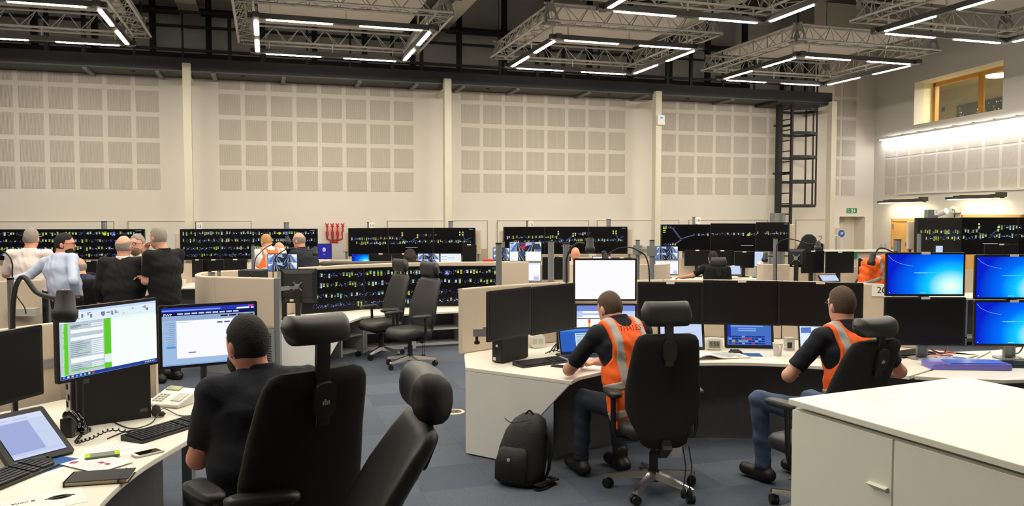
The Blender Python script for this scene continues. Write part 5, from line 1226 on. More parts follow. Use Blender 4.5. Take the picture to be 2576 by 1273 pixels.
# plastic folder
o = thing('plastic_folder', 'translucent blue and purple plastic folder lying on the right desk', 'folder', gz(2430, 925, DZc), math.radians(-4))
mb = MB(); mb.loft([[Vector((x, y, z)) for x, y in rrect(.52 * k, .20 * k, .03)] for z, k in ((.0, .98), (.018, 1.0), (.03, .97))]); mb.build('purple_wallet', mat('purple_plastic', (112, 106, 196), .25, 0, .1, 14), o)
mb = MB(); mb.box((-.13, -.07, .03), (.22, .07, .034)); mb.build('blue_document', mat('blue_document', (80, 120, 222), .4), o)
mb = MB(); mb.prism([(-.24, .06), (.24, .06), (.26, .12), (.10, .16), (.02, .24), (-.04, .24), (-.12, .16), (-.26, .12)], .02, .028); mb.build('flap', mat('pale_blue_plastic', (186, 200, 232), .25, trans=.3), o)
mb = MB(); mb.box((-.0, .14, .028), (.07, .19, .03)); mb.cyl((-.01, .215, .028), (-.01, .215, .032), .008, n=10); mb.build('flap_label', mat('mid_blue_label', (88, 130, 216), .5), o); o.scale = (1.14, 1.15, 1.5)

# ================================================================= NEAR LEFT DESK (A)
DA = Vector((-2.3, 3.8, 0)); dA = thing('curved_left_desk', 'curved white desk of the person in the navy polo shirt in the left foreground', 'desk', (DA.x, DA.y, 0))
front = [Vector((-1.70, 4.78, 0)), Vector((-1.655, 4.5, 0)), Vector((-1.68, 4.22, 0)), Vector((-1.705, 3.93, 0)), Vector((-1.72, 3.6, 0)), Vector((-1.675, 3.2, 0)), Vector((-1.56, 2.85, 0)), Vector((-1.36, 2.5, 0)), Vector((-1.1, 2.2, 0))]
front = spline(front, 4)
back = [Vector((-1.5, 1.4, 0)), Vector((-2.4, 1.6, 0)), Vector((-3.1, 2.4, 0)), Vector((-3.35, 3.4, 0)), Vector((-3.2, 4.4, 0)), Vector((-2.85, 5.0, 0)), Vector((-1.98, 5.06, 0))]
mb = MB(); mb.prism([(p.x - DA.x, p.y - DA.y) for p in front + back][::-1], DZc - .03, DZc); mb.build('worktop', WTOP, dA, bevel=.005)
mb = MB(); mb.T = Matrix.Translation(-DA); mb.ribbon([p + Vector((-.42, 0, 0)) for p in front[2:]], -.02, .02, .04, DZc - .03); mb.build('modesty_panel', CHARC, dA)
for x, y in ((-2.9, 4.6), (-2.0, 4.85), (-3.0, 2.8), (-1.8, 1.8)): mb = MB(); mb.box((x - DA.x - .03, y - DA.y - .03, 0), (x - DA.x + .03, y - DA.y + .03, DZc - .03)); mb.build('leg', GREYP, dA)
pA = thing('left_partition', 'beige partition behind the left foreground monitors', 'partition', (-2.9, 5.15, 0))
for i, (p, q) in enumerate((((-3.42, 3.5), (-3.3, 4.45)), ((-3.3, 4.46), (-2.95, 5.12)), ((-2.95, 5.13), (-2.35, 5.22)))):
    mb = MB(); mb.T = Matrix.Translation((2.9, -5.15, 0)); mb.ribbon([Vector((p[0], p[1], 0)), Vector((q[0], q[1], 0))], -.025, .025, .30, 1.157); mb.build('partition_panel', BEIGE, pA, bevel=.01)
    mb = MB(); mb.T = Matrix.Translation((2.9, -5.15, 0)); mb.ribbon([Vector((p[0] + .03, p[1] - .03, 0)), Vector((q[0] + .03, q[1] - .03, 0))], -.01, .0, .88, .93); mb.build('equipment_rail', ALU, pA)
for x, y in ((-3.36, 4.0), (-2.4, 5.21)): mb = MB(); mb.box((x + 2.9 - .02, y - 5.15 - .02, 0), (x + 2.9 + .02, y - 5.15 + .02, .32)); mb.build('leg', GREYP, pA)
MW = mon_e('monitor with a green and grey form document in the left foreground', 142, 3.86, 399, 4.42, 778, 968, 'word', base=DZc, sticker=False, neck='rear')
MX = mon_e('monitor with a web page right of the green form document', 400, 4.45, 648, 4.72, 770, 931, 'web', base=DZc, sticker=False, neck='rear')
mon_e('black monitor at the left picture edge', -180, 3.02, 110, 3.56, 866, 1070, base=DZc, neck='rear')
bpy.context.view_layer.update(); EW = emit('screen_white_text', (245, 250, 245)); GT = mat('grey_bezel_print', (120, 120, 124), .6)
zc_ = [c for c in MW.children if c.name.startswith('screen')][0].matrix_local.translation.z
text(MW, 'form_heading', 'District / Hammersmith / Circle Line Category B', .0145, EW, ((.0525 - .5) * .61, -.0045, zc_ - .01), (math.pi / 2, -math.pi / 2, 0), .0)
zc_ = [c for c in MX.children if c.name.startswith('screen')][0].matrix_local.translation.z
text(MX, 'page_heading', 'EWP', .022, EW, (-.225, -.0045, zc_ + .125), depth=.0); text(MX, 'bezel_mark', 'NEC', .011, GT, (-.235, -.001, zc_ + .172), depth=.0004)
# big gooseneck microphone at the left
B = at(38, 930, 3.95); gooseneck('big black gooseneck microphone hanging in front of the green form screen', (B.x, B.y, DZc), [Vector((B.x, B.y, DZc)), at(33, 860, 3.95), at(36, 740, 3.9), at(58, 697, 3.85), at(92, 735, 3.8), at(128, 748, 3.72), at(146, 750, 3.68)], at(165, 730, 3.62), (-.03, -.05, -1), .012, .145, .046)
post('slim grey post behind the big microphone arm', at(29, 800, 4.1), DZc, at(29, 704, 4.1).z, .016)
# computer lying behind the form monitor: side wall to the viewer, rear ports at the left
a, b = gz(182, 1078, DZc), gz(381, 1050, DZc); cx, cy = (a.x + b.x) / 2, (a.y + b.y) / 2; rz_ = rzd(a, b)
o = thing('desktop_computer', 'black desktop computer standing below the form monitor', 'computer', (cx - .09 * math.sin(rz_) * -1 * -1, cy + .09 * math.cos(rz_), DZc), rz_)
w_ = (b - a).length; mb = MB(); mb.box((-w_/2, -.09, 0), (w_/2, .09, .35)); mb.build('case', BLKPM, o, bevel=.004)
mb = MB(); mb.box((-w_/2 - .006, -.085, .005), (-w_/2, .085, .345)); rp = mb.build('rear_plate', ALU, o)
for i in range(5): mb = MB(); mb.box((-w_/2 - .012, -.06 + (i % 2) * .06, .05 + .05 * i), (-w_/2 - .004, -.02 + (i % 2) * .06, .08 + .05 * i)); mb.build('port', BLKP, rp)
mb = MB(); mb.box((-w_/2 + .02, -.0925, .24), (-w_/2 + .09, -.09, .31)); mb.box((w_/2 - .06, -.0925, .04), (w_/2 - .02, -.09, .06)); mb.build('side_label', mat('grey_label', (86, 88, 90), .5), o)
# telephone
o = thing('desk_telephone', 'white desk telephone with a green display beside the computer', 'telephone', gz(432, 1018, DZc) + Vector((.0, .02, 0)), math.radians(-18))
mb = MB(); mb.add([(-.12, -.1, 0), (.12, -.1, 0), (.12, .1, 0), (-.12, .1, 0), (-.12, -.1, .02), (.12, -.1, .02), (.12, .1, .085), (-.12, .1, .085)], [(0,3,2,1),(4,5,6,7),(0,1,5,4),(1,2,6,5),(2,3,7,6),(3,0,4,7)]); mb.build('body', WHITEP, o, bevel=.008)
TP = Matrix.Rotation(math.atan2(.065, .2), 4, 'X'); TP.translation = Vector((0, 0, .0535))
mb = MB(); mb.T = TP; mb.box((-.1, .055, -.002), (.0, .1, .006)); mb.build('display', mat('lcd_green', (150, 156, 110), .35), o)
mb = MB(); mb.T = TP; mb.box((.03, -.06, 0), (.1, .03, .003)); mb.build('index_card', GREYW, o)
for i in range(4):
    for j in range(3): mb = MB(); mb.T = TP; mb.cyl((-.085 + .026 * j, -.07 + .024 * i, 0), (-.085 + .026 * j, -.07 + .024 * i, .006), .009, n=10); mb.build('key', GREYW, o)
# touch screen and handset
a, b = gz(32, 1168, DZc + .03), gz(188, 1127, DZc + .03); rz_ = rzd(a, b)
tiltscreen('tilted grey touch screen with a pale blue page in the left foreground', ((a.x + b.x) / 2, (a.y + b.y) / 2, DZc + .012), rz_, (b - a).length + .01, .33, 'tablet', .95, .028, False)
o = thing('telephone_handset', 'glossy black handset with a coiled cord behind the tilted touch screen', 'handset', gz(190, 1105, DZc)); mb = MB()
mb.tube(spline([(-.07, .05, .11), (-.02, .03, .12), (.03, .0, .09), (.05, -.03, .04)], 6), [.028] * 3 + [.025] * 12 + [.032] * 4, 12); mb.build('handset', GLOSS, o)
pts = []; base_pts = spline([(.05, -.03, .03), (.06, -.1, .012), (.13, -.09, .03), (.16, .05, .035), (.27, .08, .012)], 30)
for i, p in enumerate(base_pts): a_ = i * .9; pts.append(p + Vector((.006 * math.cos(a_), .003 * math.cos(a_), .007 * math.sin(a_) + .002)))
mb = MB(); mb.tube(pts, .0035, 5); mb.build('coiled_cord', BLKP, o); mb = MB(); mb.box((-.09, .02, 0), (-.03, .09, .1)); mb.build('cradle', BLKP, o)
a, b = gz(332, 1113, DZc), gz(497, 1062, DZc); keyboard('black keyboard in front of the person in the navy polo shirt', ((a.x + b.x) / 2, (a.y + b.y) / 2, DZc), rzd(a, b), .45, .155)
a, b = gz(-75, 1230, DZc), gz(88, 1195, DZc); keyboard('black keyboard cut by the left picture edge', ((a.x + b.x) / 2, (a.y + b.y) / 2 + .02, DZc), rzd(a, b) + .55, .44, .165)
c = gz(110, 1172, DZc); o = tag(MB().box((-.13, -.09, 0), (.13, .09, .004)).build('mouse_mat', BLUEP, None, c, math.radians(70)), 'blue mouse mat below the tilted left touch screen', 'mouse mat')
mouse('black mouse on the blue mat in the left foreground', (gz(98, 1170, DZc).x, gz(98, 1170, DZc).y, DZc + .004), math.radians(-64))
paper('white printed letter partly below the green phone', gz(295, 1128, DZc), math.radians(70), .21, .25)
o = paper('printed sheet with a round red logo beside the notebook', (gz(245, 1168, DZc).x, gz(245, 1168, DZc).y, DZc + .0062), math.radians(62), .19, .27)
mb = MB(); mb.lathe([(.018, .0014), (.018, .002), (.012, .002), (.012, .0014)], 20, Matrix.Translation((-.05, .1, 0))); mb.box((-.072, .097, .0014), (-.028, .103, .0022)); mb.build('round_logo', mat('logo_red', (186, 90, 96), .7), o)
mb = MB(); mb.box((.0, -.03, .0014), (.02, .0, .002)); mb.box((.0, -.075, .0014), (.02, -.045, .002)); mb.build('stamp', mat('stamp_red', (150, 60, 76), .7), o)
o = paper('white sheet with a dark oval logo at the bottom left edge', gz(110, 1262, DZc), math.radians(35), .297, .21, lines=False)
mb = MB(); mb.T = Matrix.Translation((.06, .02, 0)) @ Matrix.Diagonal((1.6, 1, 1, 1)); mb.lathe([(.028, .0012), (.028, .002), (.019, .002), (.019, .0012)], 24); mb.box((-.034, -.005, .0012), (.034, .005, .0024)); mb.build('oval_logo', INKD, o)
text(o, 'sheet_heading', 'ation 8', .03, INKD, (-.07, .03, .0016), (0, 0, 0), .0004)
c = gz(258, 1147, DZc + .008); phone('smartphone in a lime green rugged case lying on the printed letter', (c.x, c.y, DZc + .0075), math.radians(-62), mat('olive_case', (96, 104, 70), .5), mat('phone_glass', (150, 160, 152), .2), .075, .15, 'rugged_phone', mat('lime_rubber', (170, 214, 40), .5))
c = gz(362, 1142, DZc); phone('white smartphone lying beside the green cased one', (c.x + .02, c.y, DZc + .002), math.radians(-40), WHITEP, GLOSS, .07, .14)
o = thing('notebook', 'closed black notebook with cream pages and elastic band', 'notebook', gz(253, 1207, DZc), math.radians(-2 + 15))
mb = MB(); mb.box((-.125, -.07, .002), (.122, .07, .018)); mb.build('pages', mat('cream_pages', (232, 220, 180), .8), o)
mb = MB(); mb.prism(rrect(.26, .15, .006), .018, .022); mb.prism(rrect(.26, .15, .006), 0, .002); mb.box((-.13, -.075, 0), (-.125, .075, .022)); mb.build('cover', mat('black_leatherette', (34, 34, 32), .6), o)
mb = MB(); mb.box((.085, -.0765, .001), (.092, .0765, .0235)); mb.build('elastic_band', BLKP, o)
cable('thin black cable across the left desk from the computer', [gz(282, 1060, DZc + .004), gz(330, 1078, DZc + .004), gz(378, 1066, DZc + .004), gz(395, 1045, DZc + .03)], .0035)
cable('thin black headset cable beside the white telephone', [gz(395, 1045, DZc + .03), gz(412, 1028, DZc + .02), gz(455, 1046, DZc + .004), gz(500, 1042, DZc + .004)], .003)
cable('black keyboard cable on the left desk', [gz(270, 1104, DZc + .004), gz(320, 1085, DZc + .004), gz(400, 1076, DZc + .004), gz(420, 1083, DZc + .01)], .0035)
o = thing('headset_pad', 'dark foam headset cushion beside the computer', 'headset', gz(393, 1048, DZc)); mb = MB(); mb.lathe([(.001, 0), (.022, .008), (.028, .03), (.02, .06), (.001, .07)], 14); mb.build('ear_cushion', mat('dark_foam', (66, 62, 58), .95, 0, .3, 90, .4), o); mb = MB(); mb.lathe([(.001, -.03), (.014, -.02), (.016, 0), (.001, .015)], 12, Matrix.Translation((.045, -.01, .018)) @ Matrix.Rotation(1.5, 4, 'Y')); mb.build('microphone_foam', MATS['dark_foam'], o)

# ================================================================= CHAIRS IN FRONT
c1 = chair('black high-back chair with headrest occupied by the person in the navy polo shirt', (-.93, 3.10, 0), math.radians(44), seat=.60, back=.80, rec=.14, head=.145, headw=.13, headr=(.055, .05), arms=True, star=.3, logo=True, armz=.22)
c2 = chair('empty reclined black leather chair in the front centre, seen from its side', (-.77, 2.50, 0), math.radians(107), seat=.61, back=.72, rec=.40, head=.085, headw=.15, headr=(.07, .082), fab=LEATH, star=.7, armz=.24, headtilt=-.2)
c3 = chair('black high-back chair with chrome base behind the person in the lettered vest', (.95, 5.26, 0), math.radians(8), seat=.455, back=.745, rec=.06, head=.125, headw=.165, star=.25, pumps=True, armz=.22)
o = thing('hang_tag', 'white paper tag hanging from the chair with chrome base', 'tag', at(1702, 1125, 5.3)); mb = MB(); mb.box((-.035, -.001, -.07), (.035, .001, .07)); mb.build('card', PAPER, o); mb = MB(); mb.prism([(-.0, .07), (.035, .07), (.035, .03)], -.002, -.001, XZ); mb.build('green_corner', mat('pale_green', (150, 200, 170)), o)
c4 = chair('black high-back chair of the person in jeans beside the white cabinets', (1.87, 4.78, 0), math.radians(28), seat=.47, back=.80, rec=.22, head=.07, headw=.155, headr=(.055, .048), star=.5, logo=True, armz=.26)
c5 = chair('empty black chair facing left, nearer of the pair before the middle screens', gz(1032, 922, 0), math.radians(134), seat=.44, back=.74, rec=.14, head=.11, headw=.16, headr=(.05, .085), star=.4, pumps=True, fab=LEATH)
c6 = chair('empty black chair facing left, farther of the pair before the middle screens', gz(960, 897, 0), math.radians(128), seat=.44, back=.74, rec=.12, head=.11, headw=.16, headr=(.05, .085), star=.9, fab=LEATH)
# backpack leaning on the white end panel
bp0 = gz(1308, 1228, 0); o = thing('backpack', 'black backpack leaning against the white end panel', 'backpack', (bp0.x, bp0.y + .1, 0), math.radians(-25))
mb = MB(); rings = []
for z, w, d, oy, ox in ((.0, .13, .09, 0, 0), (.03, .165, .115, 0, 0), (.12, .175, .125, .01, .0), (.25, .165, .115, .025, .015), (.36, .145, .095, .045, .03), (.44, .11, .07, .06, .05), (.475, .06, .035, .065, .055)): rings.append(superring(ox, oy, z, w, d, 24, 2.8))
mb.loft(rings); mb.build('main_body', mat('black_nylon', (16, 16, 17), .6, 0, .2, 60, .2), o)
mb = MB(); rings = [superring(-.02 + ox, -.105 + oy, z, w, d, 20, 2.8) for z, w, d, oy, ox in ((.03, .09, .01, 0, 0), (.05, .12, .03, 0, 0), (.16, .12, .035, .005, 0), (.25, .105, .025, .02, .01), (.27, .08, .01, .03, .01))]
mb.loft(rings); mb.build('front_pocket', mat('black_nylon', (16, 16, 17)), o)
mb = MB(); mb.cyl((-.02, -.146, .2), (-.02, -.141, .2), .011, n=16); mb.build('badge', GREYW, o)
mb = MB(); mb.tube(spline([(.02, .05, .47), (.05, .05, .5), (.08, .06, .47)]), .007, 6); mb.build('grab_handle', BLKC, o)
for k in (0, 1): mb = MB(); mb.ribbon([Vector(p) for p in ((.14 + .03 * k, .1, 0), (.22 + .02 * k, .08, 0), (.2 - .02 * k, -.05, 0), (.16, -.1, 0))], -.02, .02, .004 + .03 * k, .012 + .03 * k); mb.build('shoulder_strap', BLKC, o)
mb = MB(); mb.tube(spline([(.13, .05, .42), (.2, .05, .3), (.2, .04, .12), (.16, .03, .03)]), .012, 6); mb.build('side_strap', BLKC, o)
mb = MB(); mb.tube(spline([(-.10, -.03, .45), (-.02, -.08, .44), (.09, -.02, .46)]), .004, 5); mb.build('zip', INKD, o)

# ================================================================= SEATED MEN IN FRONT
person('person in navy polo shirt seated at the left desk, seen from behind', (-1.0, 3.2, 0), math.radians(37),
       SIT(pel=(0, -.02, .66), wai=(0, .01, .84), che=(0, .05, 1.06), neck=(0, .08, 1.205), head=(-.035, .115, 1.315), shL=(-.198, .05, 1.145), shR=(.198, .06, 1.145), elL=(-.235, .13, .87), elR=(.3, .16, .9), wrL=(-.13, .33, .80), wrR=(.12, .38, .80),
           hiL=(-.1, 0, .64), hiR=(.1, 0, .64), knL=(-.15, .42, .62), knR=(.15, .42, .62), anL=(-.15, .5, .1), anR=(.15, .45, .1), hf=(-.2, 1, -.1)), shirt=NAVY, trousers=NAVY, hair=HBLK, beard=HBLK, vox=.009, fat=.03, collar=NAVY, skin=SKIN3, tucked=False)
person('person in lettered orange vest seated at the console, typing on the silver laptop', (.83, 5.36, 0), math.radians(26),
       SIT(pel=(0, 0, .55), wai=(0, .06, .73), che=(0, .14, .95), neck=(0, .20, 1.115), head=(-.01, .29, 1.185), shL=(-.195, .17, 1.03), shR=(.195, .17, 1.03), elL=(-.255, .44, .745), elR=(.28, .40, .76), wrL=(-.06, .62, .745), wrR=(.1, .6, .745), pnL=(0, 0, -1), cuL=.25,
           knL=(-.16, .40, .53), knR=(.12, .42, .53), anL=(-.2, .36, .1), anR=(.1, .30, .1), hf=(-.12, 1, -.35), hu=(0, .35, 1)), shirt=NAVY, sleeve='short', trousers=DENIMD, hair=HBRN, vest='THALES', vox=.009, collar=NAVY, tucked=False)
person('person in orange vest and blue jeans seated beside the white cabinets', (2.22, 5.10, 0), math.radians(17),
       SIT(pel=(0, 0, .57), wai=(0, .02, .75), che=(0, .06, .97), neck=(0, .10, 1.135), head=(0, .14, 1.255), shL=(-.20, .08, 1.06), shR=(.20, .08, 1.06), elL=(-.37, .18, .80), elR=(.43, .08, .80), wrL=(-.2, .42, .76), wrR=(.46, .33, .75),
           knL=(-.39, .47, .57), knR=(.05, .5, .54), anL=(-.35, .47, .1), anR=(-.02, .45, .1), ft=(-.3, 1, 0), hf=(.1, 1, -.05)), shirt=NAVY, trousers=DENIM, hair=HBRN, vest=True, vox=.009, collar=NAVY, glasses=True, tucked=False)
# ================================================================= MIDDLE CONSOLE with video wall (B)
ZB = .50; ZP = 1.13
pth = [at(693, 700, 9.06), at(620, 700, 9.2), at(545, 700, 9.29), at(514, 700, 9.36), at(499, 700, 9.55), at(502, 700, 9.85), at(530, 700, 10.15), at(610, 700, 10.42), at(750, 700, 10.9), at(870, 700, 11.5), at(1000, 700, 11.95), at(1120, 700, 12.2), at(1250, 700, 12.3), at(1330, 700, 12.3)]
pth = [Vector((p.x, p.y, 0)) for p in pth]
pb = thing('wrap_partition', 'long beige partition wrapping round the middle console behind the video wall', 'partition', (pth[5].x, pth[5].y, 0))
O5 = Matrix.Translation((-pth[5].x, -pth[5].y, 0))
for i, (a, b, zl) in enumerate(((0, 2, .56), (2, 7, .56), (7, 9, .5), (9, 11, .5), (11, 13, .5))):
    mb = MB(); mb.T = O5; mb.ribbon(spline(pth[a:b + 1], 4) if b - a > 1 else pth[a:b + 1], -.035, .035, zl, ZP); mb.build('partition_panel', BEIGE, pb, bevel=.015)
mb = MB(); mb.T = O5; mb.ribbon(spline(pth[0:8], 3), -.03, .03, 0, .55); mb.build('vent_panel', mat('grey_vent_panel', (150, 152, 154), .5, .2), pb)
mb = MB(); mb.T = O5; d_ = (pth[1] - pth[0]).normalized(); nn = Vector((-d_.y, d_.x, 0)); nn = nn if nn.y < 0 else -nn
for k in range(4):
    for j in range(17):
        p = pth[0] + d_ * (.05 + k * .2); mb.bar(p + nn * .032 + Vector((0, 0, .04 + j * .028)), p + d_ * .15 + nn * .032 + Vector((0, 0, .04 + j * .028)), .012, .008)
q = mb.build('vent_slots', BLKP, pb); q['kind'] = 'stuff'
mb = MB(); mb.T = O5; mb.box((pth[0].x - .0, pth[0].y - .04, 0), (pth[0].x + .05, pth[0].y + .04, ZP)); mb.build('end_post', GREYP, pb)
# worktop, end panel, shelves
wt = thing('middle_console_desk', 'white middle console worktop with open shelves below the video wall', 'desk', (-1.9, 10.6, 0)); OW = Matrix.Translation((1.9, -10.6, 0))
f0, f1, fc, f2, f3 = at(700, 700, 9.22), at(872, 700, 9.62), at(914, 700, 10.55), at(1160, 700, 11.16), at(1290, 700, 11.3)
pl = [f0, f1, at(880, 700, 10.1), fc, at(1040, 700, 10.9), f2, f3] + [p + Vector((0, -.06, 0)) for p in (pth[12], pth[11], pth[10], pth[9], pth[8], pth[7])] + [pth[6] + Vector((.1, -.1, 0)), pth[5] + Vector((.08, 0, 0)), pth[4] + Vector((.08, .02, 0)), pth[3] + Vector((.05, .06, 0)), pth[2] + Vector((0, .06, 0))]
mb = MB(); mb.T = OW; mb.prism([(p.x, p.y) for p in pl], ZB - .03, ZB); mb.build('worktop', WTOP, wt, bevel=.004)
d = Vector((f1.x - f0.x, f1.y - f0.y, 0)); L = d.length; d.normalize(); M = Matrix((d, Vector((0, 0, 1)), Vector((d.y, -d.x, 0)))).transposed().to_4x4(); M.translation = Vector((f0.x + 1.9, f0.y - 10.6, 0))
mb = MB(); mb.prism([(0, 0), (L * .62, 0), (L * .98, ZB - .03), (0, ZB - .03)], -.03, 0, M); mb.build('end_panel', WPAN, wt)
def shelf_unit(A, B, dep, name):
    A, B = Vector((A.x, A.y, 0)), Vector((B.x, B.y, 0)); d = (B - A); L = d.length; d.normalize(); n = Vector((-d.y, d.x, 0)); n = n if n.y > 0 else -n
    M = OW @ Matrix.Translation(A) @ Matrix((d, n, Vector((0, 0, 1)))).transposed().to_4x4()
    for nm, bx, m in (('shelf_board', ((0, .02, .03), (L, dep, .05)), SHELFG), ('shelf_board', ((0, .02, .24), (L, dep, .258)), SHELFG), ('plinth', ((0, .06, 0), (L, .08, .03)), SHELFG), ('back_panel', ((0, dep, .03), (L, dep + .02, ZB - .03)), CHARC), ('divider', ((0, .0, .0), (.03, dep, ZB - .03)), SHELFG), ('divider', ((L - .03, .0, .0), (L, dep, ZB - .03)), SHELFG)):
        mb = MB(); mb.T = M; mb.box(*bx); mb.build(nm, m, wt)
nB = at(1040, 700, 10.95)
shelf_unit(at(856, 700, 10.25), at(916, 700, 10.62), .45, 'a'); shelf_unit(at(917, 700, 10.64), nB, .4, 'b'); shelf_unit(nB, at(1165, 700, 11.2), .4, 'c'); shelf_unit(at(1166, 700, 11.2), at(1290, 700, 11.34), .4, 'd')
def rows4(seed): return overview(seed, [(.86, .02, .98, 1.2), (.62, .02, .98, 1.0), (.36, .01, .98, 1.1), (.14, .05, .95, .7)])
def extras(g, x=.6, y=.86):
    g += [O_(x, y, .05, (190, 214, 40), 5.2, 10), O_(x + .05, y, .07, (60, 70, 150), 5.2, 14)] + [L_(x + .05 + random.uniform(-.011, .011), y + random.uniform(-.05, .05), x + .05 + random.uniform(-.011, .011), y + random.uniform(-.05, .05), (190, 196, 230), .004, 5) for _ in range(7)]
    return g + [R_(.955, .95, .985, .962, (150, 180, 235)), R_(.985, .955, .99, .967, (120, 200, 160))]
g = extras(rows4(3), .69, .84)
video_wall('three-panel rail overview screen standing on the middle console worktop', [(757, 10.75, 915, 11.3, 1.10, .505), (915, 11.3, 1085, 11.7, 1.10, .505), (1085, 11.7, 1262, 11.75, 1.10, .505)], g, base=ZB)
# devices on the middle console
mon_r('black monitor turned away showing its silver cross mount on the middle console', 706, 676, 798, 762, 10.05, base=ZB, yaw=180, backdetail=True, sticker=False)
o = thing('screen_support', 'silver monitor arm reaching from its post to the cross mount', 'monitor arm', (at(703, 740, 9.75).x, at(703, 740, 9.75).y, ZB)); q0 = at(703, 727, 9.75); q1 = at(728, 724, 9.8); q2 = at(748, 724, 9.93); mb = MB(); bz = Vector(o.location)
mb.bar(q0 - bz, q1 - bz, .035, .05); mb.bar(q1 - bz, q2 - bz, .03, .035); mb.build('arm', ALU, o); mb = MB(); mb.cyl((0, 0, 0), (0, 0, ZP + .02 - ZB), .022, n=14); mb.build('post', GREYP, o)
mon_r('wide black monitor back below the dark computer box on the middle console', 612, 702, 700, 760, 9.95, base=ZB, yaw=180, sticker=False)
mon_r('small monitor with four platform camera pictures above the middle console', 673, 638, 749, 683, 10.2, 'cctv', base=ZB, sticker=False, bezel=.008)
o = thing('computer_box', 'dark grey computer box with an oval mark lying above the partition', 'computer', at(638, 700, 9.75)); o.location.z = 1.02; mb = MB(); mb.box((-.15, -.13, .04), (.14, .13, .16)); mb.build('case', BLKPM, o, bevel=.01)
mb = MB(); mb.T = Matrix.Translation((.0, -.132, .10)); mb.lathe([(.022, -.002), (.022, .002), (.018, .002), (.018, -.002)], 18, Matrix.Rotation(math.pi / 2, 4, 'X') @ Matrix.Diagonal((.6, 1, 1, 1))); mb.build('oval_mark', GREYP, o)
mb = MB(); mb.box((-.16, -.14, .02), (.15, .14, .04)); mb.box((-.03, -.03, ZB - 1.02), (.03, .03, .02)); mb.build('shelf_bracket', BLKP, o)
post('grey post with a black foot behind the dark computer box', at(637, 690, 10.0), ZB, at(637, 618, 10.0).z, .02)
o = thing('clip_papers', 'white clipboard pages propped behind the dark computer box', 'clipboard', at(645, 680, 10.1)); mb = MB(); mb.T = Matrix.Rotation(.5, 4, 'Y'); mb.box((-.12, -.01, 0), (.06, .01, .03)); mb.build('pages', PAPER, o); mb = MB(); mb.box((-.01, -.01, ZB - o.location.z), (.01, .01, .0)); mb.build('holder', GREYP, o)
B = at(640, 690, 9.9); gooseneck('thin black microphone arching over the person in the orange vest', (B.x, B.y, ZB), [Vector((B.x, B.y, ZB)), at(640, 672, 9.9), at(655, 635, 9.9), at(690, 612, 9.9), at(716, 606, 9.9)], at(722, 594, 9.9), (.15, 0, -1), .006, .1, .03)
B = at(688, 700, 9.8); gooseneck('thin black microphone arching in front of the camera pictures', (B.x, B.y, ZB), [Vector((B.x, B.y, ZB)), at(687, 690, 9.8), at(692, 650, 9.8), at(725, 626, 9.8), at(770, 629, 9.8), at(786, 631, 9.8)], at(793, 621, 9.8), (0, 0, -1), .006, .11, .03)
o = thing('white_handle_phone', 'white curved desk telephone on the middle console', 'telephone', at(790, 786, 9.75)); o.location.z = ZB; mb = MB(); mb.tube(spline([(-.25, -.1, .03), (-.12, -.06, .06), (.0, .02, .09), (.2, .08, .1), (.36, .1, .08)], 6), [.02 + .02 * math.sin(math.pi * i / 24) for i in range(25)], 10); mb.build('arched_cover', WHITEP, o); mb = MB(); mb.prism(rrect(.3, .2, .05), 0, .03); mb.build('base', WHITEP, o)
keyboard('black keyboard on the near end of the middle console', (at(735, 775, 9.55).x, 9.62, ZB), math.radians(20), .4, .15)
mouse('black mouse beside the turned-away monitor', (at(795, 765, 10.1).x, 10.1, ZB), .4)
for i, px in enumerate((528, 536, 551)): post(('short grey tube standing inside the wrapped partition, leftmost', 'short grey tube standing inside the wrapped partition, middle', 'short grey tube standing inside the wrapped partition, rightmost')[i], at(px, 690, 9.85 - .05 * i), ZB, at(px, (684, 687, 681)[i], 9.85).z, .02)

# ================================================================= FAR ROW
def two_rows(seed): return overview(seed, [(.62, .02, .42, 1.0), (.45, .06, .46, .8), (.5, .44, .88, .9), (.74, .55, .68, .7), (.5, .88, .97, .9)])
def branch(g):
    for a, b in (((.42, .62), (.44, .78)), ((.43, .6), (.47, .5)), ((.5, .52), (.55, .7)), ((.89, .82), (.92, .55)), ((.92, .55), (.97, .66))):
        for k in range(3): g.append(L_(a[0] + .004 * k, a[1], b[0] + .004 * k, b[1], (92, 98, 150), .003, 5))
    for x, y in ((.875, .82), (.9, .82), (.545, .72), (.43, .8)): g += [R_(x, y, x + .01, y + .05, (206, 220, 110)), R_(x, y - .09, x + .01, y - .03, (206, 220, 110))]
    return g + [R_(.46, .28, .55, .295, (200, 204, 214)), R_(.955, .95, .985, .965, (150, 180, 235))]
VW = []
video_wall('rail overview screen at the far left behind the standing people', [(-98, 14.3, 58, 14.5, 1.59, 1.03), (58, 14.5, 213, 14.65, 1.59, 1.03), (213, 14.65, 363, 14.7, 1.59, 1.03)], extras(rows4(11), .78, .85))
video_wall('rail overview screen left of the red valve manifold', [(453, 15.0, 555, 15.25, 1.585, 1.0), (555, 15.25, 677, 15.4, 1.585, 1.0), (677, 15.4, 798, 15.35, 1.585, 1.0)], extras(rows4(12), .74, .86))
video_wall('rail overview screen right of the red valve manifold, above the person in khaki', [(877, 15.9, 977, 16.2, 1.59, 1.02), (977, 16.2, 1090, 16.35, 1.59, 1.02), (1090, 16.35, 1195, 16.25, 1.59, 1.02)], branch(two_rows(13)))
video_wall('rail overview screen behind the person in pink', [(1268, 16.4, 1370, 16.7, 1.605, 1.03), (1370, 16.7, 1480, 16.85, 1.605, 1.03), (1480, 16.85, 1578, 16.8, 1.605, 1.03)], branch(two_rows(14)))
g = overview(15, [(.62, .22, .68, .9), (.62, .74, .99, .8), (.24, .01, .1, 1), (.9, .01, .08, 1)]) 
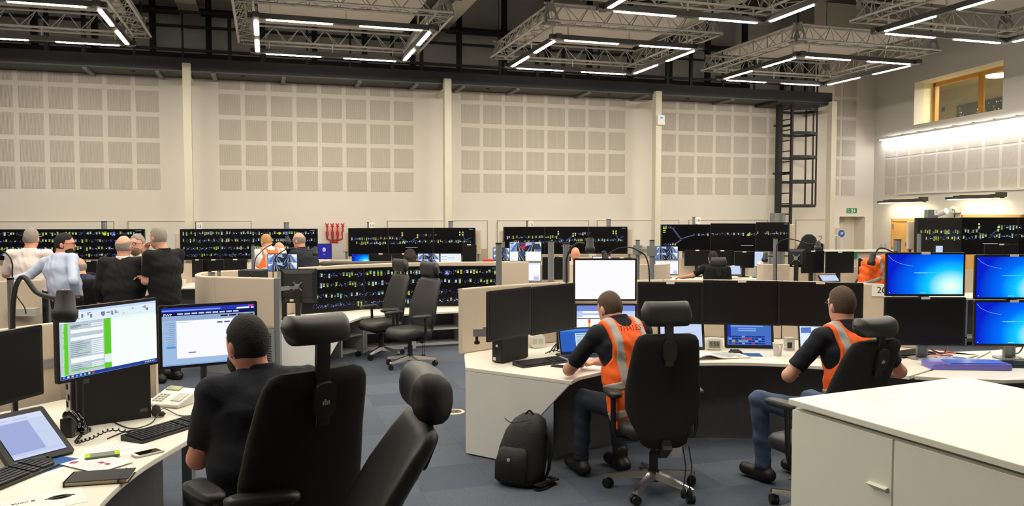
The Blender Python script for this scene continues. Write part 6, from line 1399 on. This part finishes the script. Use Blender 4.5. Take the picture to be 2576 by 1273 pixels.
for a, b in (((.07, .88), (.12, .5)), ((.08, .24), (.13, .42)), ((.12, .45), (.22, .62))):
    for k in range(3): g.append(L_(a[0] + .005 * k, a[1], b[0] + .005 * k, b[1], (130, 136, 180), .003, 5))
for y in (.84, .77, .70): g.append(R_(.01, y, .028, y + .035, (206, 224, 60)))
video_wall('rail overview screen nearest the caged ladder', [(1663, 16.9, 1787, 17.0, 1.65, 1.08), (1787, 17.0, 1901, 16.8, 1.672, 1.08), (1901, 16.8, 1984, 16.4, 1.70, 1.09)], extras(g, .615, .6) + [R_(.56, .2, .65, .215, (210, 214, 224))])
video_wall('rail overview screen at the right in front of the oak doors', [(2307, 12.7, 2417, 13.1, 1.805, 1.2), (2417, 13.1, 2560, 13.1, 1.81, 1.2), (2560, 13.1, 2700, 12.8, 1.81, 1.2)], branch(two_rows(16)))
# grey uprights with number plates behind the screens
for px, yt, Y, num, lab in ((263, 558, 14.9, None, 'grey upright above the far left overview screen'), (498, 561, 15.35, '13', 'grey upright with plate 13, left of the second overview screen'), (721, 561, 15.7, None, 'grey upright above the screen left of the red manifold'), (930, 560, 16.4, '14', 'grey upright with plate 14, right of the red manifold'),
                        (1134, 558, 16.6, None, 'grey upright right of the number 14 one, near the middle column'), (1329, 557, 16.9, '15', 'grey upright with plate 15, above the camera monitors'), (1531, 553, 17.1, None, 'grey upright left of the sensor column'), (1747, 547, 17.3, '16', 'grey upright with plate 16, right of the sensor column')):
    p = at(px, 600, Y); zt = at(px, yt, Y).z; o = post(lab, p, 0, zt, .05, name='screen_upright')
    if num:
        c = MB(); c.box((.0, -.07, zt - .14), (.11, -.06, zt + .01)); c.build('number_card', PAPER, o); text(o, 'number', num, .09, INKD, (.055, -.0705, zt - .065))
o = thing('equipment_box', 'grey box numbered 1 on top of the right overview screen', 'equipment box', at(2342, 546, 13.0)); mb = MB(); mb.box((-.08, -.06, -.02), (.08, .06, .12)); mb.build('box', GREYP, o); mb = MB(); mb.box((.02, -.066, .03), (.075, -.06, .12)); mb.build('number_card', PAPER, o); text(o, 'number', '1', .06, INKD, (.048, -.0665, .08))
o = thing('wall_camera', 'white camera on a wall bracket above the right overview screen', 'camera', onright(2398, 533, .1), RZ); mb = MB(); mb.box((-.1, -.1, -.02), (.14, .09, .12)); mb.build('bracket_plate', GREYW, o); mb = MB(); mb.cyl((.05, -.2, .02), (-.38, -.25, -.12), .065, .05, n=14); mb.build('camera_body', WHITEP, o); mb = MB(); mb.tube(spline([(.1, -.1, .06), (.22, -.14, .04), (.26, -.15, -.04), (.24, -.15, -.12)]), .012, 6); mb.build('camera_cable', BLKP, o)
# side wings (beige) beside the far screens
for px, Y, t, b, w, lab in ((869, 16.0, 583, 634, 14, 'beige screen wing left of the khaki person\'s overview screen'), (1203, 16.4, 578, 640, 14, 'beige screen wing right of the khaki person\'s overview screen'), (1262, 16.5, 580, 640, 12, 'beige screen wing left of the pink person\'s overview screen'), (1585, 16.9, 575, 640, 12, 'beige screen wing right of the pink person\'s overview screen'), (446, 15.0, 586, 643, 14, 'beige screen wing left of the second overview screen'), (1992, 16.5, 564, 640, 14, 'beige screen wing below the caged ladder'), (2296, 12.9, 557, 628, 22, 'beige screen wing in front of the oak door')):
    p = at(px, t, Y); q = at(px, b, Y); ww = w * Y / FOC
    o = thing('screen_wing', lab, 'screen wing', (p.x, p.y, 0), 0.0); mb = MB(); mb.box((-ww/2, 0, q.z), (ww/2, .06, p.z)); mb.build('fabric_panel', BEIGE, o, bevel=.015); mb = MB(); mb.box((-.02, .06, 0), (.02, .1, p.z - .1)); mb.build('leg', GREYP, o)
# far desks
def far_desk(label, pa, ya, pb_, yb, dep=.8, z=.68):
    A, B = at(pa, 700, ya), at(pb_, 700, yb); A.z = B.z = 0; d = B - A; L = d.length; rz = math.atan2(d.y, d.x); o = thing('far_desk', label, 'desk', A, rz)
    mb = MB(); mb.box((0, 0, z - .03), (L, dep, z)); mb.build('worktop', WTOP, o, bevel=.004); mb = MB(); mb.box((.05, .45, .03), (L - .05, .48, z - .03)); mb.build('modesty_panel', CHARC, o); mb = MB(); mb.box((0, .02, .1), (L, .3, .12)); mb.build('lower_shelf', SHELFG, o)
    n = max(2, int(L / .7) + 1)
    for i in range(n):
        x = .03 + (L - .06) * i / (n - 1); mb = MB(); mb.box((x - .02, .02, 0), (x + .02, .06, z - .03)); mb.build('leg', GREYP, o)
    mb = MB(); mb.box((0, dep - .02, z), (L, dep + .03, 1.02)); mb.build('rear_screen', BEIGE, o)
    return o
far_desk('white desk with cups behind the person in the black polo shirt', 425, 12.75, 700, 13.2); far_desk('desk at the far left behind the person in the white shirt', -60, 12.2, 300, 12.6)
far_desk('desk where the person in khaki sits', 785, 13.95, 1215, 14.6); far_desk('desk where the person in pink sits', 1270, 14.6, 1600, 14.8); far_desk('white desk of the person in black below the ladder-side screen', 1640, 14.3, 1925, 14.5)
far_desk('hidden desk under the stacked camera monitors', 1255, 12.4, 1600, 12.6); far_desk('desk with two black monitors and a notebook right of the curved beige screen', 1990, 11.9, 2240, 12.0); far_desk('desk in front of the right overview screen', 2300, 11.2, 2700, 11.2)
# far monitors
for a in (('black monitor, leftmost of three on the desk with cups', 480, 653, 512, 698, 13.35, 'off', -25), ('black monitor, middle of three on the desk with cups', 511, 653, 563, 699, 13.4, 'off', 0), ('black monitor, right of three on the desk with cups', 564, 652, 620, 695, 13.4, 'off', 4),
          ('black monitor beside the dark suit at the far left', 203, 656, 243, 700, 12.6, 'off', 0), ('black monitor hidden behind the leaning person', 130, 656, 200, 700, 12.6, 'off', 0),
          ('far monitor with a bright blue desktop left of the person in khaki', 885, 639, 929, 668, 14.4, 'blue', 0), ('far black monitor next to the blue one', 930, 638, 985, 668, 14.5, 'off', 0), ('far black monitor left of the khaki person\'s head', 986, 638, 1046, 668, 14.5, 'off', 0),
          ('far monitor with camera pictures right of the person in khaki', 1050, 637, 1106, 668, 14.5, 'cctv', 0), ('far monitor with a pale list right of the camera pictures', 1107, 637, 1161, 668, 14.5, 'list', 0),
          ('far black monitor at the right end of the khaki person\'s desk', 1162, 615, 1198, 668, 14.3, 'off', -18), ('far monitor with a bluish page behind the person in pink', 1490, 644, 1537, 668, 14.6, 'white', 0), ('far black monitor left of the person in pink', 1385, 646, 1436, 680, 14.7, 'off', 0), ('far black monitor right of the person in pink', 1538, 648, 1590, 682, 14.7, 'off', 0),
          ('upright monitor with four camera pictures above a white page', 1281, 608, 1363, 658, 12.9, 'cctv2', 0), ('monitor with a white page below the four camera pictures', 1279, 660, 1361, 708, 12.9, 'doc', 0), ('narrow view of a camera monitor behind the grey post', 1240, 623, 1285, 657, 13.1, 'cctv', 0), ('black square monitor right of the stacked camera monitors', 1364, 647, 1416, 704, 12.9, 'off', 0),
          ('small monitor with camera pictures at the black-clad person\'s desk', 1646, 619, 1706, 653, 14.7, 'cctv', 0), ('monitor with a white page below those at the black-clad person\'s desk', 1647, 654, 1707, 691, 14.7, 'doc', 0), ('dark monitor left of the seated person in black', 1722, 629, 1786, 669, 15.0, 'off', 0), ('dark monitor behind the seated person\'s head', 1787, 630, 1847, 670, 15.0, 'off', 0), ('dark monitor right of the seated person in black', 1848, 633, 1897, 674, 14.95, 'off', 0), ('upright monitor with a pale text page beside the curved beige screen', 1897, 632, 1922, 671, 14.8, 'tablet2', 0),
          ('black monitor, left of two at the notebook desk', 2014, 631, 2076, 687, 12.4, 'off', 12), ('black monitor, right of two at the notebook desk', 2076, 633, 2150, 687, 12.3, 'off', 6), ('dark monitor edge behind the orange jacket', 2160, 650, 2184, 700, 12.6, 'off', 0), ('black monitor in front of the right overview screen', 2477, 614, 2562, 650, 11.6, 'off', 0), ('small pale blue screen in front of the right overview screen', 2352, 617, 2373, 645, 11.6, 'tablet2', 0)):
    up_ = a[4] < 660 and a[0].startswith(('upright', 'narrow', 'small monitor'))
    mon_r(a[0], a[1], a[2], a[3], a[4], a[5], a[6], base=.68, yaw=a[7], sticker=a[6] == 'off', bezel=.01)
o = mon_r('monitor with a purple login page near the red manifold', 797, 613, 834, 652, 14.35, 'purple', base=.68, sticker=False, bezel=.01)
o = thing('page_stand', 'pale page holder below the purple login screen', 'page holder', at(812, 662, 12.7)); mb = MB(); mb.box((-.12, 0, -.02), (.12, .01, .06)); mb.build('page', PAPER, o); mb = MB(); mb.box((-.02, .01, -o.location.z), (.02, .03, .02)); mb.build('stem', GREYP, o)
mon_r('monitor seen from behind on a white arm beside the curved beige screen', 1988, 626, 2022, 672, 11.9, base=.68, yaw=150, backdetail=True, sticker=False)
tiltscreen('tilted pale tablet at the black-clad person\'s desk', at(1848, 693, 14.5), 0, .26, .2, 'tablet2', .5, .012, True); 
tiltscreen('tilted pale tablet on the notebook desk', at(2092, 709, 12.05), .2, .3, .16, 'tablet2', .9, .012, False)
# dark padded ledge and red folders behind the middle partition
o = thing('padded_ledge', 'dark grey padded ledge behind the middle partition', 'ledge', at(905, 661, 12.6)); zz = o.location.z; mb = MB(); mb.box((-.62, -.1, -.04), (.6, .1, .02)); mb.build('pad', mat('dark_grey_pad', (92, 86, 80), .8), o, bevel=.02); mb = MB(); mb.box((-.55, -.05, -zz), (-.5, .05, -.04)); mb.box((.5, -.05, -zz), (.55, .05, -.04)); mb.build('support', CHARC, o)
o = thing('red_folders', 'stack of red folders lying behind the middle partition', 'folder stack', at(1230, 660, 12.7)); zz = o.location.z
for k in range(2): mb = MB(); mb.box((-.1, -.1, k * .025), (.08, .1, .022 + k * .025)); mb.build('folder', REDP, o)
mb = MB(); mb.box((-.3, -.15, -zz), (.12, .15, 0)); mb.build('stand', BEIGE2, o)
# curved beige side screens of the far consoles
for pts, lab in (([(1600, 12.0), (1640, 11.9), (1668, 12.0), (1680, 12.25), (1678, 12.6)], 'curved beige screen end left of the seated person in black'), ([(1985, 11.9), (1945, 11.95), (1918, 12.05), (1908, 12.3), (1912, 12.7)], 'curved beige screen end right of the seated person in black')):
    P = [Vector((at(a, 700, y).x, y, 0)) for a, y in pts]; o = thing('curved_screen', lab, 'partition', P[2]); mb = MB(); mb.T = Matrix.Translation(-P[2]); mb.ribbon(spline(P, 5), -.03, .03, .3, at(1660, 664, 12.0).z); mb.build('partition_panel', BEIGE, o, bevel=.012); mb = MB(); mb.T = Matrix.Translation(-P[2]); mb.ribbon(spline(P, 5), -.015, .015, 0, .3); mb.build('base_panel', CHARC, o)
o = thing('low_wall_screen', 'long low beige screen with a pale top ledge in front of the white door', 'partition', at(2150, 640, 15.2)); o.location.z = 0; zt = at(2150, 629, 15.2).z; mb = MB(); mb.box((-1.0, -.04, 0), (.8, .04, zt - .03)); mb.build('panel', BEIGE, o); mb = MB(); mb.box((-1.05, -.1, zt - .03), (.85, .1, zt)); mb.build('ledge', WTOP, o)
o = tag(MB().box((-.05, -.004, -.05), (.05, .004, .05)).build('small_green_sign', GREENS, None, at(2150, 643, 15.12)), 'small green sign on the long low beige screen', 'sign')
# posts and microphones in the middle distance
for px, yt, Y, r, lab in ((1386, 608, 12.6, .05, 'grey post behind the black square monitor'), (1640, 606, 11.3, .035, 'grey post right of the drooping microphone'), (1604, 606, 11.6, .03, 'grey post in front of the fifth screen, left one'), (1950, 601, 11.6, .03, 'grey post rising through the curved beige screen end'), (2257, 604, 10.6, .046, 'grey post in front of the oak door'), (2311, 588, 12.2, .03, 'slim grey post before the right overview screen'), (1267, 608, 13.6, .02, 'thin grey post behind the camera monitors')):
    post(lab, at(px, 650, Y), 0, at(px, yt, Y).z, r)
for lab, bp_, pts, hd_, dr in (('black microphone bowing above the black monitors at the notebook desk', (1955, 700, 11.5), [(1953, 640, 11.5), (1958, 612, 11.5), (1985, 601, 11.4), (2030, 612, 11.3), (2052, 614, 11.3)], (2058, 607, 11.3), (0, 0, -1)),
        ('black microphone hanging before the orange jacket', (2262, 690, 9.6), [(2262, 650, 9.6), (2245, 634, 9.6), (2215, 624, 9.6), (2200, 640, 9.6)], (2197, 637, 9.6), (-.2, 0, -1)), ('small black microphone beside the pale text page', (1945, 700, 11.8), [(1946, 660, 11.8), (1944, 646, 11.8), (1932, 644, 11.8)], (1926, 637, 11.8), (-.1, 0, -1))):
    B = at(*bp_); gooseneck(lab, (B.x, B.y, 0), [Vector((B.x, B.y, 0)), Vector((B.x, B.y, .6))] + [at(*p) for p in pts], at(*hd_), dr, .008 if bp_[2] > 10 else .009, .13 if bp_[2] > 10 else .15, .04)
o = thing('headset', 'black headset hanging on a stand before the white page', 'headset', at(1305, 720, 12.55)); o.location.z = .68; mb = MB(); q = Vector(o.location); mb.tube([p - q for p in spline([at(1303, 712, 12.55), at(1305, 696, 12.55), at(1318, 690, 12.55), at(1324, 680, 12.55)])], [.02] * 5 + [.03] * 20, 8); mb.build('headband', BLKPM, o); mb = MB(); mb.lathe([(.06, 0), (.06, .01), (.04, .02), (.05, .06), (.03, .13), (.01, .16)], 14); mb.build('stand', BLKP, o)
# clamps on posts (right of microphones)
o = thing('camera_clamp', 'grey clamp arms bolted between the two grey posts', 'clamp', at(1622, 630, 11.45)); q = Vector(o.location); A_ = at(1604, 630, 11.6) - q; B_ = at(1640, 630, 11.3) - q; A_.z = B_.z = 0; mb = MB(); mb.bar(A_, B_, .05, .05); mb.build('bar', ALU, o)
for t_ in (A_, B_): mb = MB(); mb.cbox((t_.x, t_.y, 0), (.12, .12, .14)); mb.build('clamp_block', GREYP, o)
# cups and phone on far desk
cup('white cup on the desk with cups, left one', (at(447, 712, 12.9).x, 12.95, .68)); cup('white cup on the desk with cups, right one', (at(456, 712, 12.95).x, 13.05, .68))
o = thing('power_block', 'small white box with a wire frame on the desk with cups', 'box', (at(485, 712, 13.0).x, 13.1, .68)); mb = MB(); mb.box((-.09, -.05, 0), (.07, .05, .05)); mb.build('box', WHITEP, o); mb = MB(); mb.tube([(-.07, .06, 0), (-.07, .06, .11), (.07, .06, .11), (.07, .06, 0)], .008, 6); mb.build('wire_frame', GREYW, o)
# black coat on a chair, right
cp0 = at(2040, 640, 12.9); cc = chair('black chair with a black coat hung over it near the caged ladder', (cp0.x, 13.3, 0), math.radians(180), seat=.5, back=.6, rec=.1, head=0, arms=False)
o = thing('black_coat', 'black coat hung over a chair back near the caged ladder', 'coat', (cp0.x, 13.0, 0)); mb = MB(); rings = []
for z, w, d in ((.45, .16, .08), (at(0, 640, 12.9).z - .05, .17, .09), (at(0, 630, 12.9).z, .21, .1), (at(0, 615, 12.9).z, .15, .09), (at(0, 598, 12.9).z, .11, .07), (at(0, 590, 12.9).z, .05, .03)): rings.append(superring(0, 0, z, w, d, 18, 2.4))
mb.loft(rings); mb.build('coat_body', BLKC, o); mb = MB(); mb.box((.04, -.12, at(0, 636, 12.9).z), (.2, .0, at(0, 612, 12.9).z)); mb.build('folded_sleeve', BLKC, o, bevel=.02)
o = thing('wire_hook', 'thin bent wire hook beside the black coat', 'hook', at(2058, 640, 12.7)); mb = MB(); mb.tube([p - Vector(o.location) for p in spline([at(2050, 622, 12.7), at(2056, 608, 12.7), at(2065, 600, 12.7), at(2066, 593, 12.7), at(2060, 594, 12.7)])], .012, 6); mb.build('wire', GREYP, o); mb = MB(); mb.cyl((-.05, 0, -o.location.z), (-.05, 0, .1), .015, n=8); mb.build('stem', GREYP, o)
# orange jacket on a chair
jp = at(2200, 700, 9.9); chair('black chair carrying the orange jacket behind the number 20 partition', (jp.x, 10.2, 0), math.radians(0), seat=.47, back=.7, rec=.05, head=0, arms=False)
o = thing('orange_jacket', 'orange hi-vis jacket with grey strips hung over a chair back', 'jacket', (jp.x, 9.9, 0)); S1 = Solid(); zj = at(2200, 648, 9.9).z
S1.cap((-.02, .0, .75), (-.02, .0, zj - .08), .13, .09, .05, (1, 0, 0), 1.7).cap((-.02, 0, zj - .06), (.1, 0, zj - .01), .06, .05, .04).cap((-.08, -.04, zj - .1), (-.17, -.06, .8), .06, .05, .04)
net_obj('jacket_body', S1.mesh(.014, fold=.008, fseed=2), ORANGE, o)
def js(P): return np.minimum(np.abs(P[:, 2] - (zj - .26) - .35 * P[:, 0]) - .025, np.maximum(np.abs(P[:, 0] - .03 + .2 * (P[:, 2] - zj)) - .024, (zj - .26) - P[:, 2]))
net_obj('reflective_strips', S1.mesh(.012, grow=.006, fold=.008, fseed=2, funcs=(js,)), REFL, o)
# left console beyond the near desk
pL = thing('left_far_partition', 'beige partition in front of the leaning person at the left', 'partition', (at(40, 700, 8.5).x, 8.5, 0))
mb = MB(); mb.T = Matrix.Translation((-pL.location.x, -8.5, 0)); mb.ribbon([at(-160, 700, 8.1), at(104, 700, 8.6)], -.03, .03, .55, at(60, 705, 8.5).z); mb.build('partition_panel', BEIGE, pL, bevel=.012)
mb = MB(); mb.T = Matrix.Translation((-pL.location.x, -8.5, 0)); mb.ribbon([at(-160, 700, 8.1), at(104, 700, 8.6)], -.02, .02, 0, .55); mb.build('base_panel', GREYP, pL)
mb = MB(); mb.box((-.02, -.12, .78), (.26, -.02, .86)); mb.build('cable_tray', GREYW, pL)
cable('thin black cables looping on the left far partition', [at(36, 720, 8.3), at(42, 745, 8.3), at(60, 770, 8.3), at(66, 790, 8.3)], .006)
chair('black chair partly cut by the left picture edge', (at(5, 700, 9.6).x - .1, 9.7, 0), math.radians(-60), seat=.5, back=.6, head=0)
B = at(30, 710, 8.3); gooseneck('thin black microphone at the left picture edge', (B.x, B.y, .55), [Vector((B.x, B.y, .55)), at(31, 700, 8.3), at(30, 660, 8.3), at(14, 636, 8.3), at(-20, 622, 8.3)], at(-30, 620, 8.3), (-1, 0, -.2), .008)
# ================================================================= PEOPLE FURTHER BACK
def place(px, Y): p = at(px, 700, Y); return (p.x, Y, 0)
D = math.radians
person('person in white shirt standing at the left with the back turned', place(76, 9.3), D(4), STAND(head=(-.0, .05, 1.575), neck=(0, 0, 1.44), shL=(-.2, 0, 1.39), shR=(.2, 0, 1.39), che=(0, .01, 1.26), wrL=(-.1, .2, 1.5), elL=(-.3, .06, 1.15), elR=(.27, .06, 1.12), wrR=(.15, .28, 1.0), hf=(-.15, 1, 0)), shirt=WSHIRT, sleeve='elbow', trousers=BLKC, hair=HGRY, fat=.0125, skin=SKIN3, vox=.012)
person('person in light blue shirt leaning on the left partition with one hand', place(158, 8.75), D(-14), STAND(pel=(.05, 0, .93), wai=(.02, .0, 1.08), che=(-.05, .03, 1.25), neck=(-.09, .05, 1.405), head=(-.055, .095, 1.525), shL=(-.265, .04, 1.32), shR=(.10, .03, 1.37), elL=(-.42, -.04, 1.17), wrL=(-.56, -.16, 1.125), hdL=(-1, -.1, -.25), elR=(.27, -.14, 1.14), wrR=(.20, -.02, .95), hdR=(-.6, .3, -.6), hf=(.85, .5, -.05), hiL=(-.04, 0, .88), hiR=(.14, 0, .88)), shirt=LBLUE, sleeve='long', trousers=BLKC, hair=HBLK, beard=HBLK, glasses=True, vox=.010, skin=SKIN3, fat=.01)
person('person in black suit standing with the back turned', place(311, 8.85), D(6), STAND(head=(0, .03, 1.50), neck=(0, -.01, 1.365), che=(0, .01, 1.22), wai=(0, 0, 1.03), pel=(0, 0, .9), shL=(-.2, -.01, 1.325), shR=(.2, -.01, 1.325), elL=(-.26, -.02, 1.06), wrL=(-.27, .02, .86), elR=(.27, .06, 1.08), wrR=(.16, .26, 1.05), hiL=(-.09, 0, .86), hiR=(.09, 0, .86), hf=(.15, 1, -.05)), shirt=SUIT, sleeve='long', coat=True, collar=WSHIRT, trousers=SUIT, hair=HGRY, hairstyle='fringe', fat=.03, vox=.011)
person('person in white T-shirt facing the camera with a lanyard', place(352, 9.6), D(172), STAND(head=(0, .04, 1.50), neck=(0, 0, 1.37), che=(0, .01, 1.22), wai=(0, 0, 1.03), pel=(0, 0, .9), shL=(-.185, -.01, 1.325), shR=(.185, -.01, 1.325), elL=(-.25, -.02, 1.06), elR=(.25, -.02, 1.06), wrL=(-.22, .1, .84), wrR=(.22, .1, .84), hiL=(-.09, 0, .86), hiR=(.09, 0, .86)), shirt=TEEW, trousers=DENIMD, hair=HGRY, beard=mat('grey_brown_beard', (120, 96, 76), .9), glasses=True, lanyard=True, fat=.02, vox=.011, tucked=False)
pp = bpy.data.objects['person.006']
text(pp, 'shirt_lettering', 'NATIONAL', .045, mat('shirt_print_red', (196, 70, 70), .8), (0, .185, 1.17), (math.pi / 2, 0, math.pi))
person('person in black polo shirt standing with a hand at the mouth', place(414, 8.8), D(64), STAND(head=(-.02, .06, 1.60), neck=(0, .0, 1.455), che=(0, 0, 1.3), shL=(-.2, 0, 1.41), shR=(.2, 0, 1.41), elL=(-.2, .06, 1.13), wrL=(-.1, .19, 1.40), hdL=(.2, .0, 1), pnL=(0, -1, 0), elR=(.26, .1, 1.13), wrR=(-.05, .24, 1.16), hf=(.05, 1, -.08)), shirt=BLKC, trousers=BLKC, hair=HGRY, fat=.012, vox=.011, collar=BLKC)
person('seated person in dark blue shirt half hidden behind the leaning person', place(213, 9.9), D(35), SIT(che=(0, .06, .92), neck=(0, .12, 1.08), head=(-.04, .2, 1.19), shL=(-.19, .1, 1.02), shR=(.19, .1, 1.02), hf=(-.6, 1, -.1)), shirt=NAVY2, sleeve='long', trousers=DENIMD, hair=HGRY, hairstyle='fringe', skin=SKIN3, vox=.013)
chair('chair of the seated person in dark blue', (place(222, 9.75)[0], 9.75, 0), D(35), head=0)
person('seated person in navy jumper resting a hand on a chair behind the dark suit', place(278, 11.0), D(-30), SIT(elL=(-.32, .05, .92), wrL=(-.30, .22, 1.1), hdL=(-.6, .5, .2), pel=(0, 0, .5), head=(.1, .12, 1.2)), shirt=NAVY2, sleeve='long', trousers=DENIMD, hair=HBRN, skin=SKIN3, vox=.013)
chair('chair of the seated person in the navy jumper', (place(275, 10.85)[0], 10.85, 0), D(-30), head=0)
person('person in orange vest over a white shirt bending over the far desk', place(686, 11.9), D(36), STAND(pel=(0, -.05, .88), wai=(0, 0, 1.03), che=(0, .08, 1.2), neck=(0, .14, 1.34), head=(-.02, .2, 1.44), shL=(-.19, .11, 1.28), shR=(.19, .11, 1.28), elL=(-.27, .16, 1.0), elR=(.26, .2, 1.0), wrL=(-.15, .36, .85), wrR=(.15, .38, .85), hiL=(-.09, -.05, .84), hiR=(.09, -.05, .84), hf=(-.1, .9, -.45), hu=(0, .4, 1)), shirt=TEEW, sleeve='long', trousers=BLKC, hair=HBLD, vest=True, vox=.011, fat=.02)
person('person in navy shirt leaning in beside the orange vest at the far desk', place(684, 12.5), D(-125), STAND(pel=(0, 0, .75), wai=(0, .04, .9), che=(0, .1, 1.06), neck=(0, .16, 1.2), head=(0, .2, 1.31), shL=(-.18, .13, 1.13), shR=(.18, .13, 1.13), elL=(-.24, .2, .9), elR=(.24, .2, .9), wrL=(-.1, .3, 1.05), wrR=(.1, .3, .8), hiL=(-.09, 0, .72), hiR=(.09, 0, .72), knL=(-.1, .16, .42), knR=(.1, .16, .42), hf=(.2, 1, -.1), hu=(.25, 0, 1)), shirt=NAVY, trousers=BLKC, skin=SKIN3, vox=.012)
person('person in navy polo shirt and glasses standing in profile at the far desk', place(768, 11.8), D(62), STAND(pel=(0, 0, .88), wai=(0, .01, 1.02), che=(0, .03, 1.19), neck=(0, .06, 1.345), head=(0, .11, 1.47), shL=(-.2, .03, 1.28), shR=(.2, .03, 1.28), elL=(-.28, -.0, 1.02), elR=(.26, 0, 1.0), wrL=(-.26, .14, .84), wrR=(.2, .2, .86), hiL=(-.09, 0, .84), hiR=(.09, 0, .84), hf=(0, 1, -.2)), shirt=NAVY, trousers=BLKC, skin=SKIN3, hair=HGRY, hairstyle='fringe', glasses=True, fat=.04, vox=.012, collar=NAVY)
w = person('person in khaki hoodie seated at the far desk, one hand raised', place(1033, 14.0), D(14), SIT(head=(0, .09, 1.13), neck=(0, .03, 1.0), che=(0, .02, .85), shL=(-.17, .02, .95), shR=(.17, .02, .95), elL=(-.26, .1, .78), wrL=(-.08, .14, 1.05), hdL=(.2, 0, 1)), shirt=KHAKI, sleeve='long', trousers=DENIMD, hair=HBLK, skin=SKIND, vox=.012)
hs = Solid(); hs.ell((0, .07, 1.13), (.1, .115, .125)); hs.cap((0, -.02, 1.1), (.02, -.08, .86), .075, .05, .05).cap((.08, .05, 1.1), (.1, .02, .84), .035, .025, .03).cap((-.08, .04, 1.1), (-.07, .0, .92), .035, .03, .03)
net_obj('long_braids', hs.mesh(.011, fold=.006, fseed=5, funcs=(lambda P: P[:, 1] - .12,)), mat('dark_braids', (44, 34, 28), .9, 0, .5, 60, .8), w)
chair('black chair of the person in khaki', (place(1030, 13.9)[0], 13.9, 0), D(10), head=0, seat=.46)
person('person in pink shirt seated behind the drooping microphones', place(1449, 14.0), D(8), SIT(head=(0, .06, 1.16), neck=(0, .02, 1.02), che=(0, .02, .87), shL=(-.185, .02, .97), shR=(.185, .02, .97)), shirt=PINKS, sleeve='long', trousers=DENIMD, skin=SKIN3, vox=.012)
person('person in black seated with an arm stretched to the desk below the ladder', place(1797, 13.9), D(6), SIT(head=(0, .08, 1.09), neck=(0, .03, .97), che=(0, .02, .82), shL=(-.19, .02, .92), shR=(.19, .02, .92), elL=(-.36, .1, .78), wrL=(-.47, .3, .74), hdL=(-.7, .6, -.05)), shirt=BLKC, trousers=BLKC, hair=HBLK, skin=SKIN2, vox=.012)
chair('black chair with a headrest of the person in black', (place(1800, 13.75)[0], 13.75, 0), D(-6), seat=.44, back=.66, head=.06, headw=.14)
